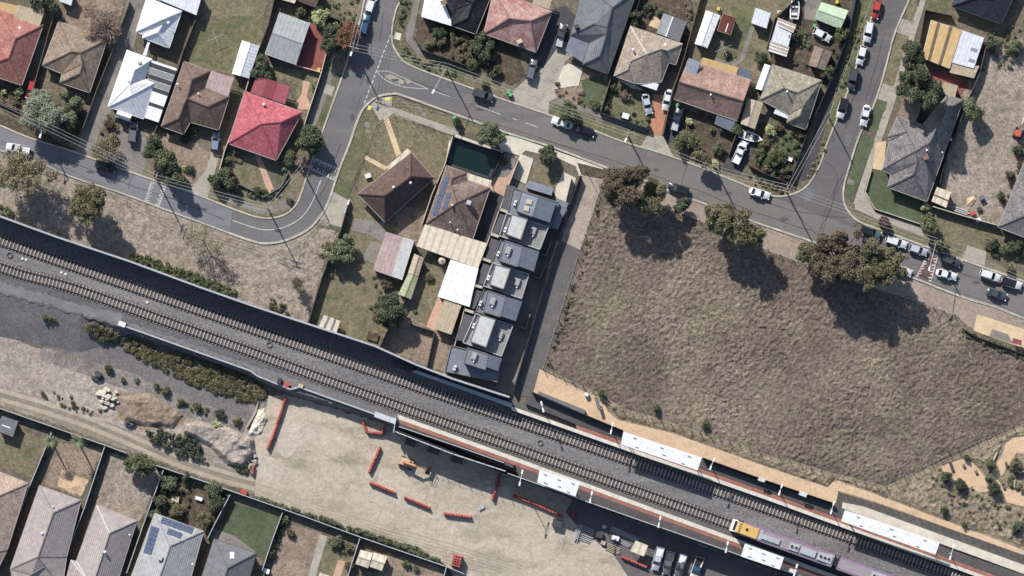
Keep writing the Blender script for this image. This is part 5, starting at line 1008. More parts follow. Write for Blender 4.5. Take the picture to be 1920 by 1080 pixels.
gp = thing('platform_ramp', 'grey metal platform end ramp beside the north wall', 'ramp', P(860, 730, 0)); slab(gp, 'deck', [(772, 697), (780, 694), (962, 757), (958, 764)], 0, 1.0, 'steel'); slab(gp, 'base', [(740, 677), (778, 690), (772, 700), (737, 684)], 0, .6, 'darkpave')
fence('pale pipe railing along the north wall by the ramp', [(776, 683), (955, 744)], 1.2, 'steel', .12, 'railing', 'railing')
rp = thing('station_ramp', 'grey access ramp behind the long station canopy', 'ramp', P(1700, 980, 0))
slab(rp, 'ramp_floor', [(1572, 922), (1640, 942), (1960, 1056), (1950, 1085), (1760, 1020), (1566, 950)], 0, .5, 'deck'); slab(rp, 'pale_strip', [(1580, 942), (1620, 950), (1960, 1074), (1952, 1088), (1760, 1018), (1578, 956)], 0, .6, 'pale')
wire_fence('dark railing around the grey access ramp', [(1566, 950), (1572, 921), (1640, 941), (1780, 992), (1960, 1056)], 1.9, 1.6, 'black', 4, 'railing', .05, mesh='black')
fence('black railing fence along the back of the north platform, left part', [(998, 736), (1095, 778), (1168, 808)], 2.7, 'darkfence', .08, 'platform_fence')
fence('black railing fence along the back of the north platform, middle part', [(1317, 859), (1440, 903), (1562, 944)], 2.7, 'darkfence', .08, 'platform_fence')
fence('dark railing fence along the back of the south platform', [(952, 888), (1086, 936), (1240, 990), (1440, 1060), (1560, 1102)], 2.7, 'darkfence', .1, 'platform_fence', cap='wallcap', z=0)
fence('dark cladding under the back edge of the south platform', [(746, 808), (952, 890), (1100, 944), (1560, 1104)], 3.4, 'darkfence', .12, 'platform_cladding', 'wall', z=LOW)
fence('dark handrail screen between the platform and its lower access ramp', [(748, 800), (860, 838), (945, 868)], 1.4, 'darkfence', .1, 'platform_fence', cap='wallcap', z=0)
fence('dark solid screen along the outer side of the access ramp above the dirt lot', [(742, 811), (850, 853), (948, 885)], 5.6, 'darkfence', .12, 'ramp_shade_screen', 'screen', cap='steel', z=LOW)  # railing line made solid and taller so its shadow reaches across the lot
wire_fence('grey railing with posts above the shaded side of the dirt lot', [(742, 809.5), (850, 851.5), (948, 883.5)], 4.3, 2.3, 'steel', 3, 'railing', .07, z=0)
fence('steel grey side rail at the top of the south ramp', [(742, 782), (738, 812)], 1.4, 'steel', .1, 'railing', 'railing', z=0)
shed('ramp_cover', 'small white roof at the left end of the south platform', [(704, 772), (743, 786), (741, 795), (702, 781)], 1.5, 'wgrey_m', wall='steel', cat='roof')
def canopy(label, q, z=5.2):
    root = thing('station_canopy', label, 'canopy', P(q[0][0], q[0][1], PZ), 'white station canopies')
    w = [P(x, y, z) for x, y in q]; mb = MB(); ol = [(p.x, p.y) for p in w]; mb.prism(ol, z - .25, z - .05, bottom=True); part('fascia', mb, M['wallcap'], root)
    rb = MB(); rb.poly(w if sum(p.x * r.y - r.x * p.y for p, r in zip(w, w[1:] + w[:1])) > 0 else w[::-1]); part('roof', rb, R['canopy'], root, slope_uv=True)
    pc = inset(ol, 1.1)
    for i in range(4): pb = MB(); pb.tube((pc[i][0], pc[i][1], PZ - .05), (pc[i][0], pc[i][1], z - .2), .1, None, 8); part('column', pb, M['steel'], root)
    for u, v in ((.15, .2), (.5, .25), (.85, .2), (.2, .8), (.8, .85), (.55, .7)):
        p = w[0].lerp(w[1], u).lerp(w[3].lerp(w[2], u), v); vb = MB(); vb.box((p.x, p.y, z + .1), (.7, .16, .16), -.34); part('roof_bracket', vb, M['wallcap'], root)
canopy('long white canopy on the north platform nearest the gravel lane', [(1169, 809), (1316, 858), (1308, 882), (1164, 833)]); canopy('short white canopy on the south platform', [(1012, 881), (1087, 905), (1079, 931), (1007, 905)])
canopy('white canopy beside the purple train', [(1397, 1019), (1470, 1045), (1462, 1068), (1389, 1043)]); canopy('longest white canopy beside the grey access ramp', [(1584, 956), (1762, 1017), (1754, 1040), (1577, 977)])
for lb, q in (('white bench shelter on the field side platform behind the middle railing', [(1500, 921), (1514, 926), (1511, 932), (1498, 927)]), ('white bench roof right of the long north canopy', [(1424, 895), (1436, 899), (1433, 904), (1421, 900)]), ('white bench roof on the south platform below the train canopy', [(1482, 1066), (1494, 1070), (1491, 1075), (1479, 1071)])):
    shed('bench_shelter', lb, q, 3.4, 'white_m', wall='white', cat='shelter', open_sides=True)
# train
def train():
    z = .45; ang = math.atan2(-(1103 - 980), 340); u = Vector((math.cos(ang), math.sin(ang), 0)); v = Vector((-u.y, u.x, 0)); p0 = P(1371, 983.5, z)
    M['purple'] = plain('train_purple', A(160, 120, 162), .4); M['trainroof'] = plain('train_roof', A(156, 144, 150), .6); M['yellowcab'] = plain('cab_yellow', A(228, 180, 88), .45); M['traindark'] = plain('train_side', A(92, 62, 96), .5)
    root = thing('commuter_train', 'purple commuter train with a yellow cab roof at the platform', 'train', p0)
    def Q(a, b, c): return p0 + u * a + v * b + Vector((0, 0, c))
    def bx(nm, a0, a1, b0, b1, c0, c1, m, taper=0, par=root):
        mb = MB(); t = taper
        pts = [Q(a0, b0, c0), Q(a1, b0, c0), Q(a1, b1, c0), Q(a0, b1, c0), Q(a0 + t, b0, c1), Q(a1, b0, c1), Q(a1, b1, c1), Q(a0 + t, b1, c1)]
        mb.add(pts, [(3, 2, 1, 0), (4, 5, 6, 7), (0, 1, 5, 4), (1, 2, 6, 5), (2, 3, 7, 6), (3, 0, 4, 7)]); return part(nm, mb, M[m], par) if par is root else link(nm, mb.mesh(nm, M[m], root.location), par)
    def fan(par, a, b, r=.42):
        mb = MB(); mb.tube(Q(a, b, 3.7), Q(a, b, 4.03), r, None, 12); mb.m = [0] * len(mb.f); link('fan', mb.mesh('fan', M['wallcap'], root.location), par); d = MB(); d.tube(Q(a, b, 4.0), Q(a, b, 4.06), r * .72, None, 12); link('fan_hub', d.mesh('fan_hub', M['black'], root.location), par)
    for c0, first in ((0, True), (24.2, False), (48.4, False)):
        L_ = 23.4
        bx('carriage_body', c0 + (1.2 if first else 0), c0 + L_, -1.5, 1.5, 0, 3.25, 'traindark')
        mb = MB(); prof = [(-1.5, 3.2), (-1.42, 3.45), (-1.1, 3.62), (1.1, 3.62), (1.42, 3.45), (1.5, 3.2)]
        a0 = c0 + (2.4 if first else .3); a1 = c0 + L_ - .3
        vs = [Q(a, b, c) for a in (a0, a1) for b, c in prof]; n = len(prof); mb.add(vs, [(i, i + 1, n + i + 1, n + i) for i in range(n - 1)] + [tuple(range(n - 1, -1, -1)), tuple(range(n, 2 * n))]); part('carriage_roof', mb, M['trainroof'], root)
        bx('roof_stripe', a0, a1, 1.12, 1.48, 3.35, 3.66, 'purple'); bx('roof_stripe', a0, a1, -1.5, -1.4, 3.3, 3.5, 'purple')
        if first:
            bx('cab_nose', 0, 2.6, -1.3, 1.3, 0, 3.0, 'whitewall', 1.1); bx('cab_roof', 1.25, 6.0, -1.25, 1.1, 3.3, 3.75, 'yellowcab', .3); bx('windscreen', .55, 1.1, -1.05, 1.05, 1.6, 2.98, 'black', .45)
            for k in range(4): bx('cab_slot', 1.7, 2.2, -.95 + k * .5, -.75 + k * .5, 3.74, 3.79, 'black')
            bx('cab_badge', 3.2, 3.8, -.3, .3, 3.74, 3.79, 'black')
            bx('roof_hatch', 6.3, 7.0, -1.2, 1.1, 3.6, 3.72, 'wallcap')
            g = bx('air_unit', 7, 11, -.75, .35, 3.6, 3.95, 'wallcap'); bx('equipment_case', 15.8, 19.2, -.8, .6, 3.6, 3.95, 'wallcap')
        e = bx('fan_unit', c0 + 13.2, c0 + 15.4, -.9, .7, 3.6, 3.9, 'wallcap')
        for a in (.6, 1.6): fan(e, c0 + 13.2 + a, -.1)
        e = bx('fan_unit', c0 + 19.2 - (12 if not first else 0) + .5, c0 + 22.6 - (12 if not first else 0) + .3, -.9, .9, 3.6, 3.92, 'wallcap')
        for a in (1.2, 2.1, 3.0): fan(e, c0 + 19.2 - (12 if not first else 0) + a, .0)
        bx('end_panel', c0 + L_ - 1.4, c0 + L_ - .2, -1.3, 1.15, 3.55, 3.68, 'wallcap')
        bx('gangway', c0 + L_, c0 + 24.2, -.9, .9, .3, 3.3, 'black')
train()
def lamp(label, x, y, dx=6, dy=-8, h=5.5, base=None):
    b = PZ if base is None else base; p = P(x, y, b); t = thing('platform_lamp', label, 'lamp post', p, 'lamp posts on the platforms'); mb = MB(); mb.tube(p, p + Vector((0, 0, h)), .11, .08, 8); part('post', mb, M['white'], t)
    for s in (1, -.6):
        e = p + Vector((dx * S * s, -dy * S * s, h + .15)); hb = MB(); hb.bar(p + Vector((0, 0, h)), e, .1, .1); part('arm', hb, M['white'], t); k = MB(); k.box(tuple(e), (.9, .36, .14), math.atan2(-dy, dx)); part('lamp_head', k, M['white'], t)
for lb, x, y, d in (('right of the small white bench shelter on the north platform', 1461, 921, (3, -9)), ('at the left end of the north platform', 1017, 766, (-2, -8)), ('left of the long north canopy', 1146, 806, (2, -9)), ('right of the long north canopy', 1333, 873, (4, -10)), ('left of the longest white canopy', 1558, 955, (3, -10)), ('right of the longest white canopy', 1781, 1038, (4, -14)), ('left of the short south canopy', 976, 900, (3, -14)), ('right of the short south canopy', 1107, 935, (2, -9)), ('in the middle of the south platform', 1235, 981, (2, -9)), ('left of the train canopy', 1361, 1028, (2, -9)), ('right of the train canopy', 1489, 1072, (3, -10))):
    lamp('white platform lamp post ' + lb, x, y, d[0], d[1])
# things on the ballast
for x, y in ((18, 478, ), (505, 646), (1013, 830)):
    t = MB(); p = P(x, y, .1)
    for i in range(20):
        a, c = 2 * math.pi * i / 20, 2 * math.pi * (i + 1) / 20; t.bar(p + Vector((.55 * math.cos(a), .55 * math.sin(a), .1)), p + Vector((.55 * math.cos(c), .55 * math.sin(c), .1)), .14, .2)
    o = link('pit_ring', t.mesh('pit_ring', M['gravel'], p)); o.location = p; tag(o, 'round drain pit ring in the ballast ' + {18: 'near the left frame edge', 505: 'below the three cream roof sheets', 1013: 'between the two platforms'}[x], 'pit ring', 'drain pit rings in the ballast')
for i, (x, y) in enumerate(((42, 485), (49, 487), (115, 511), (123, 514), (276, 567))):
    m = MB(); p = P(x, y, .1); m.tube(p, p + Vector((0, 0, .12)), .3, .26, 12); o = link('marker_disc', m.mesh('marker_disc', M['whitewall'], p)); o.location = p; tag(o, ('white marker disc of the pair nearest the left frame edge', 'white marker disc of the pair nearest the left frame edge', 'white marker disc of the second pair between the tracks', 'white marker disc of the second pair between the tracks', 'single white marker disc between the tracks')[i], 'marker disc', 'white marker discs in the ballast')
def crate(name, label, x, y, d, m, rz=-.34, z=None, cat=None, lid=None):
    b = gz(x, y) if z is None else z; p = P(x, y, b); t = thing(name, label, cat or name.replace('_', ' '), p); mb = MB(); mb.box((p.x, p.y, p.z + d[2] / 2), d, rz); part('body', mb, M[m], t); l = MB(); l.box((p.x, p.y, p.z + d[2] + .04), (d[0] * 1.06, d[1] * 1.06, .08), rz); part('lid', l, M[lid or m], t); return t
crate('equipment_box', 'white equipment box where the retaining wall begins', 229, 608, (1.5, 1.0, .8), 'whitewall'); crate('equipment_box', 'pale equipment box at the bend of the retaining wall', 564, 724, (1.0, .8, .8), 'creamwall')
crate('signal_gear', 'orange red signal gear on the ballast edge', 538, 721, (1.3, .9, .6), 'red', .4); crate('equipment_box', 'dark signal cabinet left of the orange red gear', 524, 714, (.8, 1.2, 1.2), 'darkwall')
crate('drain_cover', 'square drain cover in the sand path behind the ramp corner', 1659, 927, (1.1, 1.1, .12), 'conc', lid='deck'); crate('drain_cover', 'square drain cover in the sand path near the right frame edge', 1825, 989, (1.2, 1.2, .12), 'conc', lid='deck')
crate('sign_board', 'white notice box beside the fence corner above the sand', 1100, 740, (.7, .7, 1.0), 'white')
fence('grey slatted screen at the lower end of the gravel lane', [(1012, 740), (1092, 772)], 1.6, 'greywall', 1.0, 'slatted_screen', 'screen', z=0)
shed('leaning_panel', 'grey panel on two legs above the sand path', [(1115, 746), (1120, 744), (1126, 766), (1121, 768)], 1.9, 'mid_grey', wall='black', cat='panel', open_sides=True)
# ---------------- vehicles ----------------
CARP = {  # length, width, height, cabin rear / front at the belt, roof rear / front, belt height (x forward, metres)
    'sedan': (4.7, 1.8, 1.42, -1.75, 1.0, -1.0, .25, .88), 'hatch': (4.2, 1.76, 1.46, -2.0, .95, -1.55, .2, .92), 'suv': (4.65, 1.88, 1.68, -2.22, 1.05, -1.9, .35, 1.02),
    'wagon': (4.9, 1.84, 1.5, -2.35, 1.1, -2.0, .35, .95), 'ute': (5.2, 1.86, 1.75, -.55, 1.35, -.35, .6, 1.05)}
PAINT = {}
def paint(k):
    if k not in PAINT:
        c = {'white': (236, 236, 236), 'silver': (196, 202, 214), 'grey': (110, 112, 118), 'black': (34, 36, 40), 'navy': (48, 58, 74), 'blue': (52, 88, 128), 'red': (204, 70, 54), 'crimson': (214, 50, 66), 'teal': (96, 120, 124), 'bluegrey': (136, 152, 176), 'charcoal': (74, 78, 86)}[k]
        t = NT('paint_' + k); PAINT[k] = t.done(A(*c, k=.95), .28, .5); t.b.inputs['Coat Weight'].default_value = .4
    return PAINT[k]
CARM = {}
def car_meshes(kind):
    if kind in CARM: return CARM[kind]
    L_, W_, Ht, cr, cf, rr, rf, belt = CARP[kind]; out = {}
    def ring(z, sx, sy, ex=3.2, n=28, fx=0):
        pts = []
        for i in range(n):
            a = 2 * math.pi * i / n; c, s = math.cos(a), math.sin(a)
            x = math.copysign(abs(c) ** (2 / ex), c) * L_ / 2 * sx + fx; y = math.copysign(abs(s) ** (2 / (ex + 1.5)), s) * W_ / 2 * sy
            pts.append((x, y, z - (.10 * max(0, (abs(x) / (L_ / 2)) - .75) / .25 if z > belt - .12 else 0)))
        return pts
    b = MB(); rings = [ring(.28, .96, .92), ring(.42, .995, .985), ring(.68, 1, 1), ring(belt - .08, .985, .985), ring(belt, .95, .92)]
    n = 28; b.v = [p for r in rings for p in r]
    for k in range(len(rings) - 1): b.f += [(k * n + i, k * n + (i + 1) % n, (k + 1) * n + (i + 1) % n, (k + 1) * n + i) for i in range(n)]
    b.f += [tuple(range((len(rings) - 1) * n, len(rings) * n)), tuple(range(n - 1, -1, -1))]; b.m = [0] * len(b.f); out['body'] = b
    w0, w1 = W_ / 2 * .9, W_ / 2 * .76; z0, z1 = belt - .02, Ht
    g = MB(); lo = [(cr, -w0), (cf - .15, -w0), (cf, -w0 * .7), (cf, w0 * .7), (cf - .15, w0), (cr, w0)]; hi = [(rr, -w1), (rf - .08, -w1), (rf, -w1 * .7), (rf, w1 * .7), (rf - .08, w1), (rr, w1)]
    g.add([(x, y, z0) for x, y in lo] + [(x, y, z1 - .02) for x, y in hi], [(i, (i + 1) % 6, 6 + (i + 1) % 6, 6 + i) for i in range(6)] + [(6, 7, 8, 9, 10, 11)]); out['window_glass'] = g
    r = MB(); rl = [(rr - .06, -w1 * .92), (rr - .02, -w1), (rf - .1, -w1), (rf + .03, -w1 * .72), (rf + .03, w1 * .72), (rf - .1, w1), (rr - .02, w1), (rr - .06, w1 * .92)]
    r.add([(x, y, z1 - .04) for x, y in rl] + [(x * .985, y * .95, z1 + .03) for x, y in rl], [(i, (i + 1) % 8, 8 + (i + 1) % 8, 8 + i) for i in range(8)] + [tuple(range(8, 16))])
    for s in (-1, 1):   # pillars
        r.bar((cf - .12, s * w0 * .96, z0), (rf - .06, s * w1 * .98, z1), .09, .07); r.bar((cr + .06, s * w0 * .97, z0), (rr, s * w1 * .98, z1), .16, .08); r.bar(((cr + cf) / 2 - .1, s * w0, z0), ((rr + rf) / 2 - .05, s * w1, z1), .08, .05)
    out['roof'] = r
    wh = []
    for sx in (-1, 1):
        for sy in (-1, 1):
            t = MB(); x = sx * L_ * .3; t.tube((x, sy * (W_ / 2 - .2), .32), (x, sy * (W_ / 2 + .01), .32), .32, None, 14); wh.append(t)
    out['wheel'] = wh; out['headlight'] = []; out['taillight'] = []; out['mirror'] = []
    for s in (-1, 1):
        t = MB(); t.box((L_ / 2 * .93, s * W_ * .36, .72), (.28, .34, .14), s * -.5); out['headlight'].append(t); t = MB(); t.box((-L_ / 2 * .95, s * W_ * .38, .82), (.16, .3, .16), s * .3); out['taillight'].append(t)
        t = MB(); t.box((cf - .25, s * (W_ / 2 + .08), belt + .05), (.16, .2, .13)); out['mirror'].append(t)
    if kind == 'ute':
        t = MB()
        t.box((-1.55, 0, 1.0), (2.0, 1.6, .06)); out['tray'] = t; e = MB()
        for s in (-1, 1): e.box((-1.55, s * .86, 1.1), (2.05, .08, .26))
        e.box((-2.52, 0, 1.1), (.08, 1.7, .26)); out['tray_side'] = e
    CARM[kind] = {k: ([q.mesh(k, M['glass'], smooth=(k == 'body')) for q in v] if isinstance(v, list) else v.mesh(k, M['glass'], smooth=(k == 'body'))) for k, v in out.items()}
    return CARM[kind]
def car(kind, col, label, px, py, dx, dy, group=None, roof=None, tray='black', cat='car', name='parked_car'):
    ms = car_meshes(kind); b = gz(px, py); t = thing(name, label, cat, P(px, py, b + (.1 if b == 0 else .05)), group, math.atan2(-dy, dx))
    def add(nm, me, m):
        o = link(nm, me, t); o.material_slots[0].link = 'OBJECT'; o.material_slots[0].material = m; return o
    p = paint(col); add('body', ms['body'], p); add('window_glass', ms['window_glass'], M['glass']); add('roof', ms['roof'], paint(roof) if roof else p)
    for q in ms['wheel']: add('wheel', q, M['tyre'])
    for q in ms['headlight']: add('headlight', q, M['lens'])
    for q in ms['taillight']: add('taillight', q, M['tail'])
    for q in ms['mirror']: add('mirror', q, p)
    if kind == 'ute': add('tray', ms['tray'], M[tray] if tray in M else paint(tray)); add('tray_side', ms['tray_side'], p)
    return t
GS = 'cars parked on the side street'; GM = 'cars parked along the cross street'
car('hatch', 'crimson', 'small crimson car half under the silver green tree', 59, 168, -.25, 1)
car('suv', 'grey', 'grey wagon in front of the larger white house', 250, 249, .12, -1)
car('hatch', 'bluegrey', 'blue grey hatchback on the drive of the brown house', 404, 267, 0.1, -1)
car('ute', 'white', 'white utility under the olive eucalypt by the left frame edge', 34, 279, -1, -.2, cat='utility', tray='white')
car('suv', 'black', 'black car parked on the grey road beside the thin pale tree', 198, 312, 1, .28)
car('suv', 'white', 'white car cut by the top frame edge above the blue hatchback', 696, 6, .3, -1)
car('suv', 'blue', 'blue hatchback parked near the red leaved tree', 684, 47, .22, -1)
car('suv', 'charcoal', 'dark car on the cross street beside the green bins', 906, 179, 1, .33, GM)
car('ute', 'charcoal', 'dark utility with a loaded tray on the drive of the charcoal house', 1052, 67, .25, -1, cat='utility', tray='steel')
car('suv', 'grey', 'grey wagon at the end of the drive of the mottled red house', 997, 131, .25, -1)
car('sedan', 'white', 'white sedan on the cross street in front of a black car', 1054, 231, -1, -.36, GM)
car('sedan', 'black', 'black sedan in tree shade behind the white sedan', 1096, 245, 1, .36, GM)
car('sedan', 'silver', 'silver sedan turned towards the lawn of the stone coloured house', 1213, 195, .24, 1)
car('sedan', 'white', 'white sedan on the orange drive', 1251, 188, -.2, 1)
car('ute', 'navy', 'dark utility with an open tray left of the pink brown house garden', 1269, 224, .3, -1, cat='utility', tray='steel')
car('ute', 'white', 'white utility with a white tray cover next to the two boats', 1387, 286, .46, -1, cat='utility', tray='white')
car('suv', 'navy', 'dark blue car with black roof beside the round clipped tree', 1272, 355, -1, -.3, GM, 'black')
car('sedan', 'white', 'white car alone on the street below the round hedge garden', 1424, 363, 1, .3, GM)
car('hatch', 'red', 'red orange hatchback at the top of the side street', 1643, 18, -.22, 1, GS)
car('suv', 'white', 'white van like car next below the red orange hatchback', 1628, 60, -.2, 1, GS)
car('hatch', 'white', 'white hatchback next above the dark grey car', 1615, 104, -.28, 1, GS)
car('suv', 'charcoal', 'dark grey car between two white cars on the side street', 1599, 149, -.22, 1, GS)
car('suv', 'white', 'white car with a black roof on the side street', 1579, 203, -.28, 1, GS, 'black')
car('sedan', 'white', 'white sedan facing the other cars, on the right kerb of the side street', 1622, 217, -.22, 1, GS)
car('suv', 'teal', 'teal car with a black roof at the head of the parked row', 1632, 436, 1, .4, GM, 'black')
car('wagon', 'white', 'long white wagon behind the teal car', 1680, 454, 1, .33, GM)
car('hatch', 'silver', 'silver hatchback just before the red speed hump', 1721, 469, 1, .35, GM)
car('sedan', 'white', 'white car half hidden under the big brown tree cluster', 1690, 507, 1, .36, GM)
car('suv', 'blue', 'blue car glimpsed through the crown of the big brown tree cluster', 1583, 468, 1, .36, GM)
car('suv', 'charcoal', 'dark car just past the red speed hump', 1782, 489, 1, .35, GM)
car('sedan', 'white', 'white sedan across the street from the dark car past the red hump', 1774, 515, 1, .28, GM)
car('suv', 'white', 'white car with a white roof near the right frame edge', 1856, 517, 1, .33, GM)
car('suv', 'white', 'white car with a black roof at the right frame edge', 1896, 531, 1, .33, GM, 'black')
car('sedan', 'charcoal', 'dark grey sedan with open sunroof near the right frame edge', 1868, 552, 1, .34, GM)
car('hatch', 'white', 'white car parked in the yard by the mint green shed', 1541, 66, .86, .5)
car('ute', 'silver', 'silver utility with two white tray boxes beside the red barrier', 1233, 1048, -.26, 1, cat='utility', tray='white')
car('ute', 'grey', 'grey utility between the silver one and the white topped one', 1253, 1056, -.22, 1, cat='utility', tray='charcoal')
car('ute', 'grey', 'grey utility with a white tray box', 1276, 1060, -.28, 1, cat='utility', tray='white')
car('ute', 'white', 'white utility with a blue covered roof at the bottom frame edge', 1306, 1066, -.35, 1, None, 'blue', cat='utility', tray='black')
# boats
def boat(label, px, py, dx, dy, L_=4.9, W_=1.9):
    t = thing('motor_boat', label, 'boat', P(px, py, .1), None, math.atan2(-dy, dx)); n = 14; side = []
    for i in range(n + 1):
        u = i / n; side.append((-L_ / 2 + L_ * u, W_ / 2 * (1 - max(0, (u - .45) / .55) ** 2.2) * (.88 + .12 * min(1, u / .3))))
    out = side + [(x, -y) for x, y in side[::-1][1:]]; hull = MB(); m = len(out)
    hull.add([(x * .94, y * .55, .35) for x, y in out] + [(x, y, 1.05) for x, y in out], [(i, (i + 1) % m, m + (i + 1) % m, m + i) for i in range(m)] + [tuple(range(m - 1, -1, -1))]); link('hull', hull.mesh('hull', M['white']), t)
    g = MB(); inn = [(x * .86 - .12, y * .74) for x, y in out]; g.add([(x, y, 1.05) for x, y in out] + [(x, y, 1.07) for x, y in inn] + [(x, y, .7) for x, y in inn], [(i, (i + 1) % m, m + (i + 1) % m, m + i) for i in range(m)] + [(m + i, m + (i + 1) % m, 2 * m + (i + 1) % m, 2 * m + i) for i in range(m)]); link('gunwale', g.mesh('gunwale', M['white']), t)
    f = MB(); f.poly([(x, y, .7) for x, y in inn]); link('cockpit_floor', f.mesh('cockpit_floor', M['greywall']), t)
    for x, y in ((.1, .38), (.1, -.38), (-1.5, 0)):
        s = MB(); s.box((x, y, .9), (.55, .5 if x > 0 else 1.3, .3)); link('seat', s.mesh('seat', M['whitewall']), t)
    w = MB(); w.box((.8, 0, 1.25), (.12, 1.35, .4)); w.box((1.2, 0, 1.1), (.8, 1.2, .1)); link('windscreen', w.mesh('windscreen', M['glass']), t)
    e = MB(); e.box((-L_ / 2 - .15, 0, 1.0), (.45, .4, .8)); link('outboard_motor', e.mesh('outboard_motor', M['black']), t)
    tr = MB()
    for s in (-1, 1): tr.bar((-2, s * .7, .3), (1.2, s * .7, .3), .1, .1); tr.bar((1.2, s * .7, .3), (3.1, 0, .35), .1, .1); tr.tube((-.6, s * .85, .3), (-.6, s * 1.05, .3), .3, None, 12)
    link('trailer', tr.mesh('trailer', M['steel']), t)
boat('white motor boat on a trailer in the yard behind the timber store', 1490, 14, .06, -1, 5.2, 2.1); boat('white open motor boat above the white utility', 1408, 257, 1, .3, 5.2, 2.0)
crate('upturned_dinghy', 'dark tarp covered dinghy beside the white car in the yard', 1547, 52, (2.6, 1.0, .6), 'navy' if 'navy' in M else 'darkwall', -.35, cat='dinghy')
# telehandler
def lift(px, py):
    b = LOW; p = P(px, py, b); t = thing('boom_lift', 'orange boom lift standing on the dirt lot', 'boom lift', p, None, math.radians(-22)); M['orange'] = plain('lift_orange', A(210, 142, 100), .5)
    c = MB(); c.box((0, 0, .75), (2.9, 1.7, .6)); link('chassis', c.mesh('chassis', M['orange']), t)
    for sx in (-1, 1):
        for sy in (-1, 1): w = MB(); w.tube((sx * 1.05, sy * .75, .45), (sx * 1.05, sy * 1.15, .45), .45, None, 14); link('wheel', w.mesh('wheel', M['tyre']), t)
    u = MB(); u.box((-.3, .1, 1.5), (1.9, 1.5, .8)); link('turret', u.mesh('turret', M['creamwall']), t); h = MB(); h.tube((-.9, -.5, 1.5), (-.2, -.5, 2.0), .35, None, 10); link('engine_cover', h.mesh('engine_cover', M['orange']), t)
    a = MB(); a.bar((-.9, 0, 2.1), (2.2, .1, 2.6), .45, .45); a.bar((2.2, .1, 2.6), (4.6, .3, 1.6), .32, .32); link('boom', a.mesh('boom', M['orange']), t)
    k = MB()
    for x, y, d in ((5.1, .3, (1.0, 1.9, .1)),): k.box((x, y, 1.2), d)
    for z in (1.7, 2.2):
        for s in (-1, 1): k.bar((4.6, .3 + s * .95, z), (5.6, .3 + s * .95, z), .06, .06); k.bar((5.1 + s * .5, -.65, z), (5.1 + s * .5, 1.25, z), .06, .06)
    link('basket', k.mesh('basket', M['black']), t)
lift(762, 868)
def machine(px, py):
    p = P(px, py, 0.05); t = thing('mini_excavator', 'red mini excavator cut by the right frame edge', 'excavator', p, None, math.radians(65))
    for s in (-1, 1): c = MB(); c.box((0, s * .75, .3), (2.3, .4, .55)); link('crawler', c.mesh('crawler', M['black']), t)
    b = MB(); b.tube((-.2, 0, .6), (-.2, 0, 1.3), .95, .85, 14); b.dome((-.2, 0, 1.3), .85, .85, .4, 14, 3); link('body', b.mesh('body', M['red']), t); r = MB(); r.box((-.2, 0, 2.1), (1.2, 1.1, .1)); link('canopy', r.mesh('canopy', M['red']), t)
    a = MB(); a.bar((.6, .2, 1.0), (1.9, .2, 2.2), .3, .3); a.bar((1.9, .2, 2.2), (3.4, .2, .9), .24, .24); a.box((3.5, .2, .5), (.6, .6, .5)); link('boom', a.mesh('boom', M['creamwall']), t)
machine(1909, 250)
# barriers
def barrier_mesh():
    m = MB(); m.box((0, 0, .12), (1.9, .62, .24)); m.box((0, 0, .42), (1.9, .46, .36)); m.box((0, 0, .78), (1.86, .3, .36)); 
    for x in (-.6, 0, .6): m.box((x, 0, .98), (.24, .36, .06))
    for x in (-.93, -.3, .3, .93): m.box((x, 0, .93), (.1, .33, .09), 0, 1)
    return m.mesh('barrier', [M['red'], M['darkfence']])
BM = barrier_mesh()
def barriers(where, pts):
    n_tot = 0; w = [P(x, y, LOW) for x, y in pts]; lb = 'red plastic water barrier in the row ' + where
    for p, q in zip(w, w[1:]):
        n = max(1, round((q - p).length / 2.0)); d = (q - p) / n
        for i in range(n):
            o = link('water_barrier', BM, None, p + d * (i + .5) + Vector((0, 0, .02))); o.rotation_euler = (0, 0, math.atan2(d.y, d.x)); o.scale = (d.length / 1.98, 1, 1); tag(o, lb, 'barrier', lb)
barriers('beside the white crushed rubble', [(536, 746), (526, 778), (514, 812), (502, 843)]); barriers('left of the orange boom lift', [(713, 838), (703, 862), (692, 886)]); barriers('nearest below the boom lift', [(693, 905), (741, 925)])
barriers('middle of the three below the boom lift', [(758, 933), (806, 953)]); barriers('farthest right of the three below the boom lift', [(832, 963), (884, 970)]); barriers('end on to the shaded platform wall', [(937, 888), (931, 912), (924, 938)])
barriers('along the short south canopy shadow', [(962, 929), (1010, 948), (1054, 968)]); barriers('below the cream tarpaulin', [(1165, 1044), (1213, 1064)]); barriers('bent around the platform end', [(680, 790), (688, 810), (716, 814), (722, 798)]); barriers('short piece beside the asphalt yard', [(1078, 957), (1072, 972)])
barriers('alone on the wheel track end', [(476, 872), (473, 890)])
def stack():
    t = thing('barrier_stack', 'red block of stacked barriers by the clipped hedge', 'barrier stack', P(857, 1052, LOW))
    for i in range(5):
        for k in range(2): o = link('stacked_barrier', BM, t, Vector((-.9 * 0 + (i - 2) * .12, (i - 2) * .5, k * 1.02 + .02))); o.rotation_euler = (0, 0, -.25)
stack()
crate('loader_bucket', 'small red machine bucket on the wheel track verge', 457, 923, (1.4, .9, .8), 'red', -.5)
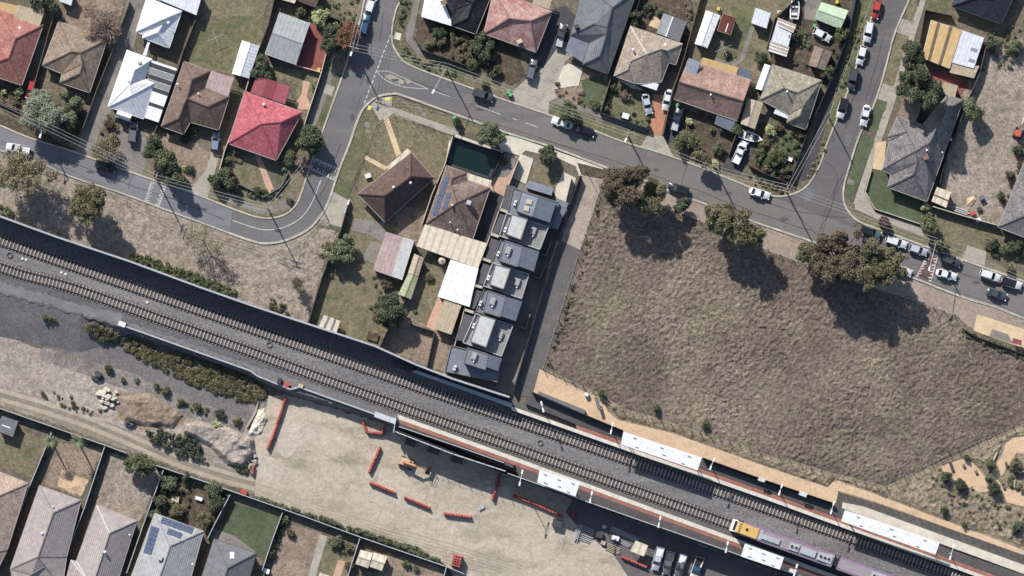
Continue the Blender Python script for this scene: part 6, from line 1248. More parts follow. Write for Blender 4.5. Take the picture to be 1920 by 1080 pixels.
# site clutter
def bundle(name, label, px, py, n, L_, m, ang, gap=.28, h=.2, cat='steel bundle', base=LOW):
    p = P(px, py, base); t = thing(name, label, cat, p, None, ang)
    for i in range(n):
        b = MB(); y = (i - n / 2) * gap; x = random.uniform(-.3, .3); b.bar((x - L_ / 2, y, h + .1 * (i % 2)), (x + L_ / 2, y, h + .1 * (i % 2)), .14, .14); link('bar', b.mesh('bar', M[m]), t)
bundle('steel_frames', 'pile of pale steel frames at the left end of the site clutter', 1098, 1000, 8, 3.4, 'steel', math.radians(-20), .42); bundle('steel_frames', 'upright rack of steel rails next to the pile of frames', 1082, 996, 4, 3.4, 'steel', math.radians(70), .3, .6)
bundle('pipe_bundle', 'long blue grey pipes lying along the shaded yard', 1172, 1001, 5, 6.5, 'wallcap', math.radians(-24), .22); bundle('board_pile', 'cream boards in a low pile beside the pipes', 1150, 1028, 5, 3.0, 'creamwall', math.radians(-22), .34); bundle('steel_frames', 'short grey rails right of the white sacks', 1172, 1018, 3, 2.2, 'steel', math.radians(-28), .3)
crate('white_sack', 'white bulk sack in the middle of the site clutter', 1154, 1009, (1.5, .9, .8), 'white', -.3); crate('pallet_box', 'dark pallet box beside the white sack', 1124, 1003, (1.4, 1.2, .9), 'darkwall', -.3); crate('tool_crate', 'pale tool crate behind the dark pallet box', 1133, 988, (.9, .7, .6), 'steel', -.3); crate('tool_crate', 'tan crate at the edge of the dirt by the clutter', 1131, 1018, (1.0, .8, .6), 'wood', -.4)
shed('cream_tarpaulin', 'cream tarpaulin gazebo beside the parked utilities', [(1192, 1014), (1215, 1023), (1207, 1043), (1182, 1033)], 2.4, 'cream_m', 'flat', .1, 'steel', cat='gazebo', open_sides=True); crate('site_bin', 'khaki edged skip with a blue load', 1045, 981, (2.0, 1.6, 1.2), 'greywall', -.25, lid='blue' if 'blue' in M else 'darkwall'); crate('blue_tarp', 'blue and white folded tarp on the dirt near the standing barrier row', 902, 951, (1.3, .9, .3), 'wallcap', .5, cat='tarp')
for i, (x, y, w) in enumerate(((770, 829, 2.2), (814, 843, 2.4), (858, 860, 2.6))): crate('ground_hatch', 'grey ground hatch in the platform shade, ' + ('the one nearest the boom lift', 'the middle one of three', 'the one nearest the lamp posts')[i], x, y, (w, w * .7, .1), 'deck', -.34, LOW, 'hatch')
tag(relief('sand_heap', [(1812, 372), (1826, 366), (1832, 374), (1822, 388), (1812, 386)], 'sand', .7, .15, .35, seed=61), 'small heap of orange sand in the bare back yard', 'sand')
bundle('plank_pile', 'white planks lying along the dark fence below the bare back yard', 1803, 394, 3, 3.2, 'whitewall', math.radians(-18), .4, .2, 'planks', 0); crate('cement_mixer', 'grey mixer beside the orange sand heap', 1840, 371, (1.1, .9, 1.0), 'greywall', .5, cat='mixer')
for lb, x, y, m in (('red crate in the clutter by the sand heap', 1824, 400, 'red'), ('white bucket in the clutter by the sand heap', 1834, 413, 'white'), ('dark crate in the clutter by the sand heap', 1836, 392, 'darkwall')): crate('yard_crate', lb, x, y, (1.0, .8, .6), m, .3, cat='crate')
# ---------------- trees and shrubs ----------------
LEAF_K = 8.0
def leaf_cloud(cl, n_per, size, flat=.75):
    """cl: list of (centre, radius); returns vertices of small loose leaf quads"""
    out = []
    for c, r in cl:
        n = max(14, int(n_per * LEAF_K * r * r)); d = RNG.normal(size=(n, 3)); d /= np.linalg.norm(d, axis=1)[:, None]
        rad = r * RNG.random(n) ** .42; pos = np.array(c) + d * rad[:, None] * np.array([1, 1, flat])
        nr = RNG.normal(size=(n, 3)) * .75 + d * .55 + np.array([0, 0, .45]); nr /= np.linalg.norm(nr, axis=1)[:, None]
        a = np.cross(nr, RNG.normal(size=(n, 3))); a /= np.linalg.norm(a, axis=1)[:, None]; b = np.cross(nr, a)
        s = (size * .86 * (.55 + .9 * RNG.random(n)))[:, None]; a = a * s * .5; b = b * s * .36
        out.append(np.stack([pos - a, pos + b * .9 - a * .1, pos + a, pos - b * .9 + a * .1], 1).reshape(-1, 3))
    return np.concatenate(out)
def quads_mesh(name, co, m):
    me = bpy.data.meshes.new(name); n = len(co); me.vertices.add(n); me.vertices.foreach_set('co', co.astype(np.float32).ravel()); me.loops.add(n); me.loops.foreach_set('vertex_index', np.arange(n, dtype=np.int32))
    me.polygons.add(n // 4); me.polygons.foreach_set('loop_start', np.arange(0, n, 4, dtype=np.int32)); me.polygons.foreach_set('loop_total', np.full(n // 4, 4, dtype=np.int32)); me.materials.append(m); me.update(calc_edges=True); return me
def clumps(c, r, flat, k):
    out = []
    for _ in range(k):
        d = RNG.normal(size=3); d[2] = abs(d[2]) * 1.1 - .25; d /= np.linalg.norm(d); out.append((np.array(c) + d * r * RNG.uniform(.4, .92) * np.array([1, 1, flat]), r * RNG.uniform(.2, .42) + .1))
    out.append((np.array(c), r * .86)); return out
def tree(label, blobs, h, lf, dens=34, size=.34, flat=.8, cat='tree', name='tree', bark='trunk', group=None, base=None):
    """blobs: (px, py, radius px[, height share])"""
    bx = sum(b[0] * b[2] for b in blobs) / sum(b[2] for b in blobs); by = sum(b[1] * b[2] for b in blobs) / sum(b[2] for b in blobs)
    if base: bx, by = base
    g = gz(bx, by); rm = max(b[2] for b in blobs) * S; root = thing(name, label, cat, P(bx, by, g), group); cl = []; cen = []
    for b in blobs:
        r = b[2] * S * 1.12; z = g + (h - r * flat * .9) * (b[3] if len(b) > 3 else RNG.uniform(.66, 1.0)); z = max(z, g + r * .5); c = P(b[0], b[1], z); cen.append(c); cl += clumps(c, r, flat, max(8, int(9 + r * r * 2.2)))
    if h > 8:      # the lower tiers of a tall crown
        for b in blobs:
            for sh in (.42, .56):
                r = b[2] * S * RNG.uniform(.55, .85); c = P(b[0] + RNG.uniform(-4, 4), b[1] + RNG.uniform(-4, 4), g + h * sh + RNG.uniform(-.4, .4)); cl += clumps(c, r, flat, max(4, int(4 + r * r)))
    off_ = np.array(root.location); link('crown', quads_mesh('crown', leaf_cloud(cl, dens, size, flat) - off_, L[lf]), root)
    tb = MB(); p0 = P(bx, by, g - .1); hub = p0 + Vector((random.uniform(-.3, .3), random.uniform(-.3, .3), h * .36)); r0 = max(.08, h * .024); tb.tube(p0, hub, r0, r0 * .7, 8)
    for c in cen:
        tb.tube(hub, hub.lerp(c, .6) + Vector((0, 0, .2)), r0 * .6, r0 * .35, 6); tb.tube(hub.lerp(c, .6) + Vector((0, 0, .2)), c + Vector((0, 0, .2)), r0 * .35, r0 * .12, 6)
        for _ in range(3): e = c + Vector((random.uniform(-1, 1), random.uniform(-1, 1), random.uniform(-.2, .8))) * rm * .6; tb.tube(hub.lerp(c, .7), e, r0 * .34, r0 * .1, 5)
    part('trunk', tb, M[bark], root); return root
def shrub(label, px, py, r, lf, h=None, dens=60, size=.26, cat='shrub', name='shrub'):
    g = gz(px, py); R_ = r * S; h = h or R_ * 1.5; root = thing(name, label, cat, P(px, py, g)); c = P(px, py, g + h * .45); cl = clumps(c, R_, h / (2 * R_), max(5, int(5 + R_ * R_ * 3))) + [(np.array(P(px, py, g + h * .25)), R_ * .8)]
    link('foliage', quads_mesh('foliage', leaf_cloud(cl, dens, size, min(1, h / (2 * R_))) - np.array(root.location), L[lf]), root); s = MB()
    for k in range(4): s.tube(P(px, py, g - .05), c + Vector((random.uniform(-.5, .5), random.uniform(-.5, .5), 0)) * R_, .04, .015, 5)
    part('stem', s, M['trunk'], root)
def thicket(name, label, poly, h, lf, cat, dens=3.0, size=.3, r=.5, z=None, kind='stuff', mix=None):
    xs = [p[0] for p in poly]; ys = [p[1] for p in poly]; area = abs(sum(a[0] * b[1] - b[0] * a[1] for a, b in zip(poly, poly[1:] + poly[:1]))) / 2 * S * S; n = int(area * dens); cl = []; pts = []
    while len(pts) < n:
        X = RNG.uniform(min(xs), max(xs), n * 3); Y = RNG.uniform(min(ys), max(ys), n * 3); ok = inside(X, Y, poly); pts += list(zip(X[ok], Y[ok]))
    for x, y in pts[:n]:
        g = gz(x, y) if z is None else z; q = r * RNG.uniform(.5, 1.3); cl.append((np.array(P(x, y, g + h * RNG.uniform(.3, .8))), q))
    me = quads_mesh(name, leaf_cloud(cl, 70, size), L[lf]); o = link(name, me); tag(o, label, cat)
    if kind: o['kind'] = kind
    if kind == 'thing': o['kind'] = 'thing'
    return o
tree('silver green round tree over the footpath by the left road', [(78, 200, 26), (98, 218, 22), (62, 218, 20), (84, 228, 20), (72, 186, 18)], 7.5, 'silver', 60, .3)
tree('dark olive tree right of the silver green tree', [(140, 197, 16), (132, 222, 14), (120, 178, 8)], 4.5, 'sage', 50)
tree('bare reddish brown tree in the yard behind the grey brown house', [(195, 40, 26), (215, 62, 16), (180, 62, 18), (170, 20, 16)], 6, 'rust', 8, .3)
tree('dark green tree at the top frame edge left of the concrete lane', [(68, 4, 14), (88, -2, 14), (100, 14, 8)], 5, 'dark')
tree('big thin olive eucalypt at the left frame edge', [(30, 300, 24), (50, 325, 24), (12, 330, 22), (72, 312, 18), (60, 345, 18), (98, 330, 14), (30, 345, 16)], 11.5, 'thin', 11, .34, bark='paletrunk')
tree('dense olive eucalypt on the dry verge', [(160, 370, 24), (178, 385, 20), (148, 388, 18), (165, 402, 18), (185, 365, 14)], 11, 'olive', 34)
tree('sparse eucalypt with bare forked branches on the dry verge', [(360, 446, 18), (385, 432, 14), (402, 464, 17), (376, 468, 12)], 7.5, 'thin', 5, .3)
tree('small brown bare tree near the backyard fence corner', [(556, 532, 13), (563, 545, 8)], 4.5, 'brown', 20, .26)
tree('thin pale tree beside the black car on the grey road', [(185, 278, 16), (205, 272, 18), (212, 288, 12), (192, 292, 12)], 5.5, 'thin', 11, .3)
tree('tall dark green tree behind the street pole, upper of the drive hedge trees', [(287, 280, 18), (292, 265, 12)], 6.5, 'dark', 60); tree('tall dark green tree, middle of the drive hedge trees', [(306, 296, 18)], 6.5, 'green', 60); tree('tall dark green tree, lowest of the drive hedge trees by the road', [(325, 328, 18), (322, 312, 14), (335, 338, 12)], 6.5, 'dark', 60)
tree('dark rounded tree at the front of the crimson house garden', [(420, 330, 17), (405, 338, 12), (432, 344, 13)], 3.8, 'dark', 55)
tree('glossy green tree at the street corner of the crimson house', [(580, 252, 18), (592, 262, 14), (570, 268, 14), (586, 278, 12)], 5.5, 'dark', 60)
shrub('grey green shrub below the crimson house corner', 541, 293, 17, 'sage', 2.4); shrub('brown bare shrub by the street pole at the road bend', 566, 305, 13, 'rust', 2.4, 30); shrub('small yellow green bush in the curved lawn', 531, 318, 5, 'lime', 1.1); shrub('dark shrub strip plant at the corner garden wall', 496, 362, 9, 'dark', 1.2); shrub('low olive shrub below the corner path', 542, 375, 8, 'sage', 1.2)
shrub('pale variegated round bush beside the grey metal roofed house', 600, 30, 17, 'lime', 3.0, 90); shrub('bright yellow small bush by the fence corner', 631, 45, 6, 'lime', 1.4)
tree('dark green tree beside the red leaved tree', [(622, 66, 18), (616, 84, 14), (632, 82, 13)], 5.2, 'dark', 55); tree('red leaved tree near the blue hatchback', [(655, 52, 15), (663, 66, 12), (645, 68, 14), (650, 82, 12)], 5.5, 'red', 50)
tree('dark tree behind the red patio roof', [(490, 118, 14), (482, 136, 12), (500, 140, 9)], 4, 'dark', 50)
shrub('dark bush between the grey roofed house and the variegated bush', 566, 22, 11, 'sage', 2.2)
tree('leafy tree on the nature strip in front of the pool', [(920, 244, 17), (934, 258, 12), (908, 258, 13), (924, 264, 13)], 5.2, 'sage', 45); shrub('small tree by the footpath corner of the fenced yard', 857, 230, 10, 'dark', 2.4)
tree('small round street tree in front of the townhouses', [(1027, 286, 13), (1032, 296, 11), (1022, 297, 10)], 4.2, 'dark', 65); tree('street tree above the white sedan on the cross street', [(1066, 205, 16), (1075, 216, 12), (1058, 218, 10)], 4.6, 'green', 50)
tree('dark tree in the middle of the back yards above the railway', [(728, 575, 20), (745, 585, 15), (716, 592, 14), (735, 600, 15), (738, 562, 12)], 6, 'dark', 60)
tree('shadowy tree by the back fence of the corner yard', [(640, 468, 17), (655, 452, 12), (628, 482, 12), (650, 485, 12)], 5, 'sage', 34); tree('leggy dark tree left of the shadowy back fence tree', [(612, 462, 9), (604, 480, 7)], 4, 'olive', 24)
FT = 'trees along the field edge'
tree('brown leaved eucalypt nearest the gravel lane', [(1150, 332, 19), (1138, 352, 13), (1168, 345, 18), (1178, 325, 15), (1203, 322, 14), (1150, 372, 15), (1185, 365, 16), (1190, 342, 15), (1165, 372, 14)], 11.5, 'brown', 32, group=FT)
tree('greener eucalypt beside the brown one at the field corner', [(1222, 352, 17), (1236, 366, 14), (1214, 372, 15), (1226, 386, 14), (1205, 388, 13), (1240, 355, 10)], 10.5, 'olive', 40, group=FT)
tree('round clipped dark green tree on the gravel verge', [(1279, 385, 12), (1285, 378, 8), (1273, 392, 8)], 4.5, 'dark', 90)
tree('twin crowned olive eucalypt in the middle of the field edge', [(1338, 398, 17), (1355, 414, 18), (1366, 392, 13), (1390, 422, 18), (1372, 436, 13), (1404, 440, 17), (1396, 402, 12), (1426, 438, 12), (1345, 428, 13), (1418, 452, 12), (1380, 408, 15), (1335, 415, 14), (1390, 450, 12)], 11, 'olive', 30, group=FT)
tree('green eucalypt at the left end of the big brown cluster', [(1512, 468, 16), (1502, 482, 11), (1520, 486, 10)], 7, 'green', 42, group=FT)
tree('large brown eucalypt in the big cluster over the parked cars', [(1550, 456, 18), (1575, 444, 16), (1540, 482, 18), (1560, 500, 18), (1590, 492, 18), (1608, 440, 9), (1585, 510, 15), (1535, 505, 14), (1600, 470, 13), (1555, 520, 14), (1578, 470, 15), (1525, 470, 14), (1605, 512, 14), (1575, 525, 12), (1532, 490, 16)], 11.5, 'brown', 34, group=FT)
tree('olive brown eucalypt at the right end of the big cluster', [(1635, 462, 17), (1662, 478, 15), (1652, 505, 18), (1620, 492, 15), (1676, 500, 13), (1640, 520, 14), (1618, 515, 15), (1684, 484, 11), (1640, 485, 16), (1690, 510, 11), (1662, 525, 12), (1630, 535, 11)], 11.5, 'olive', 40, group=FT)
tree('tall dark tree over the annex, upper crown by the yellow garage', [(1712, 98, 18), (1722, 112, 14), (1704, 118, 13)], 10, 'dark', 60); tree('spreading dark tree over the annex and the long grey house roof', [(1704, 148, 17), (1728, 140, 15), (1735, 162, 19), (1752, 172, 18), (1718, 178, 15), (1745, 190, 14), (1694, 166, 13)], 13, 'dark', 60)
tree('round dark tree right of the long grey house', [(1820, 198, 13), (1832, 210, 12), (1822, 216, 11)], 5.5, 'sage', 50); shrub('bushy tree right of the white garage', 1861, 82, 13, 'dark', 3.4); shrub('loose tree at the right frame edge near the garages', 1905, 88, 16, 'sage', 3.4, 36); shrub('thin plant in the back yard right of the white garage', 1843, 125, 7, 'sage', 1.4)
shrub('tall bush between the side street cars and the lichen stained house', 1552, 134, 15, 'green', 3); shrub('bush at the corner of the mint green shed', 1577, 64, 14, 'green', 3); shrub('shrub hiding the right side of the timber store', 1488, 66, 12, 'dark', 2.6)
shrub('bush above the long white roof strip', 1428, 108, 13, 'dark', 2.8); shrub('green tree at the corner of the dark verandah', 1382, 243, 13, 'green', 3)
tree('street side tree left of the dark driveway', [(1284, 258, 15), (1297, 266, 13), (1274, 268, 10)], 4.0, 'green', 60); tree('tree over the kerb below the dark driveway', [(1310, 294, 13), (1322, 302, 11)], 5.2, 'olive', 40); shrub('pale green round bush by the pink brown house garden', 1347, 279, 13, 'sage', 2.2); shrub('pale feathery shrub at the kerb by the crossover', 1340, 306, 8, 'lime', 1.6, 40)
thicket('hedge', 'narrow clipped hedge beside the white utility', [(1427, 262), (1440, 266), (1425, 304), (1414, 302)], 2.2, 'green', 'hedge', 5, .22, .45, kind=None)
shrub('large round clipped bush in the hedge garden', 1455, 294, 18, 'green', 3.2, 80, .22); shrub('yellowish shrub below the white awning', 1443, 244, 11, 'lime', 2.0, 40); shrub('brownish shrub at the lichen house front', 1460, 238, 10, 'brown', 2); shrub('green shrub row plant right of the hedge garden', 1492, 272, 9, 'green', 1.6); shrub('sage shrub near the white stone in the hedge garden', 1496, 290, 10, 'sage', 1.8); shrub('cream flowering shrub at the bottom of the hedge garden', 1437, 315, 10, 'thin', 1.4); shrub('olive shrub at the bottom right of the hedge garden', 1474, 318, 11, 'olive', 1.6); shrub('red leaved shrub at the street pole corner', 1468, 330, 7, 'plum', 1.2); shrub('dark shrub at the corner by the lichen house', 1502, 254, 9, 'brown', 1.8)
crate('garden_stone', 'white stone in the hedge garden', 1481, 299, (1.0, .8, .6), 'white', cat='stone')
tree('dark bushy tree beside the corner lawn and dry strip', [(1742, 416, 14), (1750, 426, 11), (1738, 430, 10)], 5.2, 'green', 50); shrub('small palm at the corner of the long grey house', 1736, 388, 9, 'lime', 2.4, 36); tree('plum leaved street tree near the teal car', [(1657, 416, 12), (1664, 424, 9)], 3.5, 'plum', 36); tree('street tree by the lamp at the red speed hump', [(1767, 462, 11), (1760, 456, 8)], 4.5, 'green', 44)
shrub('shrub in the right front garden, first by the driveway', 1862, 458, 13, 'dark', 2.4); shrub('brown green shrub in the middle of the right front garden', 1882, 468, 12, 'sage', 2.2); shrub('large shrub in the right front garden at the frame edge', 1904, 462, 15, 'dark', 2.6); shrub('shrub on the nature strip left of the right driveway cars', 1893, 505, 10, 'olive', 2.2); shrub('shrub along the fence of the grey house at the frame edge', 1876, 368, 9, 'dark', 2.4); shrub('shrub above that along the grey house fence', 1895, 328, 9, 'dark', 2.2); shrub('tall shrub at the top of the grey house fence', 1908, 282, 11, 'dark', 2.6)
tree('round green tree on the boundary of the wheel track', [(260, 865, 17), (276, 872, 14), (248, 872, 13), (266, 880, 12)], 5, 'green', 60)
for i, (lb, x, y, r, lf) in enumerate((('upper left', 316, 906, 16, 'sage'), ('far left', 302, 940, 15, 'dark'), ('lower middle', 332, 958, 15, 'olive'), ('upper right', 402, 918, 17, 'sage'), ('right edge', 408, 945, 17, 'dark'), ('lower right', 384, 974, 16, 'olive'), ('top edge', 350, 895, 9, 'dark'), ('bottom left', 290, 965, 11, 'sage'))): shrub('%s shrub of the overgrown shrub garden above the solar house' % lb, x, y, r, lf, 3.0, 44)
for lb, x, y in (('left', 98, 830), ('right', 148, 830)):
    g = LOW; p = P(x, y, g); t = thing('palm_tree', 'palm with feathery fronds, the %s one of two in the brown bottom yard' % lb, 'palm', p, 'palms in the bottom yard'); mb = MB(); mb.tube(p, p + Vector((0, 0, 5.6)), .2, .14, 8); part('trunk', mb, M['trunk'], t); out = []
    for k in range(16):
        a = 2 * math.pi * k / 16 + random.uniform(-.1, .1); u = Vector((math.cos(a), math.sin(a), 0)); w_ = Vector((-u.y, u.x, 0)); ln = random.uniform(1.6, 2.4); prev = p + Vector((0, 0, 5.6))
        for s in range(1, 9):
            f = s / 8; q = p + u * ln * f + Vector((0, 0, 5.6 + .9 * math.sin(f * 2.2) - 1.3 * f * f))
            for sd in (-1, 1): tip = q + w_ * sd * .5 * (1.1 - f) + u * .25 - Vector((0, 0, .18)); out += [prev, q, tip, prev.lerp(tip, .6)]
            prev = q
    link('frond', quads_mesh('frond', np.array([tuple(v) for v in out]) - np.array(t.location), L['sage']), t)
thicket('ground_cover', 'dark green low shrubs massed below the south retaining wall', [(160, 612), (172, 606), (215, 622), (222, 636), (240, 634), (300, 654), (400, 684), (475, 712), (500, 738), (484, 756), (440, 748), (375, 727), (320, 700), (272, 678), (228, 650), (175, 632)], .6, 'scrub', 'ground cover', 2.3, .26, .55)
thicket('ground_cover', 'straw coloured low growth mixed through the shrubs below the south retaining wall', [(160, 612), (172, 606), (215, 622), (222, 636), (240, 634), (300, 654), (400, 684), (475, 712), (500, 738), (484, 756), (440, 748), (375, 727), (320, 700), (272, 678), (228, 650), (175, 632)], .45, 'thin', 'ground cover', 1.3, .26, .55)
thicket('ground_cover', 'green weeds massed along the foot of the north railway wall', [(245, 474), (266, 478), (335, 500), (400, 526), (442, 546), (440, 561), (375, 539), (330, 521), (247, 491)], .9, 'green', 'ground cover', 4, .26, .45)
thicket('ground_cover', 'green weed patch at the wall foot near the left frame edge', [(-4, 382), (16, 386), (26, 402), (20, 412), (0, 406)], .9, 'green', 'ground cover', 2, .28, .45); thicket('ground_cover', 'green weed patch at the wall foot left of the three cream roof sheets', [(504, 556), (532, 566), (542, 588), (528, 594), (506, 584)], .9, 'green', 'ground cover', 2, .28, .45)
thicket('clipped_hedge', 'long clipped green hedge along the bottom of the dirt lot', [(480, 930), (500, 936), (600, 968), (700, 1002), (780, 1026), (830, 1054), (826, 1062), (740, 1022), (640, 988), (560, 960), (480, 938)], 1.1, 'sage', 'hedge', 9, .22, .42, z=LOW, kind=None)
thicket('bramble', 'dark bramble thicket beside the wheel track and earth heap', [(272, 808), (300, 802), (330, 815), (352, 812), (372, 830), (388, 856), (380, 866), (345, 856), (305, 838), (280, 826)], 1.3, 'dark', 'bramble', 2.2, .3, .5, z=LOW); thicket('bramble', 'bright green weeds below the pale earth heap', [(436, 872), (452, 866), (474, 872), (472, 890), (450, 886)], .8, 'green', 'weeds', 2.4, .26, .4, z=LOW)
thicket('climber', 'green strip plants along the side street footpath', [(1572, 150), (1600, 70), (1612, 30), (1622, 20), (1612, 70), (1588, 150), (1574, 172), (1562, 180)], .5, 'green', 'ground cover', 1.4, .24, .35)
thicket('garden_plants', 'dense plants in the front garden of the dark corner house', [(800, 70), (850, 60), (890, 72), (925, 100), (930, 120), (905, 122), (860, 112), (800, 86)], 1.6, 'olive', 'garden plants', 1.0, .3, .6); thicket('garden_plants', 'leafy plants on the verge outside the dark corner house', [(745, 84), (760, 84), (775, 105), (800, 108), (866, 135), (862, 148), (790, 125), (760, 112)], .6, 'green', 'ground cover', 1.3, .26, .4); thicket('garden_plants', 'green plants on the verge at the top of the street', [(752, 0), (770, 0), (762, 35), (752, 60), (742, 52)], .6, 'green', 'ground cover', 1.2, .26, .4)
tree('dark tree against the front of the mottled red house', [(902, 72, 12), (915, 84, 11), (897, 92, 12), (910, 104, 10)], 4, 'dark', 50); shrub('large shrub right of the front garden path', 885, 122, 13, 'green', 2.2); shrub('round shrub near the mottled house drive', 928, 132, 12, 'green', 2.2); shrub('dark climbing bush at the front of the dark corner house', 824, 62, 14, 'dark', 2.4); shrub('small round shrub on the dry nature strip', 909, 157, 9, 'sage', 1.8); shrub('tall bush between the charcoal house and the half dark shed', 1191, 28, 11, 'dark', 3.4); shrub('small green bush beside the charcoal house tall bush', 1190, 46, 8, 'green', 2.4)
shrub('rusty shrub in front of the dark flat porch roof', 1173, 181, 10, 'rust', 1.8, 40); shrub('dark shrub along the left fence of the stone house garden', 1148, 165, 9, 'dark', 1.6); shrub('pale shrub at the bottom left of the stone house garden', 1133, 202, 9, 'sage', 1.4); shrub('white flowering shrub in the stone house lawn', 1187, 210, 5, 'silver', .9); shrub('green shrub row at the front of the charcoal house lawn', 1117, 196, 9, 'green', 1.2)
for i, (x, y, r, lf) in enumerate(((84, 596, 6, 'scrub'), (94, 600, 5, 'scrub'), (103, 600, 4, 'scrub'), (204, 692, 9, 'scrub'), (231, 712, 6, 'brown'), (256, 712, 5, 'sage'), (294, 725, 6, 'dark'), (310, 734, 9, 'scrub'), (341, 754, 7, 'dark'), (370, 762, 9, 'scrub'), (412, 776, 10, 'dark'), (446, 790, 8, 'scrub'), (405, 798, 10, 'lime'))):
    shrub('small %s shrub on the gravel slope %s' % ({'scrub': 'olive', 'brown': 'brown', 'sage': 'grey green', 'dark': 'dark green', 'lime': 'yellow green'}[lf], ('first of three below the left ballast', 'second of three below the left ballast', 'third of three below the left ballast', 'above the dark boulder', 'right of the dark boulder', 'beside the brown one', 'at the top of the dirt edge', 'left of the earth heap edge', 'above the earth heap', 'in the middle of the dirt edge', 'near the white rubble', 'nearest the white rubble', 'on top of the pale earth heap')[i]), x, y, r, lf, None, 60)
for lb, x, y, r, lf in (('beside the notice box', 1128, 738, 9, 'green'), ('at the lower left of the field', 1230, 764, 9, 'green'), ('lower down by the field fence', 1322, 795, 9, 'green'), ('at the picnic clearing top', 1812, 858, 7, 'dark'), ('left of the picnic clearing', 1775, 893, 11, 'dark'), ('dark one below the clearing', 1800, 908, 12, 'dark'), ('between the two sandy paths', 1854, 895, 10, 'sage'), ('right of the lower clearing', 1866, 915, 13, 'dark'), ('above the clearing rim', 1858, 870, 12, 'olive'), ('in the rough grass above the lower drain cover', 1770, 955, 9, 'green'), ('near the lower drain cover', 1808, 984, 6, 'green'), ('tall one at the right frame edge', 1908, 985, 12, 'sage'), ('in the far right grass island', 1905, 870, 13, 'olive')): shrub('native shrub in the park strip ' + lb, x, y, r, lf, r * S * 2.0, 50)
for lb, x, y, r, lf in (('left yard dark one behind the red pinkish house', 88, 15, 8, 'dark'), ('round pale one in its front yard', 36, 172, 9, 'lime'), ('small pale one beside it', 8, 172, 6, 'lime'), ('brown one behind the front wall', 26, 195, 8, 'brown'), ('twiggy one in front of the white house', 205, 232, 12, 'brown'), ('second twiggy one nearer the road', 212, 258, 10, 'thin'), ('round one in front of the brown house', 363, 243, 9, 'green'), ('lower one in front of the brown house', 345, 262, 8, 'dark'), ('yellow one by the drive', 347, 316, 6, 'lime'), ('dark round one by the drive', 356, 317, 9, 'dark'), ('dark low one by the salmon path', 482, 358, 9, 'dark'), ('left lawn one by the crimson house', 425, 300, 9, 'sage'), ('dark one at the gravel lane pool corner', 945, 302, 7, 'sage'), ('small one in the backyard by the khaki shed', 806, 518, 9, 'olive'), ('leafless one by the pink garage', 725, 535, 12, 'brown'), ('garden bed one below the orange beige roof', 1364, 100, 8, 'dark'), ('one under the lane fence top', 1133, 355, 8, 'sage'), ('small one in the bottom brown yard', 545, 1000, 9, 'brown'), ('dark one beside the bright lawn', 533, 975, 10, 'sage'), ('lower dark one beside the bright lawn', 508, 1040, 10, 'dark'), ('one in the oval bed by the cream sheds', 632, 1016, 13, 'sage'), ('second one in the oval bed', 655, 1028, 9, 'olive'), ('green one right of the cream sheds', 762, 1058, 8, 'green'), ('second green one right of the cream sheds', 780, 1066, 7, 'sage'), ('low one at the frame bottom', 655, 1062, 11, 'brown'), ('one behind the mottled house front drive', 1045, 158, 5, 'brown'), ('back garden one by the maroon shed', 1215, 14, 9, 'dark'), ('second one near the white path', 1238, 22, 8, 'sage'), ('weed by the big dark yard tree', 778, 585, 4, 'sage'), ('front lawn edge one near the orange drive', 1215, 222, 5, 'green'), ('one in the pink brown house garden', 1292, 228, 8, 'lime'), ('second one in the pink brown house garden', 1335, 242, 7, 'sage')): shrub('garden shrub, ' + lb, x, y, r, lf, None, 48)
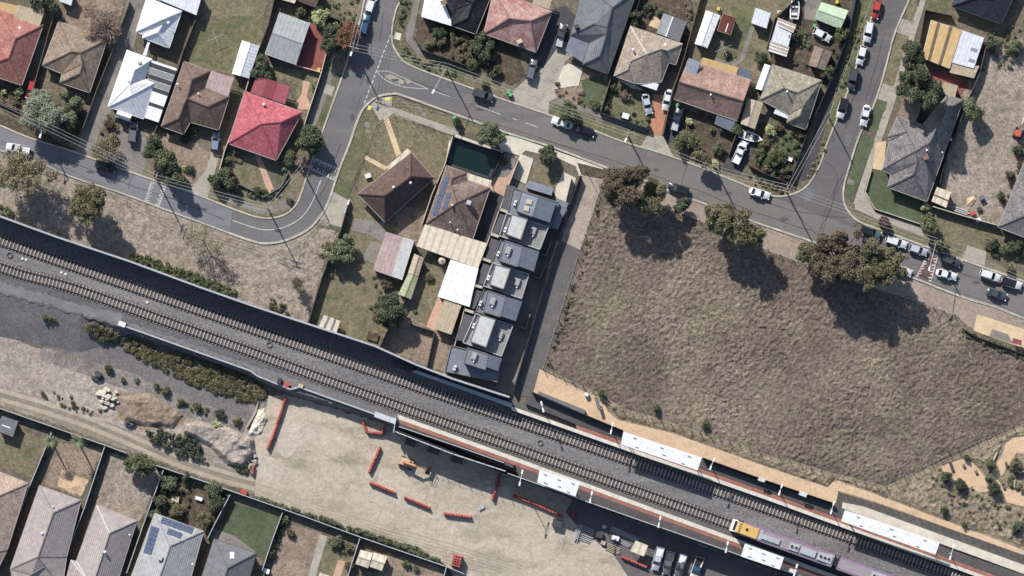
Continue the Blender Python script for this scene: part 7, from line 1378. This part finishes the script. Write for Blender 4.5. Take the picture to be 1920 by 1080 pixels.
for lb, q, lf, h_, dn in (
    ('weeds along the dirt track bank', [(66, 733), (110, 736), (160, 752), (196, 770), (200, 786), (150, 776), (90, 755)], 'scrub', .35, .8),
    ('dark planting under the silver green tree', [(96, 186), (150, 196), (160, 232), (130, 268), (96, 250), (88, 216)], 'dark', 1.4, .9), ('plants at the front of the pinkish red house', [(-5, 160), (36, 166), (48, 186), (30, 206), (-5, 192)], 'green', .9, .7),
    ('creeper along the concrete lane fence', [(205, 90), (216, 96), (184, 178), (176, 172)], 'green', 1.0, 1.2), ('twiggy plants in front of the white house', [(192, 210), (222, 222), (228, 262), (200, 285), (188, 250)], 'rust', .8, .8),
    ('plants along the front of the brown house', [(315, 245), (345, 254), (372, 240), (372, 256), (346, 270), (316, 262)], 'dark', 1.0, 1.0), ('garden bed around the crimson house lawn', [(404, 352), (450, 344), (486, 364), (524, 354), (536, 326), (544, 332), (528, 362), (490, 376), (440, 356), (408, 362)], 'sage', .7, 1.4),
    ('plants against the grey metal roofed house yard', [(548, 8), (580, 14), (620, 36), (616, 50), (584, 38), (552, 24)], 'dark', 1.2, .9), ('garden beside the red patio roof path', [(584, 150), (600, 146), (590, 186), (578, 190)], 'sage', .9, 1.2),
    ('undergrowth on the top street verge', [(620, 0), (676, 0), (664, 40), (648, 44), (625, 30)], 'sage', .5, .8), ('hedge plants along the charcoal house front lawn', [(1128, 206), (1144, 152), (1150, 156), (1136, 212)], 'dark', 1.0, 1.6),
    ('plants along the stone house front fence', [(1130, 200), (1180, 216), (1216, 230), (1214, 240), (1170, 226), (1126, 210)], 'sage', .8, 1.2), ('garden bed under the charcoal house lawn', [(1040, 170), (1090, 168), (1120, 195), (1118, 206), (1046, 184)], 'rust', .5, 1.0),
    ('backyard plants between the charcoal house and the half dark shed', [(1195, -5), (1240, 5), (1235, 28), (1212, 30), (1198, 20)], 'dark', 1.2, 1.0), ('jungle of plants right of the half dark shed', [(1275, 0), (1312, 0), (1300, 60), (1284, 110), (1270, 100), (1290, 45)], 'thin', .8, .8),
    ('overgrown yard around the brown gabled shed', [(1484, 60), (1520, 58), (1524, 84), (1512, 124), (1490, 128), (1478, 110)], 'sage', .7, .8), ('climbers along the side street fence', [(1556, 60), (1592, 40), (1580, 92), (1556, 150), (1546, 140), (1560, 100)], 'green', 1.0, .8),
    ('dense garden of the lichen stained house', [(1420, 240), (1512, 250), (1500, 300), (1480, 338), (1430, 322), (1410, 312), (1440, 262)], 'sage', .8, .9), ('verge plants below the hedge garden', [(1388, 330), (1408, 322), (1470, 348), (1468, 362), (1440, 358)], 'scrub', .5, 1.2),
    ('roadside scrub along the side street corner', [(1512, 335), (1540, 265), (1550, 240), (1556, 245), (1545, 290), (1524, 338)], 'thin', .4, 1.2), ('climbers along the grey house boundary', [(1868, 425), (1880, 380), (1915, 285), (1925, 290), (1895, 360), (1876, 428)], 'dark', 1.0, .9),
    ('front garden planting of the grey house', [(1848, 446), (1925, 470), (1925, 498), (1870, 484), (1846, 468)], 'sage', 1.0, .9), ('backyard thicket in the top right corner', [(1850, 60), (1925, 30), (1925, 110), (1890, 130), (1856, 130)], 'sage', .7, .6),
    ('shrub garden undergrowth above the solar house', [(306, 886), (350, 894), (372, 915), (360, 940), (330, 985), (288, 968)], 'olive', 1.2, .9), ('shrub garden undergrowth along the track fence', [(385, 905), (432, 928), (400, 990), (378, 985), (395, 945)], 'sage', 1.4, .9),
    ('plants along the right side of the bright green lawn', [(528, 968), (540, 975), (508, 1060), (494, 1056)], 'dark', .9, 1.0), ('planted oval bed near the cream sheds', [(612, 1010), (640, 1012), (668, 1032), (660, 1042), (628, 1030)], 'sage', .7, 1.2),
    ('weeds in the corner yard below the pink garage', [(700, 512), (745, 530), (738, 552), (700, 545)], 'rust', .5, .8), ('grassy weeds around the dark yard tree', [(690, 560), (716, 556), (720, 600), (700, 600)], 'olive', .4, .8), ('low shrubs along the back fence of the corner yard', [(612, 470), (640, 440), (668, 452), (650, 490), (618, 520)], 'sage', .9, .9),
    ('weeds on the brown earth heap', [(232, 752), (290, 745), (338, 780), (300, 796), (250, 786)], 'scrub', .5, .35), ('dark weeds along the gravel slope edge', [(300, 728), (345, 752), (400, 770), (455, 792), (450, 800), (390, 784), (330, 764)], 'scrub', .5, .7),
    ('scrub of the park strip below the picnic clearing', [(1760, 905), (1850, 930), (1920, 965), (1920, 1010), (1850, 985), (1780, 955)], 'scrub', .6, .5), ('scrub on the far right grass island', [(1885, 860), (1920, 855), (1920, 925), (1890, 912)], 'olive', .6, .8), ('scrub at the left rim of the picnic clearing', [(1740, 880), (1770, 868), (1776, 905), (1750, 920)], 'scrub', .5, .6),
    ('weeds along the mesh fence of the field', [(1128, 355), (1138, 358), (1034, 690), (1024, 688)], 'olive', .6, .8), ('creeper behind the dark fence at the cream pad', [(1806, 612), (1830, 628), (1925, 662), (1925, 676), (1828, 642), (1800, 622)], 'sage', .9, 1.6)):
    thicket('plants', lb, q, h_, lf, 'plants', dn, .24, .42)
# stones
def rocks(label, x0, y0, rx, ry, n, m, name='broken_concrete', size=(.5, 1.3), cat='rubble pile'):
    root = thing(name, label, cat, P(x0, y0, LOW))
    for i in range(n):
        a = random.uniform(0, 6.28); q = random.random() ** .6; p = P(x0 + math.cos(a) * rx * q, y0 + math.sin(a) * ry * q, LOW); s = random.uniform(*size); mb = MB(); vs = []; k = random.randint(5, 7)
        for lv, sc in ((-.25, .8), (.1, 1), (.3, .7)):
            for j in range(k): an = 2 * math.pi * j / k; w_ = random.uniform(.7, 1.1) * sc * s * .62; vs.append((p.x + w_ * math.cos(an), p.y + w_ * .75 * math.sin(an), p.z + (1 - q) * .9 + .25 + lv * s * random.uniform(.8, 1.1)))
        mb.add(vs, [(l * k + j, l * k + (j + 1) % k, (l + 1) * k + (j + 1) % k, (l + 1) * k + j) for l in range(2) for j in range(k)] + [tuple(range(2 * k, 3 * k))]); part('slab', mb, M[m], root)
rocks('pile of pale broken concrete slabs on the dirt', 199, 746, 24, 20, 40, 'rock'); rocks('dark boulder with twigs above the concrete pile', 183, 706, 8, 7, 11, 'darkwall', 'boulder', (.7, 1.3), 'boulder'); rocks('scattered stones at the right edge of the pale earth heap', 474, 862, 8, 18, 16, 'rock2', 'loose_stones', (.3, .8), 'stones'); rocks('dark debris at the foot of the brown earth heap', 245, 792, 15, 9, 14, 'darkwall', 'debris_heap', (.4, .9), 'debris')
def log(label, pts, r, m, z=0.1):
    root = thing('fallen_log', label, 'log', P(pts[0][0], pts[0][1], z)); mb = MB()
    for a, b in zip(pts, pts[1:]): mb.tube(P(a[0], a[1], z + r), P(b[0], b[1], z + r), r, r * .9, 8)
    part('wood', mb, M[m], root)
log('timber log edging beside the white rubble', [(484, 752), (480, 772), (463, 802)], .25, 'wood', LOW); log('pale fallen log above the sandy picnic clearing', [(1870, 848), (1864, 862)], .22, 'paletrunk'); log('pale forked log in the far right grass island', [(1903, 880), (1912, 886), (1922, 884)], .2, 'paletrunk'); log('pale log post in the right grass island', [(1903, 900), (1902, 914)], .2, 'paletrunk'); log('thin pale stick lying on the field', [(1817, 660), (1822, 671)], .08, 'paletrunk', .6)
for i, (x, y) in enumerate(((1807, 873), (1830, 885), (1779, 905), (1812, 912), (1822, 915), (1854, 925), (1879, 905), (1882, 913))): crate('stump_seat', 'dark stump seat, ' + ('top of the picnic clearing', 'right side of the picnic clearing', 'left rim of the picnic clearing', 'lower rim of the picnic clearing', 'lower rim beside its twin', 'lower right rim alone', 'upper one between the sandy paths', 'lower one between the sandy paths')[i], x, y, (.6, .6, .5), 'darkwall', .4, cat='stump', lid='trunk')
crate('park_bench', 'dark slab bench at the left of the picnic clearing', 1784, 875, (.6, 1.9, .45), 'darkwall', .35, cat='bench')
# bins
for lb, x, y, m in (('green wheelie bin on the nature strip, left of two', 953, 173, 'g'), ('green wheelie bin on the nature strip, right of two', 957, 178, 'g'), ('yellow lidded bin by the red paved drive', 598, 131, 'y'), ('green bin by the fenced yard footpath', 852, 221, 'g'), ('green bin at the nature strip tree', 942, 254, 'g'), ('green bin beside the mint green shed', 1527, 49, 'g'), ('green bin at the pink brown house drive', 1270, 198, 'g'), ('yellow lidded bin by the maroon shed', 1347, 17, 'y'), ('yellow bin behind the mint green shed', 1569, 4, 'y')):
    if m not in M: M['g'] = plain('bin_green', A(98, 190, 126), .5); M['y'] = plain('bin_yellow', A(232, 196, 76), .5)
    crate('wheelie_bin', lb, x, y, (.62, .7, 1.0), 'darkwall' if m == 'y' else 'g', -.3, cat='bin', lid=m)
crate('letter_box', 'white box roof on the lawn fence of the stone coloured house', 1173, 218, (1.4, 1.1, 1.0), 'white', -.3, cat='box'); crate('raised_bed', 'wooden raised garden frame by the railway wall', 699, 631, (2.3, 1.7, .4), 'wood', -.3, cat='garden bed', lid='mulch'); crate('raised_bed', 'cream square garden frame by the crimson house', 446, 294, (2.2, 2.2, .3), 'creamwall', -.3, cat='garden bed', lid='mulch')
crate('white_bin', 'white box on the bottom frame edge yard', 500, 1071, (1.2, 1.0, .9), 'white', -.3, cat='box'); crate('cream_table', 'cream garden table in the shrub garden', 329, 936, (1.5, 1.2, .8), 'creamwall', -.2, cat='table'); crate('cream_table', 'small white garden seat in the shrub garden', 373, 935, (1.5, .7, .6), 'white', -.3, cat='seat'); crate('trampoline_frame', 'pale garden table in the fenced corner yard', 690, 330, (1.2, .9, .7), 'whitewall', .3, cat='table')
# ---------------- poles and wires ----------------
POLES = {}
def pole(key, label, x, y, h=9.8, arm=None, lampv=None, r=.17):
    b = 0; p = P(x, y, b); t = thing('power_pole', label, 'power pole', p); mb = MB(); mb.tube(p, p + Vector((0, 0, h)), r, r * .7, 10); part('post', mb, M['pole'], t); POLES[key] = (p, h, arm)
    if arm:
        for k, zz in ((1, h - .3), (.75, h - 1.3)):
            u = Vector((arm[0], -arm[1], 0)).normalized() * 1.25 * k; a = MB(); a.bar(p + Vector((0, 0, zz)) - u, p + Vector((0, 0, zz)) + u, .13, .13); part('crossarm', a, M['pole'], t)
            for s in (-.95, -.4, .4, .95): i = MB(); q = p + u * s + Vector((0, 0, zz)); i.tube(q, q + Vector((0, 0, .3)), .06, None, 6); part('insulator', i, M['whitewall'], t)
    if lampv:
        e = p + Vector((lampv[0] * S, -lampv[1] * S, h - .6)); a = MB(); a.bar(p + Vector((0, 0, h - 1.4)), e, .1, .1); part('lamp_arm', a, M['steel'], t); d = MB(); d.box(tuple(e), (.95, .4, .16), math.atan2(-lampv[1], lampv[0])); part('lamp_head', d, M['white'], t)
pole('a', 'timber power pole at the street junction near the red leaved tree', 664, 96, 9.8, (1, .35), (-4, 12)); pole('b', 'lamp pole on the green verge with a long arm over the junction', 838, 132, 9.6, None, (-25, 46)); pole('c', 'lamp pole on the verge outside the orange drive', 1178, 256, 9.4, (1, -.3), (-6, 12)); pole('d', 'tall power pole at the corner below the hedge garden', 1475, 360, 10.8, (.3, 1)); pole('e', 'lamp pole beside the red speed hump', 1751, 458, 9.4, None, (-13, 50))
pole('f', 'power pole beside the road marking and the dark drive trees', 296, 340, 9.8, (.3, -1)); pole('g', 'lamp pole under the silver green tree', 83, 250, 8.5, None, (-3, 10)); pole('h', 'timber power pole inside the road bend', 505, 396, 10.5, (1, .3)); pole('i', 'short armed power pole above the road bend marking', 567, 318, 9.4, (.4, 1)); pole('j', 'thin power pole on the side street verge', 1553, 218, 8.8); pole('k', 'power pole at the kerb below the dark driveway', 1345, 325, 9.4, (.3, 1)); pole('l', 'slim post in the fence line at the head of the gravel lane', 1100, 322, 4.2, r=.08)
POLES['w1'] = (P(-60, 170, 0), 9.4, (.3, -1)); POLES['w2'] = (P(1990, 560, 0), 9.4, (.3, 1)); POLES['w3'] = (P(700, -60, 0), 9.4, (1, .3)); POLES['w4'] = (P(1655, -60, 0), 8.8, None)
def wires(label, a, b, n=3):
    (p, h, u), (q, k, v) = POLES[a], POLES[b]; root = thing('power_line', label, 'power line', p + Vector((0, 0, h))); d = (q - p).normalized(); w_ = Vector((-d.y, d.x, 0))
    for i in range(n):
        o = w_ * (i - (n - 1) / 2) * .7; mb = MB(); pts = []
        for s in range(9): f = s / 8; pts.append(p.lerp(q, f) + o + Vector((0, 0, h - .25 + (k - h) * f - 1.1 * 4 * f * (1 - f))))
        for s, e in zip(pts, pts[1:]): mb.tube(s, e, .03, None, 5)
        part('cable', mb, M['wire'], root)
for lb, a, b, n in (('across the junction to the long armed lamp pole', 'a', 'b', 3), ('along the cross street above the charcoal house verge', 'b', 'c', 3), ('above the orange drive verge', 'c', 'k', 2), ('along the cross street to the hedge garden corner', 'k', 'd', 3), ('over the cross street towards the red speed hump', 'd', 'e', 3), ('from the red speed hump to the right frame edge', 'e', 'w2', 2), ('along the left road above the drive trees', 'f', 'w1', 3), ('from the road marking to the road bend', 'f', 'h', 3), ('across the road bend', 'h', 'i', 2), ('from the corner pole up the side street', 'd', 'j', 2), ('up the side street past the parked cars', 'j', 'w4', 1), ('up the street at the top left', 'a', 'w3', 3)): wires('overhead wires ' + lb, a, b, n)
print('objects', len(SC.objects))
